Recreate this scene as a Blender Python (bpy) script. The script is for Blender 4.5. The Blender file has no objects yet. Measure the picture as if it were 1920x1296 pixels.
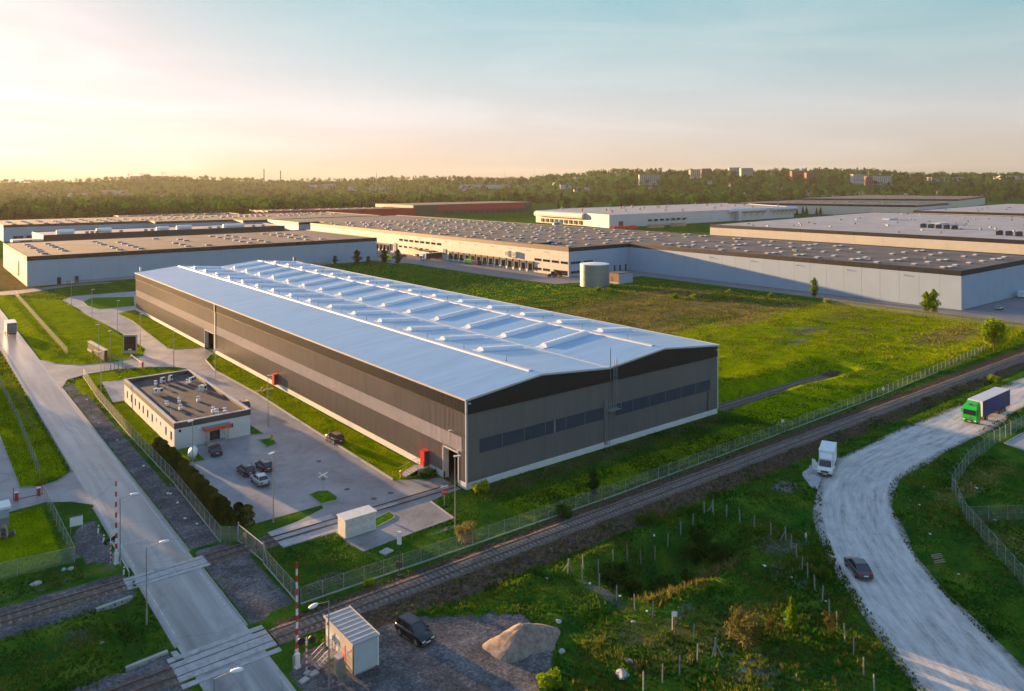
import bpy, bmesh, math, random
import numpy as np
from mathutils import Vector, Matrix
from mathutils.geometry import tessellate_polygon

SC = bpy.context.scene
COL = SC.collection
R = math.radians
RNG = np.random.default_rng(7)
random.seed(7)

# ---------------------------------------------------------------- camera (world axes follow the site grid: +y along the long halls)
CAM = Vector((-65.77, -94.43, 46.0))
TH = R(38.32)
FPX, CYPX, ROLL = 1445.0, 340.0, 0.0039
cd = bpy.data.cameras.new('camera')
cam = bpy.data.objects.new('camera', cd); COL.objects.link(cam)
cam.location = CAM
cam.rotation_euler = (Matrix.Rotation(-TH, 4, 'Z') @ Matrix.Rotation(R(90), 4, 'X') @ Matrix.Rotation(-ROLL, 4, 'Z')).to_euler()
cd.sensor_width = 36.0; cd.sensor_fit = 'HORIZONTAL'
cd.lens = 36.0 * FPX / 1920.0
cd.shift_y = -(648.0 - CYPX) / 1920.0
cd.clip_start = 1.0; cd.clip_end = 30000.0
SC.camera = cam

# ---------------------------------------------------------------- sky and sun
SUN_EL, SUN_AZ = 5.9, 10.5          # azimuth: degrees from +y towards -x
S = Vector((-math.sin(R(SUN_AZ)) * math.cos(R(SUN_EL)), math.cos(R(SUN_AZ)) * math.cos(R(SUN_EL)), math.sin(R(SUN_EL))))
world = bpy.data.worlds.new('World'); SC.world = world
world.use_nodes = True
wt = world.node_tree; wt.nodes.clear()
def wn(t, **k):
    n = wt.nodes.new(t)
    for a, b in k.items(): setattr(n, a, b)
    return n
sky = wn('ShaderNodeTexSky', sky_type='NISHITA', sun_disc=False)
sky.sun_elevation = R(SUN_EL); sky.sun_rotation = R(-SUN_AZ)
sky.altitude = 250; sky.air_density = 1.4; sky.dust_density = .5; sky.ozone_density = 6.0
tc = wn('ShaderNodeTexCoord')
mp = wn('ShaderNodeMapping'); mp.inputs['Scale'].default_value = (1.0, 1.0, 7.0); mp.inputs['Rotation'].default_value = (0.0, 0.12, 0.5)
nz = wn('ShaderNodeTexNoise'); nz.inputs['Scale'].default_value = 2.6; nz.inputs['Detail'].default_value = 7; nz.inputs['Roughness'].default_value = .55; nz.inputs['Distortion'].default_value = .8
rp = wn('ShaderNodeValToRGB'); rp.color_ramp.elements[0].position = .42; rp.color_ramp.elements[1].position = .8
rp.color_ramp.elements[1].color = (.5, .5, .5, 1)
tint = wn('ShaderNodeMixRGB', blend_type='MULTIPLY'); tint.inputs['Fac'].default_value = 1; 
sepz = wn('ShaderNodeSeparateXYZ'); ab = wn('ShaderNodeMath', operation='ABSOLUTE'); ex_ = wn('ShaderNodeMath', operation='MULTIPLY'); ex_.inputs[1].default_value = -8.0; ep = wn('ShaderNodeMath', operation='EXPONENT')
hzc = wn('ShaderNodeMixRGB'); hzc.inputs['Color1'].default_value = (2.55, 1.19, .72, 1); hzc.inputs['Color2'].default_value = (.69, .88, 1.27, 1)      # evening white balance: rosy low over the horizon, teal above, the same all round
wt.links.new(tc.outputs['Generated'], sepz.inputs[0]); wt.links.new(sepz.outputs['Z'], ab.inputs[0]); wt.links.new(ab.outputs[0], ex_.inputs[0]); wt.links.new(ex_.outputs[0], ep.inputs[0]); wt.links.new(ep.outputs[0], hzc.inputs['Fac']); wt.links.new(hzc.outputs['Color'], tint.inputs['Color2'])
hsv = wn('ShaderNodeHueSaturation'); hsv.inputs['Saturation'].default_value = .3; hsv.inputs['Value'].default_value = 1.25
mx = wn('ShaderNodeMixRGB'); bg = wn('ShaderNodeBackground'); wo = wn('ShaderNodeOutputWorld')
L = wt.links.new
L(tc.outputs['Generated'], mp.inputs['Vector']); L(mp.outputs['Vector'], nz.inputs['Vector']); L(nz.outputs['Fac'], rp.inputs['Fac'])
gam = wn('ShaderNodeGamma'); gam.inputs['Gamma'].default_value = .42        # evening veil: softens the glow around the sun
L(sky.outputs['Color'], gam.inputs['Color']); sat = wn('ShaderNodeHueSaturation'); sat.inputs['Saturation'].default_value = 1.5; L(gam.outputs['Color'], sat.inputs['Color']); L(sat.outputs['Color'], tint.inputs['Color1']); L(tint.outputs['Color'], hsv.inputs['Color']); L(rp.outputs['Color'], mx.inputs['Fac']); L(tint.outputs['Color'], mx.inputs['Color1']); L(hsv.outputs['Color'], mx.inputs['Color2'])
zf = wn('ShaderNodeMapRange', interpolation_type='SMOOTHSTEP'); zf.inputs['From Min'].default_value = .15; zf.inputs['From Max'].default_value = .6; L(ab.outputs[0], zf.inputs['Value'])
zen = wn('ShaderNodeMixRGB'); zen.inputs['Color2'].default_value = (.50, .80, 1.36, 1)          # clear blue overhead
L(zf.outputs['Result'], zen.inputs['Fac']); L(mx.outputs['Color'], zen.inputs['Color1']); L(zen.outputs['Color'], bg.inputs['Color']); L(bg.outputs['Background'], wo.inputs['Surface'])
bg.inputs['Strength'].default_value = 0.15
sl = bpy.data.lights.new('sun', 'SUN'); sl.energy = 5.0; sl.angle = R(0.6); sl.color = (1.0, .59, .26)
so = bpy.data.objects.new('sun', sl); COL.objects.link(so)
so.rotation_euler = S.to_track_quat('Z', 'Y').to_euler(); so.location = (-60, 160, 90)
SC.view_settings.view_transform = 'Standard'; SC.view_settings.look = 'None'
SC.view_settings.exposure = 1.93; SC.view_settings.gamma = 1.0; SC.view_settings.use_curve_mapping = False
SC.render.engine = 'CYCLES'
SC.cycles.use_denoising = True; SC.cycles.use_adaptive_sampling = True; SC.cycles.adaptive_threshold = .02
SC.cycles.max_bounces = 6; SC.cycles.transparent_max_bounces = 24; SC.cycles.volume_bounces = 0; SC.cycles.caustics_reflective = False; SC.cycles.caustics_refractive = False

# ---------------------------------------------------------------- helpers
def grid(X, D):
    """right / depth of the camera -> site x, y"""
    c, s = math.cos(TH), math.sin(TH)
    return CAM.x + X * c + D * s, CAM.y - X * s + D * c
def tag(o, label=None, cat=None, group=None, kind=None):
    if label: o['label'] = label
    if cat: o['category'] = cat
    if group: o['group'] = group
    if kind: o['kind'] = kind
    return o
def empty(name, loc=(0, 0, 0), rz=0.0, label=None, cat=None, group=None, kind=None):
    o = bpy.data.objects.new(name, None); COL.objects.link(o)
    o.empty_display_size = .3
    o.location = loc; o.rotation_euler = (0, 0, rz)
    return tag(o, label, cat, group, kind)
def link(name, me, parent=None, loc=(0, 0, 0), rz=0.0, sc=None):
    o = bpy.data.objects.new(name, me); COL.objects.link(o)
    o.location = loc; o.rotation_euler = (0, 0, rz)
    if sc is not None: o.scale = sc if hasattr(sc, '__len__') else (sc, sc, sc)
    if parent is not None: o.parent = parent
    return o
def copy_tree(o, parent=None):
    c = o.copy(); COL.objects.link(c)
    if parent is not None: c.parent = parent
    for ch in list(o.children): copy_tree(ch, c)
    return c
class MB:
    def __init__(s): s.v = []; s.f = []; s.m = []; s.k = 0
    def mat(s, k): s.k = k; return s
    def add(s, vs, fs):
        n = len(s.v); s.v += [tuple(p) for p in vs]
        s.f += [tuple(n + i for i in f) for f in fs]; s.m += [s.k] * len(fs); return s
    def box(s, x0, y0, z0, x1, y1, z1):
        return s.add([(x0, y0, z0), (x1, y0, z0), (x1, y1, z0), (x0, y1, z0), (x0, y0, z1), (x1, y0, z1), (x1, y1, z1), (x0, y1, z1)],
                     [(3, 2, 1, 0), (4, 5, 6, 7), (0, 1, 5, 4), (1, 2, 6, 5), (2, 3, 7, 6), (3, 0, 4, 7)])
    def cbox(s, cx, cy, cz, sx, sy, sz): return s.box(cx - sx / 2, cy - sy / 2, cz - sz / 2, cx + sx / 2, cy + sy / 2, cz + sz / 2)
    def prism(s, poly, z0, z1):
        n = len(poly); A = sum(poly[i][0] * poly[(i + 1) % n][1] - poly[(i + 1) % n][0] * poly[i][1] for i in range(n))
        if A < 0: poly = poly[::-1]
        vs = [(x, y, z0) for x, y in poly] + [(x, y, z1) for x, y in poly]
        return s.add(vs, [tuple(range(n - 1, -1, -1)), tuple(range(n, 2 * n))] + [(i, (i + 1) % n, n + (i + 1) % n, n + i) for i in range(n)])
    def xprism(s, prof, x0, x1):
        """profile in (y,z) extruded along x"""
        n = len(prof); A = sum(prof[i][0] * prof[(i + 1) % n][1] - prof[(i + 1) % n][0] * prof[i][1] for i in range(n))
        if A < 0: prof = prof[::-1]
        vs = [(x0, a, b) for a, b in prof] + [(x1, a, b) for a, b in prof]
        return s.add(vs, [tuple(range(n - 1, -1, -1)), tuple(range(n, 2 * n))] + [(i, (i + 1) % n, n + (i + 1) % n, n + i) for i in range(n)])
    def yprism(s, prof, y0, y1):
        """profile in (x,z) extruded along y"""
        n = len(prof); A = sum(prof[i][0] * prof[(i + 1) % n][1] - prof[(i + 1) % n][0] * prof[i][1] for i in range(n))
        if A > 0: prof = prof[::-1]
        vs = [(a, y0, b) for a, b in prof] + [(a, y1, b) for a, b in prof]
        return s.add(vs, [tuple(range(n - 1, -1, -1)), tuple(range(n, 2 * n))] + [(i, (i + 1) % n, n + (i + 1) % n, n + i) for i in range(n)])
    def tube(s, p, q, r, n=6, r2=None):
        p = Vector(p); q = Vector(q); d = (q - p)
        if d.length < 1e-6: return s
        d.normalize(); a = d.orthogonal().normalized(); b = d.cross(a); r2 = r if r2 is None else r2
        vs = []
        for c, rr in ((p, r), (q, r2)):
            for i in range(n):
                t = 2 * math.pi * i / n; vs.append(c + a * (rr * math.cos(t)) + b * (rr * math.sin(t)))
        return s.add(vs, [tuple(range(n - 1, -1, -1)), tuple(range(n, 2 * n))] + [(i, (i + 1) % n, n + (i + 1) % n, n + i) for i in range(n)])
    def path(s, pts, r, n=6):
        for a, b in zip(pts[:-1], pts[1:]): s.tube(a, b, r, n)
        return s
    def cyl(s, x, y, z0, z1, r, n=12, r2=None): return s.tube((x, y, z0), (x, y, z1), r, n, r2)
    def lathe(s, prof, n=16, cx=0, cy=0):
        vs = []; fs = []; m = len(prof)
        for i in range(n):
            t = 2 * math.pi * i / n
            for r, z in prof: vs.append((cx + r * math.cos(t), cy + r * math.sin(t), z))
        for i in range(n):
            for j in range(m - 1):
                a = i * m + j; b = ((i + 1) % n) * m + j; fs.append((a, b, b + 1, a + 1))
        return s.add(vs, fs)
    def mesh(s, name, mats, smooth=False):
        me = bpy.data.meshes.new(name); me.from_pydata(s.v, [], s.f)
        for m in (mats if isinstance(mats, (list, tuple)) else [mats]): me.materials.append(m)
        if max(s.m, default=0) > 0: me.polygons.foreach_set('material_index', s.m)
        if smooth: me.polygons.foreach_set('use_smooth', [True] * len(s.f))
        me.update(); return me
    def build(s, name, mats, parent=None, loc=(0, 0, 0), rz=0.0, smooth=False):
        return link(name, s.mesh(name, mats, smooth), parent, loc, rz)
def npmesh(name, V, F, mats):
    """V (n,3), F (m,k) numpy arrays -> mesh"""
    me = bpy.data.meshes.new(name); k = F.shape[1]
    me.vertices.add(len(V)); me.vertices.foreach_set('co', np.ascontiguousarray(V, dtype=np.float32).ravel())
    me.loops.add(F.size); me.loops.foreach_set('vertex_index', np.ascontiguousarray(F, dtype=np.int32).ravel())
    me.polygons.add(len(F)); me.polygons.foreach_set('loop_start', np.arange(0, F.size, k, dtype=np.int32))
    me.polygons.foreach_set('loop_total', np.full(len(F), k, dtype=np.int32))
    for m in (mats if isinstance(mats, (list, tuple)) else [mats]): me.materials.append(m)
    me.update(calc_edges=True); me.validate(); return me

# ---------------------------------------------------------------- materials
MAT = {}
def nodes(m):
    m.use_nodes = True; return m.node_tree.nodes, m.node_tree.links.new, m.node_tree.nodes['Principled BSDF']
def pm(name, col, rough=.75, var=.12, scale=1.0, metal=0.0, col2=None, bump=0.0, bscale=None, stretch=(1, 1, 1), spec=.4, alpha=None, detail=5, coat=0.0):
    """principled material, colour varied by noise over world position"""
    m = bpy.data.materials.new(name); N, Lk, P = nodes(m)
    P.inputs['Roughness'].default_value = rough; P.inputs['Metallic'].default_value = metal
    P.inputs['Specular IOR Level'].default_value = spec; P.inputs['Coat Weight'].default_value = coat
    g = N.new('ShaderNodeNewGeometry'); mpn = N.new('ShaderNodeMapping'); mpn.inputs['Scale'].default_value = stretch
    n = N.new('ShaderNodeTexNoise'); n.inputs['Scale'].default_value = scale; n.inputs['Detail'].default_value = detail; n.inputs['Roughness'].default_value = .6
    Lk(g.outputs['Position'], mpn.inputs['Vector']); Lk(mpn.outputs['Vector'], n.inputs['Vector'])
    rmp = N.new('ShaderNodeValToRGB'); c = Vector(col[:3]); d = Vector(col2[:3]) if col2 else c
    a = c * (1 - var); b = d * (1 + var)
    rmp.color_ramp.elements[0].position = .32; rmp.color_ramp.elements[0].color = (*a, 1)
    rmp.color_ramp.elements[1].position = .68; rmp.color_ramp.elements[1].color = (*b, 1)
    Lk(n.outputs['Fac'], rmp.inputs['Fac']); Lk(rmp.outputs['Color'], P.inputs['Base Color'])
    if bump:
        n2 = N.new('ShaderNodeTexNoise'); n2.inputs['Scale'].default_value = bscale or scale * 4; n2.inputs['Detail'].default_value = 4
        Lk(mpn.outputs['Vector'], n2.inputs['Vector'])
        bp = N.new('ShaderNodeBump'); bp.inputs['Strength'].default_value = min(1, bump); bp.inputs['Distance'].default_value = .05
        Lk(n2.outputs['Fac'], bp.inputs['Height']); Lk(bp.outputs['Normal'], P.inputs['Normal'])
    if alpha is not None: P.inputs['Alpha'].default_value = alpha
    MAT[name] = m; return m
def leafmat(name, c1, c2, c3, scale=.12, trans=.35):
    m = bpy.data.materials.new(name); N, Lk, P = nodes(m)
    g = N.new('ShaderNodeNewGeometry'); oi = N.new('ShaderNodeObjectInfo')
    n = N.new('ShaderNodeTexNoise'); n.inputs['Scale'].default_value = scale; n.inputs['Detail'].default_value = 3
    n2 = N.new('ShaderNodeTexNoise'); n2.inputs['Scale'].default_value = 3.1; n2.inputs['Detail'].default_value = 2
    Lk(g.outputs['Position'], n.inputs['Vector']); Lk(g.outputs['Position'], n2.inputs['Vector'])
    ad = N.new('ShaderNodeMath'); ad.operation = 'MULTIPLY_ADD'; ad.inputs[1].default_value = .45; Lk(n2.outputs['Fac'], ad.inputs[0]); Lk(n.outputs['Fac'], ad.inputs[2])
    ad2 = N.new('ShaderNodeMath'); ad2.operation = 'MULTIPLY_ADD'; ad2.inputs[1].default_value = .3; Lk(oi.outputs['Random'], ad2.inputs[0]); Lk(ad.outputs[0], ad2.inputs[2])
    rmp = N.new('ShaderNodeValToRGB'); e = rmp.color_ramp.elements
    e[0].position = .62; e[0].color = (*c1, 1); e[1].position = 1.05; e[1].color = (*c3, 1); x = e.new(.85); x.color = (*c2, 1)
    Lk(ad2.outputs[0], rmp.inputs['Fac']); Lk(rmp.outputs['Color'], P.inputs['Base Color'])
    P.inputs['Roughness'].default_value = .75; P.inputs['Specular IOR Level'].default_value = 0
    t = N.new('ShaderNodeBsdfTranslucent'); Lk(rmp.outputs['Color'], t.inputs['Color'])
    ms = N.new('ShaderNodeMixShader'); ms.inputs['Fac'].default_value = trans
    Lk(P.outputs['BSDF'], ms.inputs[1]); Lk(t.outputs['BSDF'], ms.inputs[2]); Lk(ms.outputs['Shader'], N['Material Output'].inputs['Surface'])
    MAT[name] = m; return m
def meshmat(name, col, dens):
    """woven wire: thin metal with the open share see-through"""
    m = bpy.data.materials.new(name); N, Lk, P = nodes(m)
    P.inputs['Base Color'].default_value = (*col, 1); P.inputs['Roughness'].default_value = .5; P.inputs['Metallic'].default_value = .3
    t = N.new('ShaderNodeBsdfTransparent'); ms = N.new('ShaderNodeMixShader'); ms.inputs['Fac'].default_value = dens
    Lk(t.outputs['BSDF'], ms.inputs[1]); Lk(P.outputs['BSDF'], ms.inputs[2]); Lk(ms.outputs['Shader'], N['Material Output'].inputs['Surface'])
    MAT[name] = m; return m

M_asph = pm('asphalt_road', (.19, .18, .17), .3, .2, .5, stretch=(1, .05, 1), bump=.12, bscale=14, spec=.6, col2=(.32, .3, .28))
M_lot = pm('lot_paving', (.21, .21, .215), .5, .16, .14, bump=.3, bscale=9, col2=(.29, .28, .27), detail=8)
M_lotfar = pm('far_paving', (.17, .17, .175), .7, .1, .08)
M_conc = pm('concrete', (.36, .35, .33), .85, .16, 1.2, bump=.3, bscale=9)
M_slab = pm('crossing_slab', (.40, .385, .365), .8, .2, 1.1, bump=.2, bscale=12)
M_kerb = pm('kerb_stone', (.3, .29, .275), .85, .12, 1.5)
M_paint = pm('road_paint', (.42, .42, .41), .7, .35, 2.5)
M_gravel = pm('pale_gravel', (.30, .295, .29), .9, .16, .5, bump=.9, bscale=7, col2=(.43, .425, .42), detail=8)
M_ballast = pm('ballast_stones', (.10, .074, .058), .95, .3, 3.0, bump=1, bscale=12, col2=(.17, .13, .105), detail=8)
M_dirt = pm('yard_dirt', (.10, .098, .095), .9, .25, .45, bump=.6, bscale=6, col2=(.2, .19, .18), detail=8)
M_steel = pm('rail_steel', (.17, .115, .085), .45, .2, 2, metal=.6)
M_galv = pm('galvanised', (.42, .43, .43), .45, .12, 2, metal=.6)
M_pole = pm('pole_grey', (.34, .345, .34), .5, .12, 2, metal=.4)
M_white = pm('white_paint', (.74, .74, .72), .55, .07, 1.5)
M_black = pm('black_metal', (.02, .02, .022), .5, .2, 2)
M_red = pm('red_paint', (.55, .03, .025), .45, .1, 2)
M_dgrey = pm('dark_grey', (.06, .062, .066), .6, .15, 2)
M_mgrey = pm('mid_grey', (.22, .225, .23), .6, .12, 2)
M_glass = pm('dark_glass', (.02, .024, .03), .08, .1, 1, spec=.8)
M_tyre = pm('tyre_rubber', (.02, .02, .02), .85, .2, 4)
M_rim = pm('wheel_rim', (.45, .46, .47), .3, .1, 4, metal=.8)
M_lamp = pm('lamp_lens', (.75, .75, .72), .2, .05, 4)
M_tail = pm('tail_light', (.45, .02, .02), .25, .1, 4)
M_amber = pm('amber', (.75, .33, .02), .4, .1, 4)
M_wood = pm('pale_timber', (.38, .3, .2), .85, .2, 4)
def wear(m, crack=.5, blot=.5, cs=.16, bs=.35):
    """dark tar lines along old cracks and blotches of oil and repair on a paved surface"""
    N, Lk, P = nodes(m); src = P.inputs['Base Color'].links[0].from_socket
    g = N.new('ShaderNodeNewGeometry'); wv = N.new('ShaderNodeTexNoise'); wv.inputs['Scale'].default_value = .5; wv.inputs['Detail'].default_value = 4; Lk(g.outputs['Position'], wv.inputs['Vector'])
    ad = N.new('ShaderNodeMixRGB'); ad.blend_type = 'ADD'; ad.inputs['Fac'].default_value = 1.0; Lk(g.outputs['Position'], ad.inputs['Color1']); Lk(wv.outputs['Color'], ad.inputs['Color2'])
    v = N.new('ShaderNodeTexVoronoi'); v.feature = 'DISTANCE_TO_EDGE'; v.inputs['Scale'].default_value = cs; Lk(ad.outputs['Color'], v.inputs['Vector'])
    r = N.new('ShaderNodeValToRGB'); r.color_ramp.elements[0].position = .004; r.color_ramp.elements[0].color = (1 - crack,) * 3 + (1,); r.color_ramp.elements[1].position = .014; Lk(v.outputs['Distance'], r.inputs['Fac'])
    n = N.new('ShaderNodeTexNoise'); n.inputs['Scale'].default_value = bs; n.inputs['Detail'].default_value = 7; n.inputs['Roughness'].default_value = .7; Lk(g.outputs['Position'], n.inputs['Vector'])
    r2 = N.new('ShaderNodeValToRGB'); r2.color_ramp.elements[0].position = .3; r2.color_ramp.elements[0].color = (1 - blot,) * 3 + (1,); r2.color_ramp.elements[1].position = .46; Lk(n.outputs['Fac'], r2.inputs['Fac'])
    a = N.new('ShaderNodeMixRGB'); a.blend_type = 'MULTIPLY'; a.inputs['Fac'].default_value = 1; Lk(src, a.inputs['Color1']); Lk(r.outputs['Color'], a.inputs['Color2'])
    b = N.new('ShaderNodeMixRGB'); b.blend_type = 'MULTIPLY'; b.inputs['Fac'].default_value = 1; Lk(a.outputs['Color'], b.inputs['Color1']); Lk(r2.outputs['Color'], b.inputs['Color2']); Lk(b.outputs['Color'], P.inputs['Base Color'])
wear(M_asph, .2, .3, .09, .22); wear(M_lot, .16, .35, .12, .3); wear(M_lotfar, .3, .3, .05, .1); wear(M_slab, .2, .35, .5, .9)
M_wire = meshmat('chain_link', (.35, .36, .35), .2)
M_wire2 = meshmat('chain_link_dense', (.3, .28, .24), .42)
M_wire3 = meshmat('chain_link_fine', (.32, .36, .35), .30)
M_leaf = leafmat('leaf_mixed', (.02, .06, .008), (.045, .11, .012), (.1, .16, .016))
M_leafd = leafmat('leaf_dark', (.012, .04, .008), (.025, .065, .010), (.05, .095, .014))
M_leafy = leafmat('leaf_bright', (.09, .18, .008), (.18, .27, .01), (.28, .34, .012))
M_leaft = leafmat('thuja', (.028, .048, .008), (.06, .08, .011), (.12, .125, .016), scale=.5, trans=.3)
M_leafdry = leafmat('dry_twigs', (.085, .08, .02), (.16, .15, .04), (.25, .22, .08))
M_grass = leafmat('grass_blades', (.016, .08, .008), (.045, .13, .010), (.16, .2, .02), scale=.16, trans=.4)
M_grassy = leafmat('lawn_blades', (.10, .18, 0), (.19, .26, .001), (.3, .34, .002), scale=.2, trans=.4)
M_bark = pm('bark', (.09, .07, .05), .9, .25, 3)
# ================================================================ GROUND
def pip(poly, X, Y):
    X = np.asarray(X, float); Y = np.asarray(Y, float); ins = np.zeros(X.shape, bool); n = len(poly)
    for i in range(n):
        x0, y0 = poly[i]; x1, y1 = poly[(i + 1) % n]
        if y0 == y1: continue
        c = ((y0 > Y) != (y1 > Y)) & (X < (x1 - x0) * (Y - y0) / (y1 - y0) + x0)
        ins ^= c
    return ins
def ss(a, b, x):
    t = np.clip((x - a) / (b - a), 0, 1); return t * t * (3 - 2 * t)
class VN:                                     # small value noise
    def __init__(s, seed): s.t = np.random.default_rng(seed).random((256, 256))
    def __call__(s, x, y):
        xi = np.floor(x).astype(int); yi = np.floor(y).astype(int); fx = x - xi; fy = y - yi
        fx = fx * fx * (3 - 2 * fx); fy = fy * fy * (3 - 2 * fy); t = s.t
        g = lambda i, j: t[(xi + i) % 256, (yi + j) % 256]
        return (g(0, 0) * (1 - fx) + g(1, 0) * fx) * (1 - fy) + (g(0, 1) * (1 - fx) + g(1, 1) * fx) * fy - .5
vn1, vn2, vn3 = VN(1), VN(2), VN(3)
def camframe(x, y):
    c, s = math.cos(TH), math.sin(TH); dx = x - CAM.x; dy = y - CAM.y
    return dx * c - dy * s, dx * s + dy * c
ROAD_POLY = [(-44.6, -160), (-38.0, -160), (-38.0, 460), (-44.6, 460)]
LOT_POLY = [(-38.2, 140), (-35.5, 131.8), (-30.9, 125.7), (-23, 123.9), (-15.6, 127.4), (-13.2, 136), (-13.1, 156), (-14, 182), (-17, 229), (-16.7, 252), (-12, 262), (11, 261), (40, 258),
            (40, 210), (3, 210), (-.4, 208.2), (-6.9, 205), (-6.0, 185), (-7.2, 160), (-8.3, 133.3), (-7.1, 129.6), (-.3, 127.6), (-.3, 118), (-1.9, 116), (-4.5, 111), (-6.2, 98), (-5.6, 72), (-6.3, 40.6), (-6.7, 10.1),
            (-3.2, 8.0), (-.4, 6.4), (-.4, .9), (-3.4, .6), (-6.4, -.2), (-6.9, -6.9), (-13.1, -7.1), (-21.0, -7.7), (-21.5, -4.9), (-21.4, -.6), (-28.4, -.5), (-28.4, 5.0), (-24, 5.6), (-19.4, 7.4), (-19.2, 8.5), (-29.9, 8.6),
            (-29.9, 45.6), (-16.2, 45.6), (-16.2, 102), (-11, 104.6), (-13, 108.5), (-17.8, 112.4), (-24.7, 115.2), (-31.3, 114.3), (-35.9, 111.2), (-38.2, 104)]
BACKLOT = [(-31.4, 84.1), (-25.3, 84.1), (-16.2, 84.1), (-16.2, 100), (-25.3, 102.5), (-29.9, 104.4)]
LEFT_LOT = [(-95, -5), (-95, 130), (-52.1, 118), (-52.1, 43), (-49.7, 41.4), (-47.2, 42.3), (-44.6, 45.7), (-44.6, 29.2), (-46.9, 32.4), (-49.9, 34.5), (-55.2, 33.7), (-66, 33.5), (-66, -5)]
gl = [(-22, -94), (-6, -75.5), (5.9, -62.7), (9.6, -59.1), (15.1, -53.1), (18.7, -49.4), (26, -42.5), (32.6, -38.4), (39, -34.4), (46, -30.6), (52, -28.6), (61, -28.9), (72.8, -29.2), (101.9, -28.4), (136.9, -28.3), (300, -27)]
gr = [(-9, -99), (3, -83), (16, -67.7), (18.8, -64.3), (22.7, -59.2), (28.8, -52.3), (34.1, -47.7), (39.4, -43.8), (45.5, -40.4), (52.9, -37.8), (60, -37), (65.7, -36.6), (83.4, -35.8), (113, -36.1), (150, -36.2), (300, -36)]
GRAVEL_POLY = gl + gr[::-1]
VANPAD = [(39.5, -34.5), (41.5, -31), (44.0, -28.2), (48.6, -26.4), (53, -26.8), (58, -28.6), (52, -31), (44, -33)]
DIRT_YARD = [(-37.6, -44), (-37.2, -24.5), (-34.8, -22.6), (-30.2, -22.4), (-24, -23.5), (-19, -27.5), (-14.5, -30.5), (-14.0, -36), (-17.5, -39.5), (-22, -41.5), (-25, -46), (-30, -60), (-37.6, -60)]
DIRT_ROADSIDE = [(-37.9, 6.5), (-33.2, 6.8), (-34.4, 40), (-34.6, 80), (-35.2, 104), (-37.9, 108)]
DIRT_X1 = [(-37.9, -14.6), (-32.6, -13.5), (-32.4, -2), (-33.8, 6), (-37.9, 6)]
DIRT_X2 = [(-49.3, 12.5), (-45.2, 6.5), (-45.2, 25), (-48.2, 20.5)]
APRON = [(150, 287), (157.5, 283), (158.5, 206), (162.4, 163.6), (174, 160.5), (190, 160), (213.5, 158), (214.5, 30), (216.5, -40), (420, -40), (420, 19.8), (226, 19.8), (226.3, 178.8), (184.6, 178.8), (184.6, 500), (150, 500)]
W1ROAD = [(-60, 285), (-60, 297), (-26, 297), (-9, 302.5), (10, 303), (10, 299), (-8, 296), (-22, 287.5), (-37, 279)]
RPAVE = [(84.5, -42.3), (140, -42.3), (140, -60), (83.0, -46.2)]
PAVED = [ROAD_POLY, LOT_POLY, BACKLOT, LEFT_LOT, GRAVEL_POLY, VANPAD, APRON, W1ROAD, RPAVE]
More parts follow.
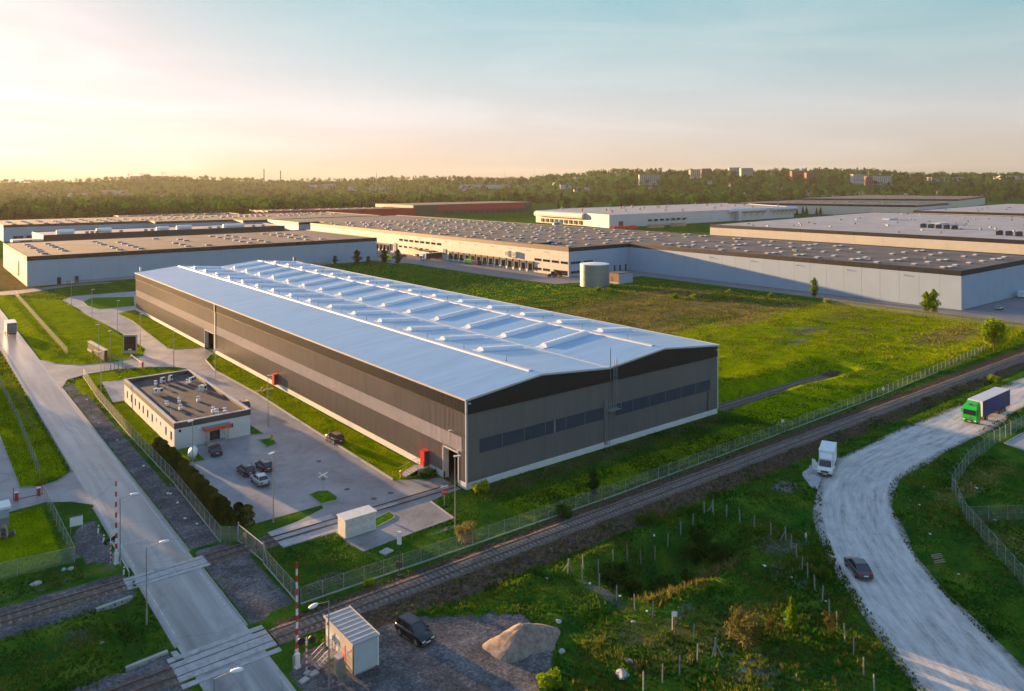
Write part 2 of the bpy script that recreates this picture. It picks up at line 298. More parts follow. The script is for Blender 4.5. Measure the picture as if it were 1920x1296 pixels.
def hgt(x, y):
    x = np.asarray(x, float); y = np.asarray(y, float); h = np.zeros(np.broadcast(x, y).shape)
    # hollow inside the post line
    px = (x - 8.2 + vn1(x * .2, y * .2) * 3) / 11.5; py = (y + 32.0 + vn2(x * .22, y * .22) * 2.5) / 6.4
    rr = (np.abs(px) ** 3 + np.abs(py) ** 3) ** (1 / 3.)
    h = h - 4.2 * (1 - ss(.5, 1.1, rr)) * (1 + .25 * vn3(x * .3, y * .3))
    h = h + .75 * np.exp(-((y + 40.2) / 1.7) ** 2) * ss(-3, 0, x) * (1 - ss(11, 17, x))
    rough = ss(-33, -29, x) * (1 - ss(12, 22, x + (y + 45) * .9)) * (1 - ss(-26, -23, y)) * ss(-75, -60, y) * (1 - np.clip(pip(DIRT_YARD, x, y) * 1., 0, 1))
    h = h + rough * (.5 * vn1(x * .33, y * .33) + .25 * vn2(x * .8, y * .8)) * (1 - ss(.0, .2, 1 - rr) * 0)
    gd = np.full(h.shape, 99.); near = (x > -30) & (x < 130) & (y < -15) & (y > -110)
    if near.any():
        cx_ = np.array([((a[0] + b_[0]) / 2, (a[1] + b_[1]) / 2) for a, b_ in zip(gl, gr)]); xx_ = x[near] if h.ndim else x; yy_ = y[near] if h.ndim else y
        dd = np.full(np.shape(xx_), 99.)
        for p0, p1 in zip(cx_[:-1], cx_[1:]):
            e = p1 - p0; tt = np.clip(((xx_ - p0[0]) * e[0] + (yy_ - p0[1]) * e[1]) / (e @ e), 0, 1); dd = np.minimum(dd, np.hypot(xx_ - p0[0] - tt * e[0], yy_ - p0[1] - tt * e[1]))
        if h.ndim: gd[near] = dd
        else: gd = dd
    h = h * ss(6.2, 10.5, gd)
    # field behind the hall, with the cutting of the stub track
    fld = ss(63, 72, x) * (1 - ss(196, 204, x)) * ss(-13, -9, y) * (1 - ss(135, 150, y))
    h = h + fld * (1.0 * vn1(x * .045, y * .045) + .35 * vn2(x * .16, y * .16) + .5)
    cut = (1 - ss(2.4, 6.0, np.abs(y - 5.2))) * (1 - ss(113, 119, x)) * ss(60, 64, x)
    h = h * (1 - cut) + (-1.8) * cut * ss(60.4, 66, x)
    # ditch between the two tracks, left of the road
    h = h - 1.5 * (1 - ss(.7, 2.0, np.abs(x + 47.9 - (y + 8) * .05))) * ss(-14.6, -13.6, y) * (1 - ss(-2.6, -1.6, y))
    # bank beside the rails and the low verge next to it
    h = h - .55 * (1 - ss(.8, 2.6, np.abs(y + 23.2))) * ss(-24, -16, x)
    # lawns
    h = h + .9 * np.exp(-((x + 33.8) / 1.6) ** 2) * ss(138, 146, y) * (1 - ss(275, 285, y))
    lw = ss(-31, -28, x) * (1 - ss(-19, -15.5, x)) * ss(128, 136, y) * (1 - ss(245, 258, y))
    h = h + lw * (.5 + .9 * vn3(x * .06, y * .05))
    h = h + .6 * np.exp(-((y + 5.5) / 3.5) ** 2) * ss(2, 8, x) * (1 - ss(56, 60, x)) * 0
    # far country: plain, then low hills
    X, D = camframe(x, y); az = np.arctan2(X, np.maximum(D, 1.))
    hh = 44 + 24 * ss(-.1, .2, az) - 14 * ss(.38, .5, az) + 14 * np.exp(-((az + .42) / .09) ** 2) + 6 * np.exp(-((az + .08) / .06) ** 2) + 16 * vn1(az * 14 + 5, D * .0011) + 8 * vn2(az * 40, D * .003)
    far = ss(1500 + 500 * (1 - ss(-.2, .15, az)), 2500 + 900 * (1 - ss(-.2, .15, az)), D) * hh * np.where(D > 0, 1, .6) + ss(900, 1500, D) * 5 * vn3(x * .004, y * .004)
    return h + far
xs = np.concatenate([-np.geomspace(95, 5200, 32)[::-1] + 0., np.arange(-92, -62, 3.), np.arange(-62, 62, 1.), np.arange(62, 125, 1.5), np.arange(125, 240, 4.), 240 + np.geomspace(8, 5000, 58)])
ys = np.concatenate([-np.geomspace(90, 5200, 24)[::-1], np.arange(-88, -76, 3.), np.arange(-76, 12, 1.), np.arange(12, 60, 2.), np.arange(60, 310, 4.), 310 + np.geomspace(6, 4900, 66)])
GX, GY = np.meshgrid(xs, ys, indexing='ij')
GZ = hgt(GX, GY)
nx, ny = GX.shape
V = np.stack([GX, GY, GZ], -1).reshape(-1, 3)
I = np.arange(nx * ny).reshape(nx, ny)
Fq = np.stack([I[:-1, :-1], I[1:, :-1], I[1:, 1:], I[:-1, 1:]], -1).reshape(-1, 4)

m = bpy.data.materials.new('ground_cover'); N, Lk, P = nodes(m)
def nd(t, **k):
    n = N.new(t)
    for a, b in k.items():
        if a in n.inputs: n.inputs[a].default_value = b
        else: setattr(n, a, b)
    return n
geo = nd('ShaderNodeNewGeometry'); att = nd('ShaderNodeVertexColor', layer_name='zone'); sep = nd('ShaderNodeSeparateColor'); Lk(att.outputs['Color'], sep.inputs['Color'])
def noise(sc, det=6, ro=.6, stretch=None):
    n = nd('ShaderNodeTexNoise', Scale=sc, Detail=det, Roughness=ro)
    if stretch:
        q = nd('ShaderNodeMapping'); q.inputs['Scale'].default_value = stretch; Lk(geo.outputs['Position'], q.inputs['Vector']); Lk(q.outputs['Vector'], n.inputs['Vector'])
    else: Lk(geo.outputs['Position'], n.inputs['Vector'])
    return n.outputs['Fac']
def ramp(f, stops):
    r = nd('ShaderNodeValToRGB'); e = r.color_ramp.elements
    e[0].position = stops[0][0]; e[0].color = (*stops[0][1], 1); e[1].position = stops[-1][0]; e[1].color = (*stops[-1][1], 1)
    for p, c in stops[1:-1]: e.new(p).color = (*c, 1)
    Lk(f, r.inputs['Fac']); return r.outputs['Color']
def mixc(f, a, b):
    x = nd('ShaderNodeMixRGB'); Lk(f, x.inputs['Fac']); Lk(a, x.inputs['Color1']); Lk(b, x.inputs['Color2']); return x.outputs['Color']
def mth(op, a, b=None, c=None):
    x = nd('ShaderNodeMath', operation=op, use_clamp=(op in ('ADD', 'SUBTRACT', 'MULTIPLY_ADD')))
    for i, q in enumerate((a, b, c)):
        if q is None: continue
        if isinstance(q, (int, float)): x.inputs[i].default_value = q
        else: Lk(q, x.inputs[i])
    return x.outputs[0]
grass = ramp(noise(.22, 8, .62), [(.3, (.012, .06, .009)), (.45, (.024, .09, .010)), (.58, (.055, .13, .010)), (.72, (.13, .165, .022))])
lush = ramp(noise(.3, 7, .6), [(.3, (.09, .16, 0)), (.5, (.17, .24, .001)), (.7, (.27, .31, .002))])
dry = ramp(noise(.35, 8, .65), [(.32, (.11, .10, .02)), (.5, (.2, .15, .045)), (.66, (.32, .2, .085))])
soil = ramp(mth('ADD', mth('MULTIPLY', noise(.28, 8, .65), .6), mth('MULTIPLY', noise(1.6, 8, .7), .4)), [(.36, (.055, .054, .055)), (.5, (.12, .117, .114)), (.62, (.22, .214, .208))])
brown = ramp(noise(1.6, 8, .65), [(.3, (.045, .032, .022)), (.5, (.09, .062, .042)), (.72, (.15, .11, .075))])
nb = noise(.55, 8, .65); nb2 = noise(.12, 6, .6)
def edge(ch, k=2.2): return mth('MULTIPLY_ADD', mth('SUBTRACT', mth('ADD', ch, mth('MULTIPLY', nb, .7)), .62), k * 1.6, 0.0)
c0 = mixc(edge(sep.outputs['Blue']), grass, lush)
c0 = mixc(edge(sep.outputs['Green']), c0, dry)
c0 = mixc(edge(sep.outputs['Red']), c0, soil)
c0 = mixc(edge(att.outputs['Alpha']), c0, brown)
fine = nd('ShaderNodeMixRGB', blend_type='MULTIPLY'); fine.inputs['Fac'].default_value = 1; Lk(c0, fine.inputs['Color1'])
Lk(ramp(noise(3.2, 7, .75), [(.3, (.45, .5, .6)), (.5, (.95, .95, .95)), (.7, (1.6, 1.5, 1.5))]), fine.inputs['Color2']); c0 = fine.outputs['Color']
Lk(c0, P.inputs['Base Color']); P.inputs['Roughness'].default_value = .95; P.inputs['Specular IOR Level'].default_value = 0
bp = nd('ShaderNodeBump', Strength=.9, Distance=.14); Lk(noise(2.6, 8, .7), bp.inputs['Height']); Lk(bp.outputs['Normal'], P.inputs['Normal'])
M_ground = m; MAT['ground_cover'] = m
me = npmesh('ground', V, Fq, M_ground); me.polygons.foreach_set('use_smooth', [True] * len(me.polygons))
x, y = V[:, 0], V[:, 1]
zone = np.zeros((len(V), 4), np.float32)
for p in (DIRT_YARD, DIRT_ROADSIDE, DIRT_X1, DIRT_X2): zone[pip(p, x, y), 0] = .9
zone[(y > -1.2) & (y < 6) & (x < -45.5) & (x > -90), 0] = .75
zone[(y > 6) & (y < 9) & (x < -45.5) & (x > -90), 0] = .3
zone[(y < -14.8) & (y > -23.5) & (x < -45) & (x > -90), 0] = .8
patch = lambda cx, cy, rx, ry, a: a * np.exp(-(((x - cx) / rx) ** 2 + ((y - cy) / ry) ** 2))
for q in ((-27.5, -11, 3, 1.6, .55), (-21, -5, 1.5, 1, .6), (21, -38.5, 3.5, 3, .8), (15.5, -42, 3, 1.2, .6), (-4.5, -33.5, 1.2, 5, .6), (-1, -41.5, 3, 1, .5), (14, -46, 2, 3, .4), (-3, -52, 6, 4, .5),
          (38, -29, 3, 2, .7), (88, -38, 10, 1, .4), (148, 33, 12, 5, .55), (132, 26, 10, 4, .5), (160, 22, 8, 4, .45), (73, -8, 6, 2, .35), (100, 3, 6, 2, .5), (-52, -6, 2, 2.5, .5), (-9.5, -9, 3, .8, .5), (36, -49, 2, 1, .2)):
    zone[:, 0] = np.maximum(zone[:, 0], patch(*q))
# dry grass: far field, verges
zone[:, 1] = ss(90, 130, y) * (x > 62) * (x < 210) * (y < 300) * .05
for q in ((130, 90, 50, 26, .7), (165, 75, 28, 20, .75), (175, 110, 25, 16, .75), (110, 62, 30, 8, .65), (150, 55, 20, 6, .75), (140, 105, 16, 8, 1.0), (160, 84, 16, 7, 1.0), (120, 74, 18, 6, 1.0), (185, 62, 12, 6, 1.0), (100, 95, 14, 6, .9), (183, 40, 20, 8, .5), (175, 4, 25, 8, .7), (2, -47, 8, 5, .55), (-6, -44, 8, 6, .5), (9, -36.2, 8, 1.2, .8), (-8, -40, 4, 3, .45), (-19, -3.5, 4, 2, .5), (-35.5, 70, 1, 40, .5), (-46.6, 95, 1, 40, .6), (45, -58, 8, 8, .4), (60, -46, 25, 4, .45), (30, -56, 4, 8, .3), (-40, 420, 60, 60, .8), (-25, 330, 10, 60, .8), (200, 40, 4, 60, .5)):
    zone[:, 1] = np.maximum(zone[:, 1], patch(*q))
# lush mown lawns
lush_polys = [[(-37, 138), (-31, 126), (-14, 128), (-14, 180), (-18, 255), (-37, 285)], [(-8, 129), (0, 127), (0, 208), (-7, 205)], [(-6.5, 10), (0, 10), (0, 117), (-5, 112)], [(-36, 104), (-31, 115), (-11, 105), (-16, 84), (-31, 104), (-35, 84)], [(-33.6, 45), (-29.4, 45), (-29.4, 84), (-33.6, 84)], [(-66, 12.5), (-50, 12.5), (-50, 34), (-66, 33)], [(-52, 43), (-45, 46), (-45, 130), (-52, 118)]]
for p in lush_polys: zone[pip(p, x, y), 2] = .85
fl = (x > 63) & (x < 210) & (y > -14) & (y < 60); zone[fl, 2] = .62
zone[(x > 0) & (x < 62) & (y < -6) & (y > -14.5), 2] = .45
Xc, Dc = camframe(x, y); zone[Dc > 820, 1] = 0; zone[Dc > 820, 2] = 0
# brown stony verge of the railway
zone[(y < -19.5) & (y > -23.4) & (x > -30) & (x < 300), 3] = .8
zone[(y < -15.8) & (y > -20) & (x > -36) & (x < 300), 3] = .7
zone[(x > 61) & (x < 115) & (y > 3) & (y < 7.6), 3] = .7
zone[(x > 0) & (x < 60) & (y < -.2) & (y > -4.5), 3] = .45
ca = me.color_attributes.new('zone', 'FLOAT_COLOR', 'POINT'); ca.data.foreach_set('color', zone.ravel())
ground = link('ground', me); tag(ground, 'grassy ground with bare soil patches', None, kind='structure')

def sheet(name, poly, z, mt, label=None, parent=None):
    o = MB()
    pts = [(a, b, z) for a, b in poly]
    t = tessellate_polygon([[Vector((a, b, 0)) for a, b in poly]])
    def up(f):
        a, b, c = (Vector(pts[i]) for i in f); return f if (b - a).cross(c - a).z > 0 else f[::-1]
    o.add(pts, [tuple(up(f)) for f in t])
    ob = o.build(name, mt, parent)
    if parent is None: tag(ob, label, None, kind='structure')
    return ob
def wobble(poly, step=1.2, amp=.35):
    out = []
    for i in range(len(poly)):
        a = Vector(poly[i]); b = Vector(poly[(i + 1) % len(poly)]); n = max(1, int((b - a).length / step))
        for k in range(n):
            p = a.lerp(b, k / n); out.append((p.x + random.uniform(-amp, amp), p.y + random.uniform(-amp, amp)))
    return out
road = sheet('road', ROAD_POLY, .03, M_asph, 'grey asphalt road running past the crossing')
mk = MB()
for y0 in range(-150, 440, 6):
    for xx in (-44.22, -38.42):
        if not (1 < y0 + 3 < 6 or -22 < y0 + 3 < -13): mk.box(xx - .07, y0, .031, xx + .07, y0 + 5.97 if not (28 < y0 < 46 and xx < -44) else y0 + 1, .034)
for k in range(4): mk.box(-44 + k * .75, 13.0, .031, -43.55 + k * .75, 13.3, .034)
mk.build('edge_marking', M_paint, road)
kb = MB(); kb.box(-44.9, -14, -.1, -44.65, 1, .12); kb.box(-44.9, 6.2, -.1, -44.65, 28, .12); kb.box(-44.85, 46, -.1, -44.62, 300, .1); kb.box(-37.98, 6, -.1, -37.8, 104, .08); kb.box(-37.98, -14.5, -.1, -37.8, .5, .08)
kb.build('kerb', M_kerb, road)
yard = sheet('yard_paving', LOT_POLY, .028, M_lot, 'grey paved yard and drive between office and brown hall')
sheet('paved_corner', BACKLOT, .024, M_lot, 'small paved court behind the office')
sheet('side_lot', LEFT_LOT, .024, M_lot, 'paved yard with barriers left of the road')
sheet('apron', APRON, .026, M_lotfar, 'wide paved apron and ring road around the pale halls')
sheet('side_road', W1ROAD, .022, M_lotfar, 'pale access road in front of the far left hall')
sheet('right_paving', RPAVE, .03, M_conc, 'pale concrete paving behind the right fence')
rk = MB(); rk.tube((84.5, -42.2, .08), (140, -42.2, .08), .1, 4); rk.tube((84.5, -42.2, .08), (82.9, -46.3, .08), .1, 4); rk.build('kerb', M_kerb, bpy.data.objects['right_paving'])
def kerbline(pts, w=.16, h=.13, parent=None, closed=False):
    b = MB(); P2 = list(pts) + ([pts[0]] if closed else [])
    for a, c in zip(P2[:-1], P2[1:]):
        a = Vector(a); c = Vector(c); d = (c - a).normalized(); n = Vector((-d.y, d.x)) * w / 2
        b.prism([tuple(a + n), tuple(a - n), tuple(c - n), tuple(c + n)], -.05, h)
    return b.build('kerb', M_kerb, parent)
kerbline([(-37.2, 137.6), (-35.5, 131.8), (-30.9, 125.7), (-23, 123.9), (-15.6, 127.4), (-13.2, 136), (-13.1, 156), (-14, 182), (-17, 229), (-16.7, 252), (-12, 262)], parent=yard)
kerbline([(-6.9, 205), (-6.0, 185), (-7.2, 160), (-8.3, 133.3), (-7.1, 129.6), (-.3, 127.6)], parent=yard)
kerbline([(-1.9, 116), (-4.5, 111), (-6.2, 98), (-5.6, 72), (-6.3, 40.6), (-6.7, 10.1)], parent=yard, w=.22, h=.3)
kerbline([(-37.9, 104), (-35.9, 111.2), (-31.3, 114.3), (-24.7, 115.2), (-17.8, 112.4), (-13, 108.5), (-11, 104.6)], parent=yard)
kerbline([(-6.4, -.2), (-6.9, -6.9), (-13.1, -7.1)], parent=yard)
kerbline([(-52.1, 118), (-52.1, 43), (-49.7, 41.4), (-47.2, 42.3), (-44.6, 45.7)], parent=bpy.data.objects['side_lot'])
def lawn(poly, label, z=.1, mt=None):
    b = MB(); b.prism(poly, -.05, z); o = b.build('lawn', M_lawn, None); tag(o, label, None, kind='structure'); kerbline(poly, .14, z + .03, o, True); return o
M_lawn = pm('lawn_turf', (.045, .13, .006), .95, .3, 1.4, col2=(.08, .17, .008), bump=.9, bscale=6, spec=0)
lawn([(-19.1, 13.0), (-17.6, 13.4), (-16.3, 12.6), (-16.2, 9.6), (-16.8, 8.6), (-19.2, 8.8)], 'small grass island with the crossed sign in the yard')
lawn([(-11.4, 242.1), (-6.4, 251.6), (7, 243.4), (1.9, 218.4), (-9.9, 218.6), (-11.8, 229.7)], 'oval lawn inside the drive loop')
lawn([(-16.2, 41.5), (-16.4, 36.8), (-14.3, 37.7), (-13.9, 41.0)], 'small lawn with hydrant beside the office path')
lawn([(-16.1, 45.2), (-14.2, 44.2), (-14.4, 50.6), (-16.1, 52.5)], 'grass strip along the office side wall')
lawn([(-29.8, 45.3), (-26.6, 45.3), (-26.6, 37.2), (-29.8, 37.4)], 'grass plot under the white gas tank')
lawn([(-21.2, -3.3), (-21.3, -.7), (-16, -.5), (-12.8, .4), (-12.7, -.9), (-13.4, -1.8), (-16, -2.6)], 'grass island with white electrical cabinet')
# gravel road: strip with its own along/across coordinates
def resample(pl, n):
    pl = [Vector(p) for p in pl]; d = [0]
    for a, b in zip(pl[:-1], pl[1:]): d.append(d[-1] + (b - a).length)
    out = []
    for i in range(n):
        t = d[-1] * i / (n - 1); k = min(len(d) - 2, max(j for j in range(len(d)) if d[j] <= t + 1e-9)); out.append(pl[k].lerp(pl[k + 1], (t - d[k]) / (d[k + 1] - d[k])))
    return out
NS, NT = 420, 15
ctl = [(Vector(a), Vector(b)) for a, b in zip(gl, gr)]
la = resample(gl, NS); ra = []
ctr = resample([tuple((a + b) / 2) for a, b in ctl], NS)
wid = np.interp(np.linspace(0, 1, NS), np.linspace(0, 1, len(ctl)), [(a - b).length for a, b in ctl])
ctr = [sum((ctr[min(NS - 1, max(0, i + k))] for k in range(-7, 8)), Vector((0, 0))) / 15 for i in range(NS)]
V = []; st = []
for i in range(NS):
    t = (ctr[min(NS - 1, i + 1)] - ctr[max(0, i - 1)]).normalized(); n = Vector((-t.y, t.x)); w = wid[i] / 2
    for j in range(NT):
        q = j / (NT - 1) * 2 - 1
        e = (abs(q) > .9) * (1.3 * float(vn1(np.array(i * .1 + (50 if q > 0 else 0)), np.array(.5))) + .12 * float(vn2(np.array(i * .4), np.array(q * 3))))
        p = ctr[i] + n * (q * (w + .1) + (e if q > 0 else -e))
        V.append((p.x, p.y, .03 + .05 * (1 - q * q) - .035 * math.exp(-((abs(q) - .45) / .12) ** 2))); st.append((i * .9, q * w, abs(q), 1))
PAVED[4] = [V[i * NT + 1][:2] for i in range(0, NS, 2)] + [V[i * NT + NT - 2][:2] for i in range(NS - 1, 0, -2)]
I = np.arange(NS * NT).reshape(NS, NT)
Fq = np.stack([I[:-1, :-1], I[:-1, 1:], I[1:, 1:], I[1:, :-1]], -1).reshape(-1, 4)[:, ::-1]
gm = bpy.data.materials.new('gravel_track'); N, Lk, P = nodes(gm)
geo = nd('ShaderNodeNewGeometry'); at = nd('ShaderNodeAttribute', attribute_name='st')
q = nd('ShaderNodeMapping'); q.inputs['Scale'].default_value = (.09, .8, 1); Lk(at.outputs['Vector'], q.inputs['Vector'])
n1 = nd('ShaderNodeTexNoise', Scale=1.6, Detail=8, Roughness=.65); Lk(q.outputs['Vector'], n1.inputs['Vector'])
cg = ramp(mth('MULTIPLY_ADD', n1.outputs['Fac'], .58, mth('ADD', mth('MULTIPLY', noise(.4, 10, .72), .28), mth('MULTIPLY', noise(5, 4, .7), .14))), [(.36, (.25, .235, .215)), (.45, (.43, .40, .365)), (.54, (.56, .525, .48)), (.66, (.68, .64, .59))])
se = nd('ShaderNodeSeparateXYZ'); Lk(at.outputs['Vector'], se.inputs[0])
ef = mth('MULTIPLY', mth('SUBTRACT', mth('MULTIPLY', se.outputs['Z'], mth('MULTIPLY_ADD', noise(.8, 6, .7), .5, .62)), .7), 5.0)
cg = mixc(ef, cg, ramp(noise(1.5, 7, .7), [(.35, (.07, .06, .05)), (.65, (.17, .15, .12))]))
Lk(cg, P.inputs['Base Color']); P.inputs['Roughness'].default_value = .95; P.inputs['Specular IOR Level'].default_value = .15
bp = nd('ShaderNodeBump', Strength=.8, Distance=.06); Lk(noise(6, 6, .7), bp.inputs['Height']); Lk(bp.outputs['Normal'], P.inputs['Normal'])
me = npmesh('gravel_road', np.array(V), Fq, gm); a = me.attributes.new('st', 'FLOAT_COLOR', 'POINT'); a.data.foreach_set('color', np.array(st, np.float32).ravel())
if me.polygons[0].normal.z < 0: me.flip_normals()
tag(link('gravel_road', me), 'pale rutted gravel road curving up from the bottom right', None, kind='structure')
sheet('gravel_pad', wobble(VANPAD, 1.0, .3), .026, M_gravel, 'gravel pull-off under the white box van')
# ================================================================ THE BROWN HALL
M_clad = pm('brown_cladding', (.225, .18, .155), .42, .1, .7, stretch=(1, 1, .1), metal=.25, spec=.5)
M_cladf = pm('brown_cladding_shaded', (.17, .162, .158), .5, .09, .7, stretch=(1, 1, .1), metal=.1)  # same cladding, darkened and greyed for the front that lies in shade
M_poly = pm('translucent_sheet', (.6, .5, .45), .4, .08, .6, spec=.5)
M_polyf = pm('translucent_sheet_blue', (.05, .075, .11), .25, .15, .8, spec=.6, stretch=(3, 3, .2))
M_fasc = pm('fascia_dark', (.022, .025, .026), .5, .1, .4, metal=.15)
M_plinth = pm('plinth_white', (.66, .65, .63), .7, .07, .8)
M_trim = pm('trim_grey', (.52, .51, .49), .5, .06, 1)
M_roofb = pm('membrane_roof', (.26, .42, .60), .36, .08, .8, metal=.25, spec=.5, stretch=(.05, .7, 1), col2=(.29, .45, .62))  # light roof; the reflected sky's blue is put into its colour
M_ridge = pm('ridge_cap', (.55, .57, .59), .5, .06, .5)
M_sky = pm('skylight_dome', (.72, .75, .78), .3, .08, 1.5)
M_inner = pm('hall_floor', (.09, .085, .08), .8, .1, 1)
HW, HL = 60.3, 207.8
PROF = [(0, 13.5), (14.6, 15.0), (30.0, 13.65), (44.4, 15.05), (60.3, 13.5)]
hall = empty('brown_hall', (0, 0, 0), 0, 'long brown corrugated hall with pale blue double-ridged roof', 'warehouse')
def corr(b, axis, t0, t1, z0, z1, off, sgn, pitch=.36, d=.05, ztop=None):
    """trapezoid sheeting along an axis; sgn is the outward side"""
    n = max(1, int(round((t1 - t0) / pitch))); p = (t1 - t0) / n; pts = []
    for i in range(n):
        s = t0 + i * p
        pts += [(s, 0), (s + .5 * p, 0), (s + .6 * p, d), (s + .9 * p, d)]
    pts.append((t1, 0)); vs = []; fs = []
    for t, dd in pts:
        zt = z1 if ztop is None else ztop(t)
        o = off + sgn * dd
        vs += [((o, t, z0), (o, t, zt)) if axis == 'y' else ((t, o, z0), (t, o, zt))][0]
    for i in range(len(pts) - 1):
        a = 2 * i; f = (a, a + 2, a + 3, a + 1)
        fs.append(f if (axis == 'x') == (sgn < 0) else f[::-1])
    b.add(vs, fs)
def ztop(xv): return float(np.interp(xv, [p[0] for p in PROF], [p[1] for p in PROF]))
D1, D2 = (2.1, 6.1, 4.9), (118.6, 126.6, 5.0)
segs = [(0, D1[0]), (D1[1], D2[0]), (D2[1], HL)]
lo = MB(); mid = MB(); up = MB(); pl = MB(); fa = MB()
for a, b in segs:
    corr(lo, 'y', a, b, 1.0, 5.3, 0, -1); pl.box(-.06, a, -.3, .2, b, 1.0)
for d in (D1, D2): corr(lo, 'y', d[0], d[1], d[2], 5.3, 0, -1)
corr(mid, 'y', 1.2, D2[0] - 1.2, 5.3, 7.55, 0, -1); corr(mid, 'y', D2[0], HL - .6, 5.3, 7.55, 0, -1)
for a, b in ((0, 1.2), (D2[0] - 1.2, D2[0]), (HL - .6, HL)): corr(lo, 'y', a, b, 5.3, 7.55, 0, -1)
corr(up, 'y', 0, HL, 7.55, 11.4, 0, -1)
corr(fa, 'y', 0, HL, 11.4, 13.5, -.12, -1)
fa.box(-.2, 0, 11.3, .0, HL, 11.4)
lo.build('wall_cladding', M_clad, hall); up.build('wall_cladding', M_clad, hall); mid.build('translucent_band', M_poly, hall)
# short front wall
fr = MB(); fs_ = MB(); ff = MB()
S0, S1, S2, S3 = 2.3, 28.7, 31.6, 58.0
pf = MB(); pf.box(0, -.06, -.3, HW, .2, 1.0)
for a, b in ((0, S0), (S1, S2), (S3, HW)): corr(fr, 'x', a, b, 1.0, 11.35, 0, -1)
for a, b in ((S0, S1), (S2, S3)):
    corr(fr, 'x', a, b, 1.0, 4.95, 0, -1); corr(fr, 'x', a, b, 7.1, 11.35, 0, -1); corr(fs_, 'x', a, b, 4.95, 7.1, .0, -1)
for i in range(4): corr(ff, 'x', PROF[i][0], PROF[i + 1][0], 11.35, 0, -.12, -1, ztop=ztop)
ff.box(0, -.2, 11.25, HW, 0, 11.35)
wf = MB()
for a, b in ((S0, S1), (S2, S3)):
    for z in (4.9, 7.08): wf.box(a - .1, -.1, z, b + .1, -.06, z + .07)
    for xx in np.linspace(a, b, 7): wf.box(xx - .05, -.1, 4.97, xx + .05, -.055, 7.08)
wf.build('window_frame', M_cladf, hall)
fr.build('front_cladding', M_cladf, hall); fs_.build('window_strip', M_polyf, hall); ff.build('front_fascia', M_fasc, hall)
fa.build('fascia', M_fasc, hall); pl.build('plinth', M_plinth, hall); pf.build('plinth', M_plinth, hall)
bk = MB(); bk.box(HW - .15, .01, -.3, HW, HL, 13.4); bk.yprism([(0, 0), (0, 13.4)] + [(x, z - .05) for x, z in PROF[1:-1]] + [(HW, 13.4), (HW, 0)], HL - .15, HL + .02)
bk.build('rear_wall', M_cladf, hall)
fl = MB(); fl.box(.3, .3, -.2, HW - .3, HL - .3, .02); fl.build('floor', M_inner, hall)
rf = MB()
for (x0, z0), (x1, z1) in zip(PROF[:-1], PROF[1:]):
    x0 -= .28 if x0 == 0 else 0; x1 += .28 if x1 == HW else 0
    rf.yprism([(x0, z0 + .02), (x1, z1 + .02), (x1, z1 - .16), (x0, z0 - .16)], -.3, HL + .3)
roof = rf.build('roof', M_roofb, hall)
gt = MB()
for yy in (-.34, HL + .3):
    for (x0, z0), (x1, z1) in zip(PROF[:-1], PROF[1:]): gt.yprism([(x0, z0 + .12), (x1, z1 + .12), (x1, z1 - .2), (x0, z0 - .2)], yy, yy + .05)
gt.box(-.36, -.34, 13.32, -.28, HL + .3, 13.62); gt.box(HW + .28, -.34, 13.32, HW + .36, HL + .3, 13.62)
gt.build('roof_edge_trim', M_trim, roof)
for xx, zz in ((14.6, 15.0), (44.4, 15.05)):
    b = MB(); b.yprism([(xx - .55, zz - .05), (xx - .42, zz + .16), (xx, zz + .22), (xx + .42, zz + .16), (xx + .55, zz - .05)], 2.5, HL - 1.5); b.build('ridge_vent', M_ridge, roof)
b = MB(); b.box(29.75, -.2, 13.6, 30.25, HL, 13.72); b.build('valley_gutter', M_ridge, roof)
# barrel skylights, three rows
def barrel():
    b = MB(); n = 8
    b.box(-5.6, -1.25, -.1, 5.6, 1.25, .05); b.box(-4.65, -.95, .05, 4.65, .95, .28)
    pr = [(.85 * math.cos(math.pi * i / 8), .24 + .36 * math.sin(math.pi * i / 8)) for i in range(9)]
    b.xprism(pr, -4.55, 4.55)
    for k in range(12):
        x = -4.4 + k * .8; pr2 = [(.88 * math.cos(math.pi * i / 8), .25 + .39 * math.sin(math.pi * i / 8)) for i in range(9)]; b.xprism(pr2, x - .04, x + .04)
    return b.mesh('skylight', M_sky)
SKL = barrel()
def slope(x0, x1): return math.atan2(ztop(x1) - ztop(x0), x1 - x0)
for cx, ys0 in ((22.6, 21.0), (37.6, 19.4), (52.0, 19.8)):
    k = slope(cx - 3, cx + 3)
    for i in range(15):
        o = link('skylight', SKL, roof, (cx, ys0 + i * 12.75, ztop(cx) + .05)); o.rotation_euler = (0, -k, 0); o.scale = (1.04 if cx < 30 else 1.24 if cx < 50 else .96, 1, 1)
for xx in (14.6, 44.4):
    for i in range(16):
        b = MB(); b.cyl(0, 0, 0, .95, .05, 5)
        if i == 0: me_ = b.mesh('lightning_rod', M_black)
        link('lightning_rod', me_, roof, (xx, 9 + i * 12.6, ztop(xx) + .35))
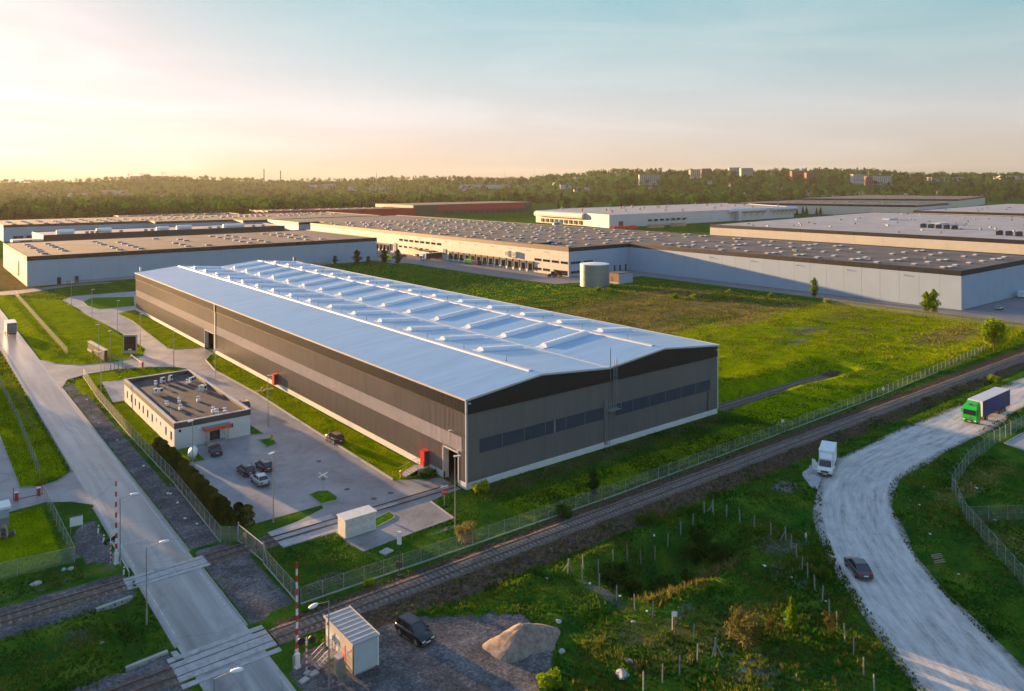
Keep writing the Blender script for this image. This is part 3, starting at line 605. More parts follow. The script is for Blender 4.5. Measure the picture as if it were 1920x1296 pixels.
# trims, doors and porches on the long side
t = MB(); t.box(-.16, -.16, 0.9, .1, .1, 13.4); t.build('corner_trim', M_trim, hall)
t = MB(); t.box(-.2, 117.2, .9, -.06, 117.9, 11.3); t.box(-.34, 117.3, 11.3, -.18, 117.8, 13.45); t.build('downpipe_trim', M_trim, hall)
t = MB(); t.box(HW - .1, -.16, .9, HW + .16, .1, 13.4); t.build('corner_trim', M_trim, hall)
for d, nm in ((D1, 'near'), (D2, 'far')):
    t = MB(); t.box(-.14, d[0] - .22, 0, .5, d[0], d[2] + .2); t.box(-.14, d[1], 0, .9, d[1] + .22, d[2] + .2); t.box(-.14, d[0] - .22, d[2], .5, d[1] + .22, d[2] + .22)
    t.build('gate_frame', M_trim, hall)
M_porch = pm('porch_red', (.62, .02, .02), .4, .06, 1)
def porch(y0, steps):
    b = MB(); b.box(-1.05, y0, .75, -.07, y0 + 1.2, 3.05); b.box(-1.12, y0 - .08, 3.05, -.05, y0 + 1.28, 3.15)
    p = b.build('entrance_porch', M_porch, hall)
    d = MB(); d.box(-.95, y0 - .03, .85, -.2, y0 + .0, 3.0); d.build('door', M_dgrey, p)
    if steps:
        s = MB(); s.box(-2.4, y0 - .35, -.1, -.07, y0 + 1.5, .75)
        for i in range(5): s.box(-4.8 + i * .48, y0 - .25, -.1, -2.4, y0 + 1.4, .12 + i * .13)
        s.build('steps', M_conc, p)
        for yy in (y0 - .2, y0 + 1.4):
            r = MB(); r.path([(-4.9, yy, 1.0), (-2.4, yy, 1.75), (-1.3, yy, 1.75)], .03, 5)
            for xx, z0, z1 in ((-4.9, 0, 1.0), (-3.6, .3, 1.4), (-2.4, .7, 1.75), (-1.3, .7, 1.75)): r.tube((xx, yy, z0), (xx, yy, z1), .025, 5)
            r.build('handrail', M_pole, p)
    else:
        s = MB(); s.box(-5.5, y0 - .2, -.05, -1.1, y0 + .9, .08); s.build('path', M_conc, p)
porch(10.2, True); porch(73.2, False)
for yy, zz in ((44, 6.2), (3.2, 8.0), (.9, 5.6)):
    b = MB(); b.tube((-.1, yy, zz), (-.7, yy, zz + .25), .05, 6); b.cbox(-.8, yy, zz + .26, .45, .22, .12); b.build('wall_lamp', M_white, hall)
# ladder, mast and slit door on the front
ld = MB()
for xx in (29.3, 29.9): ld.tube((xx, -.35, .4), (xx, -.35, 8.2), .055, 5)
for i in range(24): ld.tube((29.3, -.35, .7 + i * .31), (29.9, -.35, .7 + i * .31), .02, 4)
for xx in (30.9, 31.5): ld.tube((xx, -.35, 6.6), (xx, -.35, 15.4), .055, 5)
for i in range(27): ld.tube((30.9, -.35, 6.8 + i * .31), (31.5, -.35, 6.8 + i * .31), .02, 4)
for z0, z1, xc in ((3.0, 8.2, 29.6), (8.8, 15.0, 31.2)):
    for k in range(int((z1 - z0) / .9) + 1):
        ring = [(xc + .42 * math.cos(a), -.4 - .42 * math.sin(a) - .1, z0 + k * .9) for a in np.linspace(0, math.pi, 7)]; ld.path(ring, .035, 4)
    for a in np.linspace(.3, math.pi - .3, 4): ld.tube((xc + .42 * math.cos(a), -.5 - .42 * math.sin(a), z0), (xc + .42 * math.cos(a), -.5 - .42 * math.sin(a), z1), .03, 4)
ld.box(29.0, -1.2, 6.4, 31.9, -.14, 6.5)
for xx in (29.0, 31.9): ld.tube((xx, -1.2, 6.5), (xx, -1.2, 7.6), .03, 4)
ld.tube((29.0, -1.2, 7.6), (31.9, -1.2, 7.6), .03, 4); ld.tube((29.0, -1.2, 7.05), (31.9, -1.2, 7.05), .025, 4)
ld.build('ladder', M_pole, hall)
b = MB(); b.box(28.85, -.32, .6, 29.1, -.1, 8.4); b.cyl(30.2, -.3, 11.3, 17.0, .07, 6); b.cyl(30.2, -.3, 17, 17.9, .03, 5); b.build('mast', M_mgrey, hall)
b = MB(); b.box(57.05, -.1, 1.0, 57.45, -.05, 5.0); b.build('slit_door', M_dgrey, hall)
b = MB(); b.box(17.3, -.16, 5.0, 17.6, -.06, 7.1); b.build('window_mullion', M_mgrey, hall)
for xx in (.35, HW - .35):
    b = MB(); b.cbox(xx, -.4, 12.9 if xx < 1 else 12.6, .18, .4, .16); b.build('camera', M_white, hall)
b = MB(); b.cyl(1.2, HL - 1.5, 13.4, 15.9, .05, 5); b.box(.9, HL - 1.8, 14.2, 1.5, HL - 1.2, 15.6); b.build('antenna_box', M_white, hall)
b = MB(); b.cyl(59, HL - 1.5, 13.4, 16.0, .06, 5); b.box(58.5, HL - 1.9, 14.0, 59.6, HL - 1.1, 15.5); b.build('antenna_box', M_mgrey, hall)

# ================================================================ THE OFFICE
M_offw = pm('office_render', (.66, .66, .64), .7, .05, .8)
M_offr = pm('bitumen_roof', (.022, .025, .032), .75, .25, .35, col2=(.036, .039, .046))
M_cope = pm('coping', (.52, .49, .46), .6, .12, 1)
M_offf = pm('office_fascia', (.085, .078, .072), .6, .08, 1)
OX0, OX1, OY0, OY1, OH = -29.3, -16.2, 45.6, 83.6, 4.55
off = empty('office_building', ((OX0 + OX1) / 2, (OY0 + OY1) / 2, 0), 0, 'low white office building with dark flat roof and orange canopy', 'building')
ox, oy = off.location.x, off.location.y
def obox(name, mt, par, *bs):
    b = MB()
    for q in bs: b.box(q[0] - ox, q[1] - oy, q[2], q[3] - ox, q[4] - oy, q[5])
    return b.build(name, mt, par)
WINS = [81.0, 77.4, 74.0, 70.6, 67.4, 64.0, 60.6, 51.0, 47.6]; SMALL = [57.6, 54.6]
ops = sorted([(y - .55, y + .55, 1.25, 2.7) for y in WINS] + [(y - .35, y + .35, 2.05, 2.7) for y in SMALL])
bs = []; yprev = OY0
for a, b_, z0, z1 in ops:
    bs += [(OX0, yprev, -.2, OX0 + .3, a, 3.6), (OX0, a, -.2, OX0 + .3, b_, z0), (OX0, a, z1, OX0 + .3, b_, 3.6)]; yprev = b_
bs.append((OX0, yprev, -.2, OX0 + .3, OY1, 3.6))
wl = obox('wall', M_offw, off, *bs)
DX0, DX1 = -23.4, -21.6
obox('wall', M_offw, off, (OX0 + .3, OY0, -.2, DX0, OY0 + .3, 3.6), (DX1, OY0, -.2, OX1, OY0 + .3, 3.6), (DX0, OY0, 2.5, DX1, OY0 + .3, 3.6))
obox('wall', M_offw, off, (OX1 - .3, OY0 + .3, -.2, OX1, OY1, 3.6), (OX0 + .3, OY1 - .3, -.2, OX1 - .3, OY1, 3.6))
for a, b_, z0, z1 in ops:
    w = obox('window', M_mgrey, off, (OX0 + .10, a, z0, OX0 + .16, a + .06, z1), (OX0 + .10, b_ - .06, z0, OX0 + .16, b_, z1), (OX0 + .10, a + .06, z1 - .06, OX0 + .16, b_ - .06, z1), (OX0 + .10, a + .06, z0, OX0 + .16, b_ - .06, z0 + .06))
    obox('pane', M_glass, w, (OX0 + .12, a + .06, z0 + .06, OX0 + .14, b_ - .06, z1 - .06)); obox('sill', M_cope, w, (OX0 - .08, a - .05, z0 - .05, OX0 + .1, b_ + .05, z0 - .005))
obox('fascia', M_offf, off, (OX0 - .06, OY0 - .06, 3.6, OX0 + .3, OY1 + .06, OH), (OX1 - .3, OY0 - .06, 3.6, OX1 + .06, OY1 + .06, OH), (OX0 + .3, OY0 - .06, 3.6, OX1 - .3, OY0 + .3, OH), (OX0 + .3, OY1 - .3, 3.6, OX1 - .3, OY1 + .06, OH))
cp = obox('parapet', M_cope, off, (OX0 - .1, OY0 - .1, OH, OX0 + .38, OY1 + .1, OH + .12), (OX1 - .38, OY0 - .1, OH, OX1 + .1, OY1 + .1, OH + .12), (OX0 + .38, OY0 - .1, OH, OX1 - .38, OY0 + .38, OH + .12), (OX0 + .38, OY1 - .38, OH, OX1 - .38, OY1 + .1, OH + .12))
b = MB()
for y in np.arange(OY0, OY1, 1.25):
    for x in (OX0 + .14, OX1 - .14): b.box(x - .22 - ox, y - oy, OH + .121, x + .22 - ox, y + .05 - oy, OH + .15)
for x in np.arange(OX0, OX1, 1.25):
    for y in (OY0 + .14, OY1 - .14): b.box(x - ox, y - .22 - oy, OH + .121, x + .05 - ox, y + .22 - oy, OH + .15)
b.build('coping_joints', M_white, cp)
ofroof = obox('roof', M_offr, off, (OX0 + .3, OY0 + .3, 3.7, OX1 - .3, OY1 - .3, 4.0))
def acunit(kind):
    b = MB()
    if kind == 0:
        b.box(-.5, -.2, .3, .5, .2, 1.1); b.mat(1)
        b.add([(.15 + .32 * math.cos(a), -.206, .7 + .32 * math.sin(a)) for a in np.linspace(0, 2 * math.pi, 12, endpoint=False)], [tuple(range(12))]); b.mat(0)
        for x in (-.4, .4): b.box(x - .04, -.3, 0, x + .04, .3, .3)
    else:
        b.box(-.3, -.3, 0, .3, .3, .45); b.lathe([(.12, .45), (.12, .75), (.34, .8), (.34, .95), (.0, 1.05)], 10)
    return b.mesh('roof_unit', [M_white, M_black])
AC0, AC1 = acunit(0), acunit(1)
for x, y, k in ((-23.1, 78.2, 0), (-21.4, 78.9, 0), (-24.8, 76.8, 1), (-26.6, 69.9, 0), (-25.7, 69.4, 0), (-19.3, 73.7, 1), (-18.4, 74.3, 0), (-17.8, 74.9, 0), (-18.7, 66.8, 0), (-18.2, 66.2, 0), (-21.4, 59.1, 1), (-27.0, 59.6, 1), (-24.6, 60.2, 1), (-25.6, 55.6, 1), (-21.4, 50.1, 1), (-19.9, 48.2, 1), (-21.2, 48.7, 1)):
    link('air_conditioner' if k == 0 else 'roof_vent', AC0 if k == 0 else AC1, ofroof, (x - ox, y - oy, 4.0), random.uniform(-.3, .3) + (.6 if k == 0 else 0), 1.0)
b = MB(); b.cyl(-28.0 - ox, 53.0 - oy, 4, 5.3, .06, 6); b.build('vent_pipe', M_white, ofroof)
cn = obox('canopy', M_mgrey, off, (-24.6, 43.9, 2.95, -20.2, 45.58, 3.05))
M_orange = pm('canopy_orange', (.75, .11, .025), .45, .08, 1.5)
obox('canopy_fascia', M_orange, cn, (-24.68, 43.82, 2.55, -20.12, 43.9, 3.1), (-24.68, 43.9, 2.55, -24.6, 45.5, 3.1), (-20.2, 43.9, 2.55, -20.12, 45.5, 3.1))
for x in (-24.3, -20.6): b = MB(); b.cyl(x - ox, 44.1 - oy, 0, 2.95, .05, 6); b.build('canopy_post', M_galv, cn)
dr = obox('door', M_dgrey, off, (DX0, OY0 + .1, .45, DX1, OY0 + .16, 2.5)); obox('pane', M_glass, dr, (DX0 + .1, OY0 + .08, .6, (DX0 + DX1) / 2 - .06, OY0 + .099, 2.4), ((DX0 + DX1) / 2 + .06, OY0 + .08, .6, DX1 - .1, OY0 + .099, 2.4))
obox('steps', M_conc, off, (-24.2, 44.2, -.05, -20.8, 45.58, .42), (-24.0, 43.8, -.05, -21.0, 44.2, .28), (-24.0, 43.4, -.05, -21.0, 43.8, .14))
for x in (-24.1, -20.9):
    b = MB(); b.path([(x - ox, 43.5 - oy, 1.1), (x - ox, 44.3 - oy, 1.4), (x - ox, 45.4 - oy, 1.4)], .03, 5)
    for y, z in ((43.5, 1.1), (44.3, 1.4), (45.4, 1.4)): b.tube((x - ox, y - oy, .1), (x - ox, y - oy, z), .025, 5)
    b.build('handrail', M_galv, off)
for x0, x1, z0, z1 in ((-20.1, -19.3, 1.95, 2.65), (-28.6, -28.2, 2.9, 3.35)):
    w = obox('window', M_dgrey, off, (x0, OY0 - .05, z0, x1, OY0 - .01, z1)); obox('pane', M_glass, w, (x0 + .06, OY0 - .07, z0 + .06, x1 - .06, OY0 - .051, z1 - .06))
b = MB(); b.cyl(-26.2 - ox, OY0 - .12 - oy, 2.4, 3.4, .04, 6); b.cbox(-25.2 - ox, OY0 - .1 - oy, 3.05, .35, .18, .15); b.build('wall_lamp', M_white, off)

# ================================================================ FAR HALLS
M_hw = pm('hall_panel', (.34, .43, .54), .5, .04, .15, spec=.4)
M_hw2 = pm('hall_panel_cream_sunlit', (.58, .53, .46), .55, .05, .15)  # cream cladding; also paints sunlight onto the sun-facing ends of grey-blue halls
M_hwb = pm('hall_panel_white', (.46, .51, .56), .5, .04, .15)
M_hf = pm('hall_fascia_navy', (.007, .011, .021), .5, .12, .3)
M_hf2 = pm('hall_fascia_charcoal', (.028, .029, .029), .55, .1, .3)
M_hfb = pm('hall_fascia_brown', (.13, .095, .072), .55, .08, .3)
M_gr = pm('gravel_roof', (.075, .07, .069), .85, .18, .06, col2=(.105, .097, .093), detail=8)
M_wr = pm('white_roof', (.30, .285, .275), .7, .1, .07, col2=(.38, .36, .345), detail=7)
M_joint = pm('joint_dark', (.22, .22, .22), .8, .05, 1)
M_dome = pm('roof_light', (.62, .60, .57), .35, .12, .4)
b = MB(); b.box(-1.4, -.9, 0, 1.4, .9, .38); b.mat(1); b.box(-1.25, -.75, .38, 1.25, .75, .62); b.mat(0); DOME = b.mesh('roof_light', [M_mgrey, M_dome])
b = MB(); b.box(-.6, -.6, 0, .6, .6, .9); b.box(-.75, -.75, .9, .75, .75, 1.0); VENT = b.mesh('roof_vent', [M_mgrey])
b = MB(); b.box(-1.3, -1.3, 0, 1.3, 1.3, 2.0); b.cyl(0, 0, 2, 2.2, 1.0, 10); FAN = b.mesh('cooling_unit', [M_dgrey])
BOXES = {}
def unitbox(sx, sy, sz, mt, nm):
    k = (round(sx, 2), round(sy, 2), round(sz, 2), mt.name, nm)
    if k not in BOXES:
        b = MB(); b.box(-sx / 2, -sy / 2, 0, sx / 2, sy / 2, sz); BOXES[k] = b.mesh(nm, mt)
    return BOXES[k]
def hall2(name, label, poly, h, wallm, fm, fh, roofm, faces=(), pw=8.0, cat='warehouse', group=None, fseg=True):
    """flat-roofed hall; faces = indices of polygon edges that get single panels"""
    cx = sum(p[0] for p in poly) / len(poly); cy = sum(p[1] for p in poly) / len(poly)
    t = empty(name, (cx, cy, 0), 0, label, cat, group)
    q = [(x - cx, y - cy) for x, y in poly]
    A = sum(q[i][0] * q[(i + 1) % len(q)][1] - q[(i + 1) % len(q)][0] * q[i][1] for i in range(len(q)))
    assert A > 0, name
    b = MB(); b.prism(q, -.3, h - .55); b.build('wall', M_joint, t)
    r = MB(); r.prism(q, h - .549, h - .35); rf = r.build('roof', roofm, t)
    n = len(q)
    for i in range(n):
        a = Vector(q[i]); c = Vector(q[(i + 1) % n]); d = c - a; ln = d.length; d.normalize(); o = Vector((d.y, -d.x)); rz = math.atan2(d.y, d.x)
        k = max(1, round(ln / pw)) if i in faces else 1
        for j in range(k):
            s0 = ln * j / k; w = ln / k - (.06 if k > 1 else 0); m0 = a + d * (s0 + ln / k / 2) + o * .06
            mt = wallm(i) if callable(wallm) else wallm
            link('wall_panel' if k > 1 else 'wall_face', unitbox(w, .12, h - fh, mt, 'wall_panel'), t, (m0.x, m0.y, 0), rz)
            m1 = a + d * (s0 + ln / k / 2) + o * .02
            link('fascia_panel' if k > 1 else 'fascia', unitbox(w + (.0 if k > 1 else .3), .36, fh, fm(i) if callable(fm) else fm, 'fascia'), t, (m1.x, m1.y, h - fh), rz)
    return t, rf, (cx, cy)
def lights(rf, c, pts, h, me_=None, nm='roof_light', rz=0.0, sc=1.0):
    for x, y in pts: link(nm, me_ or DOME, rf, (x - c[0], y - c[1], h - .35), rz, sc)
def wins(t, c, plane, items, z0, z1, mt=None, nm='window'):
    """items: spans along y on the -x face (plane=('x',v)) or along x on the -y face"""
    for a, b_ in items:
        w = MB()
        if plane[0] == 'x':
            X = plane[1] - c[0]; w.box(X - .22, a - c[1], z0, X - .13, b_ - c[1], z1); o = w.build(nm, M_mgrey, t)
            p = MB(); p.box(X - .25, a + .12 - c[1], z0 + .1, X - .221, (a + b_) / 2 - .06 - c[1], z1 - .1); p.box(X - .25, (a + b_) / 2 + .06 - c[1], z0 + .1, X - .221, b_ - .12 - c[1], z1 - .1)
        else:
            Y = plane[1] - c[1]; w.box(a - c[0], Y - .22, z0, b_ - c[0], Y - .13, z1); o = w.build(nm, M_mgrey, t)
            p = MB(); p.box(a + .12 - c[0], Y - .25, z0 + .1, (a + b_) / 2 - .06 - c[0], Y - .221, z1 - .1); p.box((a + b_) / 2 + .06 - c[0], Y - .25, z0 + .1, b_ - .12 - c[0], Y - .221, z1 - .1)
        p.build('pane', mt or M_glass, o)
# --- the big distribution hall
DCP = [(226.6, 20.4), (308, 20.4), (308, 560), (200.5, 560), (200.5, 495.5), (181.5, 495.5), (181.5, 494), (200.5, 494), (200.5, 478), (185, 478), (185, 179), (226.6, 179)]
DCP = [(226.6, 20.4), (308, 20.4), (308, 560), (182, 560), (182, 494), (199, 494), (199, 478), (185, 478), (185, 179), (226.6, 179)]
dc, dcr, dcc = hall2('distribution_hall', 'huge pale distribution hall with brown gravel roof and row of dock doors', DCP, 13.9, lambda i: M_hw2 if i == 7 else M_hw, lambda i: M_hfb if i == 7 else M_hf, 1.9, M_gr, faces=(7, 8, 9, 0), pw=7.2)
pts = []
for i, y in enumerate(np.arange(29, 174, 12.2)):
    for x in np.arange(233, 300, 11.5):
        if RNG.random() < .8: pts.append((x + RNG.uniform(-.6, .6) + (i % 2) * 3.0, y + RNG.uniform(-.5, .5)))
for i, y in enumerate(np.arange(188, 475, 14.5)):
    for x in np.arange(193, 303, 13.0):
        if RNG.random() < .9: pts.append((x + (i % 2) * 3.4, y + RNG.uniform(-.5, .5)))
lights(dcr, dcc, pts, 13.9)
lights(dcr, dcc, [(x + 3.1, y - 1.2) for x, y in pts[::4]], 13.9)
for x, y in ((240, 60), (252, 100), (262, 48), (196, 200), (201, 203)): link('roof_vent', VENT, dcr, (x - dcc[0], y - dcc[1], 13.55))
for a, c_ in (((191, 205.6), (199, 190)),):
    b = MB(); b.box(a[0] - dcc[0] - 6, 205.4 - dcc[1], 13.5, a[0] - dcc[0] + 10, 205.7 - dcc[1], 14.5); b.build('parapet_step', M_hf2, dcr)
b = MB(); b.box(184.7 - dcc[0], 179.0 - dcc[1], 13.55, 186.0 - dcc[0], 205.4 - dcc[1], 14.35); b.build('parapet_step', M_hfb, dcr)
wins(dc, dcc, ('x', 185), [(199.6 - k * 6.6, 204.6 - k * 6.6) for k in range(4)], 5.9, 7.15); wins(dc, dcc, ('x', 185), [(199.6 - k * 6.6, 204.6 - k * 6.6) for k in (0, 1)], 1.3, 2.6); wins(dc, dcc, ('x', 185), [(180.2, 184.2)], .3, 2.7); wins(dc, dcc, ('x', 185), [(186.6, 190)], .3, 2.7)
wins(dc, dcc, ('y', 179), [(186, 192.5), (194.5, 201)], 5.9, 7.15); wins(dc, dcc, ('y', 179), [(186, 192.5)], 1.3, 2.6)
wins(dc, dcc, ('x', 185), [(291 + k * 6.4, 295.4 + k * 6.4) for k in range(8)], 8.0, 9.4); wins(dc, dcc, ('x', 185), [(305 + k * 6.4, 308.6 + k * 6.4) for k in range(6)], 3.9, 5.1); wins(dc, dcc, ('x', 185), [(291 + k * 5, 294 + k * 5) for k in range(3)], 1.2, 4.0)
for a, b_ in ((297, 309), (312, 326)):
    cb = MB(); cb.box(182.8 - dcc[0], a - dcc[1], 4.3, 184.8 - dcc[0], b_ - dcc[1], 4.55); cb.build('canopy', M_hfb, dc)
M_dock = pm('dock_dark', (.035, .033, .032), .7, .2, 1)
def dock(y, blue=False):
    b = MB(); X = 185 - dcc[0]; Y = y - dcc[1]
    b.box(X - .7, Y - 2.1, .9, X - .14, Y - 1.55, 4.9); b.box(X - .7, Y + 1.55, .9, X - .14, Y + 2.1, 4.9); b.box(X - .7, Y - 1.55, 4.2, X - .14, Y + 1.55, 4.9); b.box(X - .25, Y - 1.55, .9, X - .141, Y + 1.55, 4.2)
    o = b.build('dock_door', M_dock, dc)
    c = MB(); c.box(X - 1.0, Y - 2.2, 4.9, X - .14, Y + 2.2, 5.35); c.build('dock_canopy', M_hfb, o)
    f = MB(); f.box(X - .9, Y + 2.15, 0, X - .14, Y + 3.3, 1.3); f.box(X - .4, Y + 2.15, 1.3, X - .14, Y + 3.3, 4.6); f.build('dock_leveller', M_white, o)
for k in range(14): dock(280 - k * 5.6)
for k in range(5): dock(373 - k * 4.9)
b = MB(); b.box(184.6 - dcc[0], 343.5 - dcc[1], 0, 184.86 - dcc[0], 347 - dcc[1], 6.2); b.build('roller_gate', M_dgrey, dc)
b = MB(); b.box(184.6 - dcc[0], 285.4 - dcc[1], 3.2, 184.86 - dcc[0], 288.6 - dcc[1], 6.2); b.build('sign_panel', M_hf, dc)
for y in (226.5, 220.2):
    b = MB(); b.box(183.7 - dcc[0], y - 1.6 - dcc[1], 6.4, 184.86 - dcc[0], y + 1.6 - dcc[1], 9.4); b.mat(1); b.box(183.66 - dcc[0], y - 1.2 - dcc[1], 6.8, 183.69 - dcc[0], y + 1.2 - dcc[1], 9.0); b.build('ventilation_unit', [M_white, M_mgrey], dc)
for x in (216, 220, 224): b = MB(); b.box(x - .5 - dcc[0], 178.7 - dcc[1], 0, x + .5 - dcc[0], 178.86 - dcc[1], 3.4); b.build('door', M_dgrey, dc)
for y in range(40, 172, 22): b = MB(); b.cbox(226.2 - dcc[0], y - dcc[1], 10.6, .6, .5, .2); b.build('wall_lamp', M_mgrey, dc)
for y in range(196, 340, 15): b = MB(); b.cbox(184.6 - dcc[0], y - dcc[1], 10.8, .6, .5, .2); b.build('wall_lamp', M_mgrey, dc)
# --- halls on the left
h1, r1, c1 = hall2('pale_hall', 'pale hall with navy roof edge behind the brown hall, sunlit left end', [(-22.5, 308), (151.2, 308), (151.2, 409), (-22.5, 411)], 13.4, lambda i: M_hw2 if i == 3 else M_hw, M_hf, 2.0, M_gr, faces=(0, 3), pw=12)  # left end goes cream for the sun falling on it
pts = []
for gx in range(-14, 146, 32):
    for dx_ in (0, 9.5):
        for k, y in enumerate((322, 334, 346, 362, 374, 388)):
            if RNG.random() < .82: pts.append((gx + dx_ + RNG.uniform(-.5, .5), y))
lights(r1, c1, pts, 13.4)
for x, z in ((62, 11.2), (20, 10.9), (110, 11.0)): b = MB(); b.cbox(x - c1[0], 307.5 - c1[1], z, .9, .5, .25); b.build('wall_lamp', M_mgrey, h1)
for x in (-11, -4): b = MB(); b.box(x - c1[0], 307.55 - c1[1], 0, x + 1.5 - c1[0], 307.86 - c1[1], 3.2); b.build('door', M_hf, h1)
b = MB(); b.box(-22.9 - c1[0], 338 - c1[1], 2, -22.64 - c1[0], 345 - c1[1], 9); b.build('wall_panel', M_hfb, h1)
b = MB(); b.box(150.0 - c1[0], 307.4 - c1[1], 10.2, 151.4 - c1[0], 307.8 - c1[1], 11.4); b.build('sign_plate', M_white, h1)
h2, r2, c2 = hall2('plant_hall', 'dark-walled hall with big white tanks and ducts on its roof', [(2, 456), (155, 456), (155, 500), (1, 500)], 14, lambda i: M_hw2 if i == 3 else M_hf2, lambda i: M_hw2 if i == 3 else M_hf2, 2.4, M_wr)
b = MB()
def duct(x, y, l, r, red=False):
    b = MB(); prf = [(0, -l / 2), (r * .8, -l / 2 + .3), (r, -l / 2 + 1), (r, l / 2 - 1), (r * .8, l / 2 - .3), (0, l / 2)]
    n = 10; vs = []; fs = []
    for i in range(n):
        t = 2 * math.pi * i / n
        for rr, s in prf: vs.append((s, rr * math.cos(t), r + rr * math.sin(t)))
    for i in range(n):
        for j in range(5): a = i * 6 + j; c = ((i + 1) % n) * 6 + j; fs.append((a, c, c + 1, a + 1))
    b.add(vs, fs); b.box(-l / 2 - 1.4, -r * .8, 0, -l / 2 + .4, r * .8, r * 1.7); b.build('roof_duct', M_white, r2, (x - c2[0], y - c2[1], 13.65), 0)
for x, l, r in ((16, 9, 1.5), (38, 8, 1.6), (74, 7, 1.3), (88, 9, 1.5), (122, 14, 1.4)): duct(x, 466, l, r)
for x in (27, 30, 33, 47, 62, 66, 104, 110, 135, 142): link('roof_vent', VENT, r2, (x - c2[0], 464 - c2[1], 13.65), .2, (1.3, 1.3, 1.2))
b = MB(); b.box(-14 - c2[0], 457 - c2[1], 0, 1.9 - c2[0], 470 - c2[1], 11.5); b.mat(1); b.box(-10 - c2[0], 456.9 - c2[1], 7, -4 - c2[0], 456.99 - c2[1], 11); b.build('annex', [M_hw2, M_hf], h2)
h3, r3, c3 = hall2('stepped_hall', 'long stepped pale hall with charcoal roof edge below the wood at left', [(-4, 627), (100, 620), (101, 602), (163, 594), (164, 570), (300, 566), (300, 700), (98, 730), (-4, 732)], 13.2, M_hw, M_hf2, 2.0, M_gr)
pts = [(x, y) for x in np.arange(4, 296, 11) for y in (640, 655, 672, 688) if RNG.random() < .75]
lights(r3, c3, pts, 13.2, sc=(1.25, 1, 1.2))
wins(h3, c3, ('y', 625), [(2 + k * 9, 9 + k * 9) for k in range(3)], 2.0, 4.4); wins(h3, c3, ('y', 569.6), [(166 + k * 9, 172 + k * 9) for k in range(3)], 4.8, 7.6)
h4, r4, c4 = hall2('slim_hall', 'low hall with sunlit gable peeping behind the stepped hall', [(110, 770), (225, 752), (225, 810), (111, 815)], 11.5, lambda i: M_hw2 if i == 3 else M_hw, M_hf2, 1.6, M_gr)  # sunlight on the gable is painted in cream
lights(r4, c4, [(x, 775) for x in range(118, 222, 11)], 11.5, sc=(1.8, 1, 1.6))
M_redw = pm('red_cladding', (.38, .016, .024), .5, .08, .2)
M_char = pm('charcoal_cladding', (.045, .046, .048), .55, .08, .2)
h5, r5, c5 = hall2('low_red_hall', 'long low hall with dark red band in front of the trees', [(262, 772), (440, 742), (440, 800), (262, 830)], 13.0, M_redw, M_redw, 2.0, M_gr)
lights(r5, c5, [(x, 790) for x in range(275, 430, 12)], 13.0, sc=(1.6, 1, 1.4))
h6, r6, c6 = hall2('red_banded_hall', 'charcoal hall with red upper band and parked vans below', [(469, 795), (676, 797), (676, 900), (469, 900)], 14.5, M_char, M_char, 1.0, M_gr)
b = MB(); b.box(507 - c6[0], 794.4 - c6[1], 6.2, 660 - c6[0], 794.85 - c6[1], 13.4); b.build('red_band', M_redw, h6)
for k in range(14): b = MB(); b.box(520 + k * 10 - c6[0], 794.5 - c6[1], .8, 524 + k * 10 - c6[0], 794.86 - c6[1], 4.6); b.build('dock_door', M_dock, h6)
# --- white hall with rounded canopies
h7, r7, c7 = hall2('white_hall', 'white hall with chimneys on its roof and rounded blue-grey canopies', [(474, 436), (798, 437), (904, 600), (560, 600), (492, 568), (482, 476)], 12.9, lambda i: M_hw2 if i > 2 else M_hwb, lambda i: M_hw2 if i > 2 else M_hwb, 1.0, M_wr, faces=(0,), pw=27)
for k in range(34):
    x = RNG.uniform(500, 860); y = RNG.uniform(445, 590)
    if y > 437 + max(0, (x - 798)) * 1.6 + 6: link('chimney', VENT, r7, (x - c7[0], y - c7[1], 12.5), 0, (1.4, 1.4, 2.6))
for x0, x1 in ((665, 735), (748, 800)):
    pr = [(0, 8.6)] + [(-4.2 * math.sin(a), 8.6 + 2.6 - 2.6 * math.cos(a)) for a in np.linspace(0, math.pi, 9)][1:] + [(0, 13.8)]
    b = MB(); b.xprism([(y - .0, z) for y, z in pr], x0 - c7[0], x1 - c7[0]); o = b.build('rounded_canopy', M_hwb, h7, (0, 436.8 - c7[1], 0))
    s = MB()
    for k in range(6): xx = x0 + 4 + k * (x1 - x0 - 8) / 5 - c7[0]; s.tube((xx, -.2, 4.5), (xx, -3.6, 9.6), .25, 5)
    s.build('strut', M_mgrey, o)
b = MB(); b.box(676 - c7[0], 430 - c7[1], 0, 681 - c7[0], 436.7 - c7[1], 12); b.build('stair_tower', M_hwb, h7)
for x in (487,): b = MB(); b.box(x - c7[0], 435.4 - c7[1], 0, x + 6 - c7[0], 435.85 - c7[1], 6); b.build('gate', M_dgrey, h7)
for k in range(7): b = MB(); b.box(530 + k * 9 - c7[0], 435.3 - c7[1], 4.6, 535.5 + k * 9 - c7[0], 435.85 - c7[1], 6.6); b.build('window', M_glass, h7)
for k in range(9): b = MB(); y = 484 + k * 8.6; xx = np.interp(y, [476, 568], [482, 492]); b.box(xx - .8 - c7[0], y - c7[1], 1, xx - .3 - c7[0], y + 4 - c7[1], 5); b.build('dock_door', M_dock, h7)
b = MB(); b.yprism([(-4.5, 7.5), (-4.9, 9.5), (-4.0, 12.0), (-1.0, 13.2), (-1, 7.5)], 478 - c7[1], 566 - c7[1]); b.build('curved_eave', M_hw2, h7, (487 - c7[0], 0, 0), math.atan2(-10, 92))
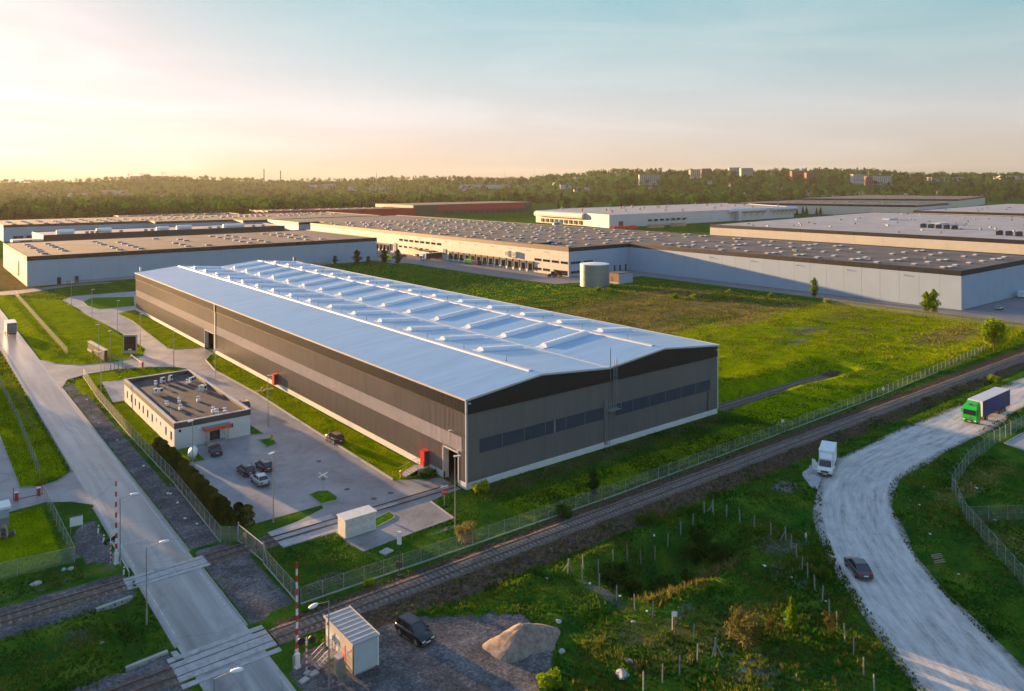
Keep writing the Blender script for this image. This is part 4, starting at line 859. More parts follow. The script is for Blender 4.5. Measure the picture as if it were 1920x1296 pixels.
# --- halls on the right
h8, r8, c8 = hall2('pale_roofed_hall', 'broad hall with pale roof and black cooling units, right background', [(396, 40), (690, 40), (690, 285), (396, 257)], 14.0, M_hw2, M_hf, 2.2, M_wr, faces=(3,), pw=18)
for g in ((470, 120), (430, 60)):
    for k in range(5): link('cooling_unit', FAN, r8, (g[0] - c8[0] + k * 1.2, g[1] - c8[1] + k * 6.0 * .9, 13.65), .2, 1.25)
for k in range(70): link('roof_vent', VENT, r8, (RNG.uniform(402, 680) - c8[0], RNG.uniform(46, 250) - c8[1], 13.65), RNG.uniform(0, 1), (2.2, .8, .6) if k % 2 else (.8, .8, .9))
for x, y in ((520, 150), (560, 205)): b = MB(); b.box(x - c8[0] - 7, y - c8[1] - 3, 13.65, x - c8[0] + 7, y - c8[1] + 3, 14.9); b.build('roof_light', M_hwb, r8)
h9, r9, c9 = hall2('far_right_hall', 'pale-roofed hall at the right edge behind the broad hall', [(760, 40), (1080, 60), (1080, 300), (757, 275)], 14.0, M_hw2, M_hf, 2.4, M_wr)
for k in range(40): link('roof_vent', VENT, r9, (RNG.uniform(765, 1060) - c9[0], RNG.uniform(70, 265) - c9[1], 13.65), 0, (2.4, 1, .8))
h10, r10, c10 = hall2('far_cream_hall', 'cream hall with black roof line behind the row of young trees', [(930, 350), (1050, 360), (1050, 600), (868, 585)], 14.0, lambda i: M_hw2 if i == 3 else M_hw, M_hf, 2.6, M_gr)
h11, r11, c11 = hall2('farthest_hall', 'farthest long hall with black roof line, right background', [(1230, 420), (1500, 480), (1500, 700), (1130, 640)], 15.0, M_hw2, M_hf, 2.6, M_gr)
for h_, r_, c_, rng in ((h10, r10, c10, (950, 1040, 380, 570)), (h11, r11, c11, (1240, 1480, 480, 640))):
    for k in range(36): link('roof_vent', VENT, r_, (RNG.uniform(*rng[:2]) - c_[0], RNG.uniform(*rng[2:]) - c_[1], 13.65 if h_ is h10 else 14.65), 0, (3.5, 1.4, .9))
# --- water tank and pump house
M_tank = pm('tank_steel', (.30, .345, .36), .38, .06, .2, metal=.7, stretch=(.2, .2, 3))
tk = empty('water_tank', (172.3, 148.5, 0), 0, 'round ribbed steel water tank standing in the grass', 'tank')
pr = []
for i in range(33): z = -.2 + i * .3; pr += [(6.4 + (.035 if i % 2 else 0), z), (6.4 + (.035 if i % 2 else 0), z + .24)]
b = MB(); b.lathe(pr, 48); b.build('shell', M_tank, tk)
b = MB(); b.lathe([(6.5, 9.5), (6.5, 9.7), (5.8, 9.8), (0, 10.1)], 48); b.build('lid', M_white, tk)
b = MB()
for s in (-.3, .3): b.tube((-6.5, s, 0), (-6.5, s, 9.9), .04, 5)
for k in range(28): b.tube((-6.5, -.3, .4 + k * .34), (-6.5, .3, .4 + k * .34), .025, 4)
b.build('ladder', M_galv, tk)
M_brick = pm('pump_brick', (.3, .17, .11), .8, .1, 2)
ph = empty('pump_house', (188.4, 148.3, 0), 0, 'small flat-roofed pump house right of the water tank', 'building')
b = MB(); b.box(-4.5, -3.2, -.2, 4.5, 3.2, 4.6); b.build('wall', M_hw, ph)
b = MB(); b.box(-4.6, -3.3, .8, -4.51, 3.3, 4.6); b.build('brick_face', M_brick, ph)
b = MB(); b.box(-4.7, -3.4, 4.6, 4.7, 3.4, 4.85); b.build('roof', M_gr, ph)
b = MB(); b.box(-4.66, .6, .9, -4.61, 1.8, 3.0); b.build('door', M_dgrey, ph)
# ================================================================ RAILWAY
M_sleep = pm('sleeper_concrete', (.23, .19, .16), .85, .3, 1.2)
M_sleepd = pm('sleeper_dark', (.11, .09, .075), .9, .25, 3)
def railmesh(l):
    pr = [(-.07, 0), (.07, 0), (.03, .03), (.02, .1), (.035, .11), (.035, .15), (-.035, .15), (-.035, .11), (-.02, .1), (-.03, .03)]
    b = MB(); b.xprism(pr, 0, l); return b.mesh('rail', M_steel)
def sleeper_mesh(mt):
    b = MB(); b.xprism([(-1.3, 0), (1.3, 0), (1.3, .1), (1.22, .17), (.55, .17), (.4, .12), (-.4, .12), (-.55, .17), (-1.22, .17), (-1.3, .1)], -.13, .13); return b.mesh('sleeper', mt)
SLA, SLB = sleeper_mesh(M_sleep), sleeper_mesh(M_sleepd)
def track(name, label, x0, x1, y, z, sl=None, step=.66, gauge=1.435, bed=True, y1=None):
    t = empty(name, (x0, y, z), math.atan2((y if y1 is None else y1) - y, x1 - x0), label, None, None, 'structure'); ln = x1 - x0
    for s in (-gauge / 2, gauge / 2): link('rail', railmesh(ln), t, (0, s, .19))
    if bed:
        b = MB(); n = int(ln / 1.5); vs = []; fs = []; pr = [(-2.0, -.3), (-1.5, .1), (-.7, .14), (.7, .14), (1.5, .1), (2.0, -.3)]
        for i in range(n + 1):
            for py, pz in pr: vs.append((ln * i / n, py + random.uniform(-.16, .16), pz + random.uniform(-.03, .03)))
        for i in range(n):
            for j in range(5): a = i * 6 + j; fs.append((a, a + 6, a + 7, a + 1))
        b.add(vs, fs); o = b.build('ballast', M_ballast, t)
        if o.data.polygons[2].normal.z < 0: o.data.flip_normals()
    if sl:
        k = 0; x = .4
        while x < ln and k < 300:
            o = link('sleeper', sl, t, (x, random.uniform(-.04, .04), .03), random.uniform(-.015, .015)); x += step; k += 1
    return t
track('railway_track', 'main railway line with pale concrete sleepers crossing the foreground', -36.6, 160, -18.3, .02, SLA, .66, y1=-19.6)
track('railway_track', 'main railway line continuing left of the lower crossing', -75, -46.0, -18.2, .02, SLB, .7)
track('railway_track', 'rusty siding left of the road in dark gravel', -80, -46.0, 2.3, .02, SLA, .9)
track('railway_track', 'short siding between crossing slabs and yard gate', -36.9, -28.6, 2.4, .02, SLB, .7)
track('railway_track', 'rails set flush in the yard paving towards the brown hall', -28.5, .2, 2.4, -.13, None, bed=False)
track('railway_track', 'stub track in a cutting right of the brown hall', 60.4, 108.8, 5.2, -1.5, SLA, .7)
track('railway_track', 'main line far stretch along the gravel road', 160, 420, -19.6, .02, None, y1=-21.5)
# flush concrete strip of the yard siding: separate slabs
ys = empty('slab_strip', (-28.4, 2.3, 0), 0, 'pale concrete slab strip carrying the rails into the yard', None, None, 'structure')
for k in range(10):
    for yy, w in ((-1.75, 1.7), (0.1, 1.2), (1.75, 1.7)):
        if k < 5 or abs(yy) < .5: link('slab', unitbox(1.76, w, .16, M_slab, 'slab'), ys, (.9 + k * 1.8, yy, -.11))
def crossing(label, x0, x1, y, z, strips, pw):
    t = empty('level_crossing', (x0, y, 0), 0, label, 'level crossing')
    n = max(1, round((x1 - x0) / pw)); w = (x1 - x0) / n
    for yy, d in strips:
        for k in range(n): link('slab', unitbox(w - .03, d, .2, M_slab, 'slab'), t, (w * (k + .5), yy, z - .205 + random.uniform(-.006, .006)))
    b = MB()
    for s in (-.72, .72): b.box(0, s - .035, -.05, x1 - x0, s + .035, .075)
    b.build('rail', M_steel, t); return t
crossing('upper level crossing of pale concrete slabs by the yard gate', -46.0, -36.9, 2.3, .07, ((-1.15, .75), (0, 1.3), (1.15, .75)), 1.8)
crossing('lower level crossing of wide concrete slabs at the bottom of the road', -46.0, -36.7, -18.1, .07, ((-2.55, .7), (-1.25, .9), (0, 1.28), (1.2, .8), (2.3, .75)), 3.05)
b = MB(); b.box(-1.2, -.12, .55, 1.2, .12, .85); b.box(-1.0, -.1, 0, -.85, .1, .6); b.box(.85, -.1, 0, 1.0, .1, .6); b.box(-1.15, -.3, .8, -.8, -.12, .98); b.box(.8, -.3, .8, 1.15, -.12, .98)
bs_ = empty('buffer_stop', (116.5, 5.4, -1.35), R(90), 'white buffer stop at the end of the stub track', 'buffer stop'); b.build('beam', M_white, bs_)
b = MB(); b.tube((-.9, 0, .7), (-.9, .9, 0), .06); b.tube((.9, 0, .7), (.9, .9, 0), .06); b.build('brace', M_pole, bs_)

# ================================================================ FENCES
def fence(name, label, pts, h, bay, postm, wire, pr=.035, arms=False, base=False, lab2=None, zf=None, cat='fence', toprail=False):
    o0 = pts[0]; t = empty(name, (o0[0], o0[1], 0), 0, label, cat)
    pb = MB(); pb.cyl(0, 0, -.2, h, pr, 6)
    if arms: pb.tube((0, 0, h - .02), (.0, .35, h + .35), pr * .8, 5)
    pmesh = pb.mesh('post', postm); pan = {}
    for a, c in zip(pts[:-1], pts[1:]):
        a = Vector(a); c = Vector(c); d = c - a; ln = d.length; n = max(1, round(ln / bay)); w = ln / n; rz = math.atan2(d.y, d.x); key = round(w, 3)
        if key not in pan:
            q = MB(); q.add([(0, 0, .06), (w, 0, .06), (w, 0, h - .06), (0, 0, h - .06)], [(0, 1, 2, 3)]); 
            q.mat(1); q.tube((0, 0, h - .06), (w, 0, h - .06), .022 if toprail else .012, 4); q.tube((0, 0, h * .5), (w, 0, h * .5), .008, 3)
            pan[key] = q.mesh('mesh_panel', [wire, postm])
        for k in range(n):
            p = a + d * (k / n); z = float(hgt(p.x, p.y)) if zf else 0
            link('post', pmesh, t, (p.x - o0[0], p.y - o0[1], z + random.uniform(-.03, .03)), rz + (math.pi if arms == 'in' else 0)); link('mesh_panel', pan[key], t, (p.x - o0[0], p.y - o0[1], z), rz)
            if base: link('base_slab', unitbox(w, .08, .28, M_conc, 'base_slab'), t, (p.x + d.x / n / 2 - o0[0], p.y + d.y / n / 2 - o0[1], z - .12), rz)
    c = Vector(pts[-1]); link('post', pmesh, t, (c.x - o0[0], c.y - o0[1], float(hgt(c.x, c.y)) if zf else 0))
    return t
fence('chain_link_fence', 'long pale-posted wire fence between brown hall and main railway', [(-31.9, -14.2), (-11.9, -14.8), (15.5, -15.3), (42.7, -15.0), (98.7, -14.2), (160, -11.4)], 1.9, 2.5, M_galv, M_wire, base=True)
fence('chain_link_fence', 'short fence from yard gate down to the tracks', [(-31.8, -2.9), (-32.1, -14.0)], 2.0, 2.4, M_galv, M_wire2, base=True)
fence('mesh_fence', 'brown mesh fence between road verge and thuja hedge', [(-32.3, 113), (-33.3, 90), (-33.6, 60), (-33.4, 30), (-34.1, 6.0)], 2.1, 2.5, M_galv, M_wire2, base=True)
fence('mesh_fence', 'two-bay dark mesh fence beside the yard gate', [(-34.0, 6.0), (-32.3, 4.9)], 2.0, 1.0, M_galv, M_wire2)
fence('mesh_fence', 'fence on the sunlit lawn below the far left hall', [(-29.8, 282), (-31.5, 140.5)], 2.0, 2.6, M_galv, M_wire2, zf=True)
fence('mesh_fence', 'fence along the grass strip left of the road', [(-48.6, 150), (-48.6, 79), (-49.2, 45.4)], 2.0, 2.6, M_galv, M_wire3)
fence('mesh_fence', 'fence around the lawn with the white sign, left', [(-49.8, 35.5), (-49.6, 11.8)], 2.0, 2.6, M_galv, M_wire3, toprail=True)
fence('mesh_fence', 'low-angle fence in front of the left lawn', [(-49.6, 11.75), (-55.4, 12.4), (-72, 12.0)], 2.0, 4.2, M_galv, M_wire3, toprail=True)
fence('security_fence', 'fence with angled arms right of the gravel road', [(33.2, -62.0), (46.4, -50.9), (56, -45.2), (68.6, -42.6), (82.7, -41.3), (140, -40.5)], 2.3, 2.6, M_galv, M_wire3, arms=True)
fence('security_fence', 'inner fence crossing the grass at the right edge', [(46.4, -51.2), (62, -62)], 2.1, 2.8, M_pole, M_wire)
fence('field_fence', 'dark fence between the field and the pale hall ring road', [(204.5, 60), (204.3, 27), (204.8, -12), (206, -60)], 2.0, 3.0, M_mgrey, M_wire2)
fence('wall_fence', 'grey fence at the foot of the far left pale hall', [(-8, 303.5), (60, 303.5), (120, 303.5)], 1.9, 4.0, M_mgrey, M_wire2)
# sliding yard gate: leaf of tubes
g = empty('yard_gate', (-32.2, 4.7, 0), math.atan2(-7.3, .5), 'tall grey lattice sliding gate with red sign across the siding', 'gate')
b = MB()
for x in (0, 2.4, 4.9, 7.2): b.tube((x, 0, .1), (x, 0, 2.2), .05, 6)
for z in (.15, 2.2): b.tube((0, 0, z), (7.2, 0, z), .05, 6)
for x0, x1 in ((0, 2.4), (2.4, 4.9), (4.9, 7.2)): b.tube((x0, 0, .15), (x1, 0, 2.2), .03, 5)
b.build('gate_frame', M_galv, g)
b = MB(); b.add([(0, 0, .2), (7.2, 0, .2), (7.2, 0, 2.15), (0, 0, 2.15)], [(0, 1, 2, 3)]); b.build('mesh_panel', M_wire2, g)
b = MB(); b.box(1.6, -.06, 1.3, 2.2, -.03, 1.75); b.mat(1); b.box(1.68, -.066, 1.36, 2.12, -.06, 1.69); b.build('sign', [M_white, M_red], g)
b = MB(); b.cyl(-.1, 0, -.1, 2.5, .09, 8); b.cyl(7.35, 0, -.1, 2.5, .09, 8); b.tube((7.35, 0, 2.3), (8.4, 0, .1), .05, 6); b.build('gate_post', M_galv, g)
# concrete posts around the hollow
M_post = pm('post_concrete', (.27, .26, .245), .85, .2, 2)
pb = MB(); pb.box(-.055, -.055, -.4, .055, .055, 1.7); pb.tube((0, 0, 1.65), (0, .0, 1.8), .055, 4); PST = pb.mesh('concrete_post', M_post)
pt = MB(); pt.box(-.07, -.07, -.4, .07, .07, 1.8); pt.tube((0, 0, 1.3), (.75, .1, .0), .06, 4); pt.tube((0, 0, 1.3), (-.15, -.7, .0), .06, 4); PSTB = pt.mesh('braced_post', M_post)
ORD = ['first', 'second', 'third', 'fourth', 'fifth', 'sixth', 'seventh', 'eighth', 'ninth', 'tenth', 'eleventh', 'twelfth', 'thirteenth', 'fourteenth', 'fifteenth', 'sixteenth', 'seventeenth', 'eighteenth']
P1 = [(-4.5, -27.2), (-4.4, -29.6), (-4.6, -32.5), (-4.5, -35.1), (-4.4, -37.7), (-4.1, -39.9), (-4.2, -42.7), (-4.0, -45.2), (-4.2, -48.0), (-6.7, -47.8), (-9.2, -47.7), (-11.5, -47.6), (-13.8, -47.4), (-2.2, -27.4), (.3, -27.4), (3, -27.3), (5.3, -27.5), (7.6, -27.7), (10.1, -27.8), (12.6, -27.8), (15.4, -27.7), (17.9, -27.7), (20.8, -27.4), (22.1, -27.8), (22.2, -30), (22.4, -32), (22.3, -34.3), (22.2, -36.9), (22.4, -38.9), (21, -40.5), (19.4, -42.2), (17, -44.4), (16.2, -45.6), (14.3, -47.6), (12.7, -49.4), (11, -51.2), (9.2, -53), (7.5, -54.8), (5.9, -56.5), (3.9, -58.5), (2.3, -60.3)]
for i, (x, y) in enumerate(P1):
    br = i in (0, 8, 23, 28)
    o = link('braced_post' if br else 'concrete_post', PSTB if br else PST, None, (x, y, float(hgt(x, y))), random.uniform(-.1, .1))
    o.rotation_euler = (random.uniform(-.05, .05), random.uniform(-.05, .05), random.uniform(0, 6))
    if br: tag(o, {0: 'braced concrete post at the near left corner of the hollow', 8: 'braced concrete post left of the dry bush', 23: 'braced concrete post at the far corner of the hollow', 28: 'braced concrete post beside the standing person'}[i], 'post')
    elif i < 13: tag(o, (ORD[i - 1 if i < 8 else i - 2] + ' bare concrete post from the far end of the row left of the hollow'), 'post', 'concrete posts left of the hollow')
    elif i < 23: tag(o, ORD[i - 13] + ' bare concrete post from the left between hollow and railway', 'post', 'concrete posts along the hollow')
    else: tag(o, ORD[i - 24 if i < 28 else i - 25] + ' bare concrete post from the top in the row by the gravel road', 'post', 'concrete posts by the gravel road')

# ================================================================ LAMPS AND SIGNS
pb = MB(); pb.tube((0, 0, 0), (0, 0, 9.4), .095, 8, .05); pb.box(-.13, -.13, 0, .13, .13, .12); LPM = pb.mesh('pole', M_pole)
hb = MB(); hb.box(-.16, -.75, 9.36, .16, .15, 9.48); hb.mat(1); hb.box(-.13, -.7, 9.33, .13, -.1, 9.36); LHM = hb.mesh('lamp_head', [M_white, M_lamp])
LAMPS = [(-17.0, 230.5, 'farthest tall lamp post at the drive bend'), (-14.9, 203, 'second tall lamp post from the drive bend'), (-13.6, 169.6, 'tall lamp post midway along the curved drive'), (-14.0, 138.3, 'tall lamp post behind the dark totem sign'), (-26.2, 128.2, 'tall lamp post behind the entrance wall sign'), (-25.6, 117, 'tall lamp post by the entrance barrier poles'), (-32.2, 92, 'tall lamp post at the end of the mesh fence'), (-13.0, 108.4, 'tall lamp post where drive meets the yard'), (-12.2, 78.5, 'tall lamp post behind the office roof'), (-11.7, 48.7, 'tall lamp post between office and brown hall'), (-31.0, 29.0, 'tall lamp post in the thuja hedge'), (-26.6, 7.5, 'tall lamp post in front of the parked cars'), (-8.2, -9.1, 'tall lamp post at the near corner of the brown hall')]
for x, y, lb in LAMPS:
    t = empty('lamp_post', (x, y, 0), random.uniform(-.3, .3) + (1.2 if x > -20 else -1.2), lb, 'lamp post', 'tall lamp posts in the yard')
    link('pole', LPM, t); link('lamp_head', LHM, t)
def xlamp(x, y, ax, lb, h=8.0):
    t = empty('street_lamp', (x, y, 0), 0, lb, 'street lamp', 'oval-headed lamps at the crossing')
    b = MB(); b.tube((0, 0, 0), (0, 0, 1.5), .1, 8); b.tube((0, 0, 1.5), (0, 0, h), .065, 8, .05); b.build('pole', M_pole, t)
    e = (ax[0], ax[1], h + .35); b = MB(); b.tube((0, 0, h - .05), e, .035, 6); b.build('arm', M_pole, t)
    d = Vector((ax[0], ax[1], 0)).normalized(); b = MB(); pr = [(0, -.5), (.14, -.46), (.24, -.2), (.26, .1), (.18, .42), (0, .5)]
    n = 10; vs = []; fs = []
    for i in range(n):
        a = 2 * math.pi * i / n
        for r, s in pr: vs.append((s, r * math.cos(a), .55 * r * math.sin(a)))
    for i in range(n):
        for j in range(5): p = i * 6 + j; q = ((i + 1) % n) * 6 + j; fs.append((p, q, q + 1, p + 1))
    b.add(vs, fs); b.build('lamp_head', M_white, t, (e[0] + d.x * .35, e[1] + d.y * .35, e[2]), math.atan2(ax[1], ax[0]), True)
xlamp(-45.4, 7.6, (1.15, -.4), 'oval-headed lamp behind the upper crossing barrier'); xlamp(-46.0, -7.8, (1.3, -.4), 'oval-headed lamp between the two crossings'); xlamp(-47.2, -33.9, (1.2, -.5), 'oval-headed lamp cut by the bottom edge'); xlamp(-35.6, -29.2, (-1.35, -.4), 'oval-headed lamp in front of the equipment hut')
# striped barriers
def barrier(x, y, lb, L=8.8, rz=0):
    t = empty('crossing_barrier', (x, y, 0), rz, lb, 'barrier')
    b = MB(); b.box(-.25, -.25, -.1, .25, .25, .25); b.box(-.2, -.2, .25, .2, .2, 1.35); b.build('machine_case', M_white, t)
    b = MB(); n = 14
    for k in range(n):
        b.mat(k % 2); z0 = 1.2 + L * k / n; r0 = .13 - .06 * k / n; b.box(-r0, -.05, z0, r0, .05, z0 + L / n)
    b.build('boom', [M_white, M_red], t)
    b = MB(); b.box(-.12, .06, .4, .12, .3, 1.6); b.box(-.35, .08, .2, -.2, .25, 1.2); b.build('counterweight', M_pole, t)
def xsignal(x, y, lb, rz=0, stripes=True):
    t = empty('crossing_signal', (x, y, 0), rz, lb, 'signal')
    b = MB(); n = 9
    for k in range(n): b.mat(k % 2); b.cyl(0, 0, k * .28, (k + 1) * .28, .07, 8)
    b.build('striped_post', [M_white, M_red], t)
    b = MB(); b.box(-.55, -.03, 2.55, .55, .03, 2.62); b.cyl(0, 0, 2.5, 3.0, .05, 6); b.build('bracket', M_white, t)
    for s in (-.48, .48):
        b = MB(); b.tube((s, -.02, 2.75), (s, .12, 2.75), .36, 16); b.tube((s, -.28, 2.75), (s, -.02, 2.75), .17, 12); o = b.build('lamp_disc', M_black, t)
        b = MB(); b.tube((s, -.29, 2.75), (s, -.281, 2.75), .12, 12); b.build('lens', M_mgrey, o)
barrier(-45.7, 8.3, 'raised red and white barrier at the upper crossing', rz=.2); barrier(-36.6, -24.4, 'raised red and white barrier beside the equipment hut', rz=.2)
xsignal(-46.2, 8.9, 'black twin-disc signal at the upper crossing', R(20)); xsignal(-36.0, -25.2, 'black twin-disc signal on striped post by the hut', R(160))
# railway colour signal, stop sign, crossed sign
t = empty('rail_signal', (-20.5, -15.7, 0), R(-60), 'railway colour-light signal with white head on dark mast', 'signal')
b = MB(); b.tube((0, 0, 0), (0, 0, 3.9), .07, 8); b.box(-.25, -.25, -.1, .25, .25, .2); b.build('mast', M_dgrey, t)
b = MB(); b.box(-.24, -.12, 3.75, .24, .12, 5.2); b.build('signal_head', M_white, t)
b = MB()
for z in (4.0, 4.45, 4.9): b.tube((0, .11, z), (0, .35, z), .13, 10)
b.build('lamp_hood', M_black, t)
b = MB(); b.box(-.3, -.2, 1.1, .3, .2, 1.7); b.build('cabinet', M_dgrey, t)
def text_mesh(name, txt, size, mt, parent, loc, rot, ext=.006):
    cu = bpy.data.curves.new(name, 'FONT'); cu.body = txt; cu.size = size; cu.align_x = 'CENTER'; cu.align_y = 'CENTER'; cu.extrude = ext
    tmp = bpy.data.objects.new(name, cu); COL.objects.link(tmp); dg = bpy.context.evaluated_depsgraph_get(); me = bpy.data.meshes.new_from_object(tmp.evaluated_get(dg))
    bpy.data.objects.remove(tmp); me.materials.clear(); me.materials.append(mt); o = link(name, me, parent, loc); o.rotation_euler = rot; return o
t = empty('stop_sign', (-5.7, -2.7, 0), R(-38), 'red octagonal stop sign under a chequered plate near the hall gate', 'sign')
b = MB(); b.cyl(0, 0, -.1, 2.9, .035, 6); b.build('post', M_galv, t)
b = MB(); vs = [(.47 * math.cos(a), .47 * math.sin(a)) for a in np.linspace(math.pi / 8, 2 * math.pi + math.pi / 8, 8, endpoint=False)]
b.add([(x, -.05, 2.0 + z) for x, z in vs] + [(x, -.02, 2.0 + z) for x, z in vs], [tuple(range(8)), tuple(range(15, 7, -1))] + [(i, i + 8, (i + 1) % 8 + 8, (i + 1) % 8) for i in range(8)]); pl_ = b.build('octagon', M_red, t)
text_mesh('lettering', 'STOP', .3, M_white, pl_, (0, -.056, 2.0), (R(90), 0, 0))
b = MB(); b.tube((-.55, -.03, 2.65), (.55, -.03, 2.95), .05, 4); b.tube((.55, -.03, 2.65), (-.55, -.03, 2.95), .05, 4); b.build('crossed_boards', M_white, t)
t = empty('crossed_sign', (-17.0, 12.7, .1), R(-38), 'white crossed-board railway sign on the grass island', 'sign')
b = MB(); b.cyl(0, 0, -.1, 2.5, .04, 6); b.build('post', M_galv, t)
for s in (-1, 1):
    b = MB(); b.box(-.75, -.03, -.1, .75, .0, .1); o = b.build('board', M_white, t, (0, -.04 - .04 * (s > 0), 2.5)); o.rotation_euler = (0, s * .5, 0)
b = MB(); b.box(-.3, -.05, 1.65, .3, -.04, 2.1); b.build('plate', M_mgrey, t)
# white sign board, marker posts, small signs
t = empty('sign_board', (-48.0, 20.8, 0), R(-5), 'blank white board on two legs beside the left lawn', 'sign')
b = MB(); b.box(-.75, -.03, .9, .75, .03, 2.1); b.build('panel', M_white, t)
b = MB(); b.box(-.75, -.05, 2.1, .75, .05, 2.2); b.build('top_edge', M_hfb, t)
for s in (-.68, .62): b = MB(); b.box(s, .03, -.1, s + .06, .09, 2.1); b.build('leg', M_wood, t)
for i, (x, y) in enumerate(((-45.8, 18.8), (-45.8, 15.4), (-45.6, 4.9))):
    b = MB(); b.lathe([(.1, -.1), (.09, .9), (.05, 1.05), (0, 1.08)], 8); b.mat(1); b.lathe([(.105, .7), (.1, .85)], 8); o = b.build('marker_post', [M_white, M_black], None, (x, y, 0)); o.rotation_euler = (.06 * i, .05, 0)
    tag(o, ('white leaning marker post farther up the verge', 'white marker post nearest the upper barrier', 'short white post at the corner of the upper crossing')[i], 'post')
for i, (x, y, lb) in enumerate(((60.7, -14.2, 'small white square sign on the long railway fence'), (96.4, -15.3, 'small white number plate on a stake by the fence'), (-4.15, -42.9, 'white tilted plate on a post at the hollow'))):
    t = empty('small_sign', (x, y, float(hgt(x, y))), R(-38), lb, 'sign'); b = MB(); b.cyl(0, 0, -.2, 2.1, .03, 5); b.build('post', M_galv, t); b = MB(); b.box(-.28, -.04, 1.6, .28, -.03, 2.15); b.build('plate', M_white, t)
# ================================================================ HUT AND CABINETS
M_hutw = pm('hut_cream', (.52, .47, .40), .6, .07, 1.2); M_huts = pm('hut_side_shaded', (.50, .52, .52), .55, .05, 1); M_hutr = pm('hut_roof', (.40, .38, .36), .6, .1, 1.5)  # hut walls in two tones: warm for the sunlit face, cooler for shaded sides
hx0, hx1, hy0, hy1 = -33.1, -30.6, -29.1, -23.1
t = empty('equipment_hut', (-31.85, -26.1, 0), 0, 'cream railway equipment hut with ribbed roof and iron stairs', 'hut'); X, Y = -31.85, -26.1
def hb_(nm, mt, par, *bs):
    b = MB()
    for q in bs: b.box(q[0] - X, q[1] - Y, q[2], q[3] - X, q[4] - Y, q[5])
    return b.build(nm, mt, par)
hb_('wall', M_hutw, t, (hx0, hy0, .25, hx0 + .1, -26.1, 3.0), (hx0, -25.1, .25, hx0 + .1, hy1, 3.0), (hx0, -26.1, 2.3, hx0 + .1, -25.1, 3.0)); hb_('wall', M_huts, t, (hx0 + .1, hy0, .25, hx1, hy0 + .1, 3.0), (hx1 - .1, hy0 + .1, .25, hx1, hy1, 3.0), (hx0 + .1, hy1 - .1, .25, hx1 - .1, hy1, 3.0))
hb_('foundation', M_conc, t, (hx0 + .15, hy0 + .15, -.2, hx1 - .15, hy1 - .15, .25))
hr = hb_('roof', M_hutr, t, (hx0 - .12, hy0 - .12, 3.0, hx1 + .12, hy1 + .12, 3.1))
for k in range(8): hb_('roof_rib', M_hutr, hr, (hx0 - .05, hy0 + .35 + k * .77, 3.1, hx1 + .05, hy0 + .41 + k * .77, 3.15))
hb_('roof_trim', M_hutw, hr, (hx0 - .18, hy0 - .18, 2.95, hx0 - .12, hy1 + .18, 3.18), (hx1 + .12, hy0 - .18, 2.95, hx1 + .18, hy1 + .18, 3.18)); hb_('corner_post', M_white, t, (hx1 - .02, hy0 - .08, .2, hx1 + .1, hy0 - .0, 3.0))
hb_('corner_post', M_dgrey, t, (hx0 - .06, hy0 - .04, .2, hx0 - .0, hy0 + .12, 3.0))
d = hb_('door', M_white, t, (hx0 + .03, -26.05, .5, hx0 + .07, -25.15, 2.3)); hb_('handle', M_black, d, (hx0 - .02, -25.35, 1.3, hx0 + .03, -25.25, 1.42))
hb_('shutter', M_white, t, (hx0 - .25, -25.0, 1.6, hx0 - .01, -23.7, 2.1)); hb_('vent', M_dgrey, t, (hx0 - .04, -23.7, 2.4, hx0 - .001, -23.45, 2.65))
st_ = hb_('platform', M_mgrey, t, (-34.2, -26.3, .7, -33.15, -24.9, .76))
for k in range(4): hb_('step', M_mgrey, st_, (-34.45 - k * .28, -26.2, .55 - k * .16, -34.2 - k * .28, -25.1, .59 - k * .16))
for yy in (-26.3, -25.0):
    b = MB(); b.path([(-35.4 - X, yy - Y, 1.05), (-34.2 - X, yy - Y, 1.75), (-33.2 - X, yy - Y, 1.75)], .03, 5); b.path([(-35.4 - X, yy - Y, .5), (-34.2 - X, yy - Y, 1.25), (-33.2 - X, yy - Y, 1.25)], .02, 5)
    for xx, z0, z1 in ((-35.4, 0, 1.05), (-34.2, 0, 1.75), (-33.3, 0, 1.75)): b.tube((xx - X, yy - Y, z0), (xx - X, yy - Y, z1), .03, 5)
    b.build('handrail', M_pole, t)
M_cabg = pm('cabinet_green', (.2, .24, .21), .6, .12, 2)
t = empty('relay_cabinet', (-33.95, -28.0, 0), R(8), 'grey-green relay cabinet leaning group of two beside the hut', 'cabinet'); t['label'] = 'grey-green relay cabinet pressed against the front of the hut'
b = MB(); b.box(-.4, -.35, 0, .4, .35, 1.75); b.build('body', M_cabg, t); b = MB(); b.box(-.45, -.4, 1.75, .45, .4, 1.85); b.build('lid', M_hutr, t); b = MB(); b.box(-.43, -.05, .3, -.405, -.02, 1.5); b.box(-.43, -.32, .1, -.401, .32, .14); b.build('door_seam', M_dgrey, t)
t = empty('warning_cross', (-33.6, -28.6, 1.86), 0, 'red and white crossed boards lying on the relay cabinet', 'sign')
for s in (-1, 1): b = MB(); b.box(-.06, -.7, -.09, 0, .7, .09); b.mat(1); b.box(-.065, -.45, -.091, .005, .1, .091); o = b.build('board', [M_red, M_white] if s < 0 else [M_red, M_red], t, (-.07 * s, 0, .3)); o.rotation_euler = (s * .75, .5, 0)
for x, y, r, lb in ((-36.9, -26.7, .3, 'pale concrete cover nearest the road below the barrier'), (-35.8, -26.3, .1, 'pale concrete cover closer to the hut stairs'), (-36.2, -25.9, .5, 'small broken concrete piece behind the two covers')):
    b = MB(); s = .28 if 'broken' in lb else .42; b.prism([(-s, -.3), (s, -.33), (s * .95, .3), (-s, .28)], -.05, .16); tag(b.build('concrete_cover', M_conc, None, (x, y, 0), r), lb, 'concrete block')
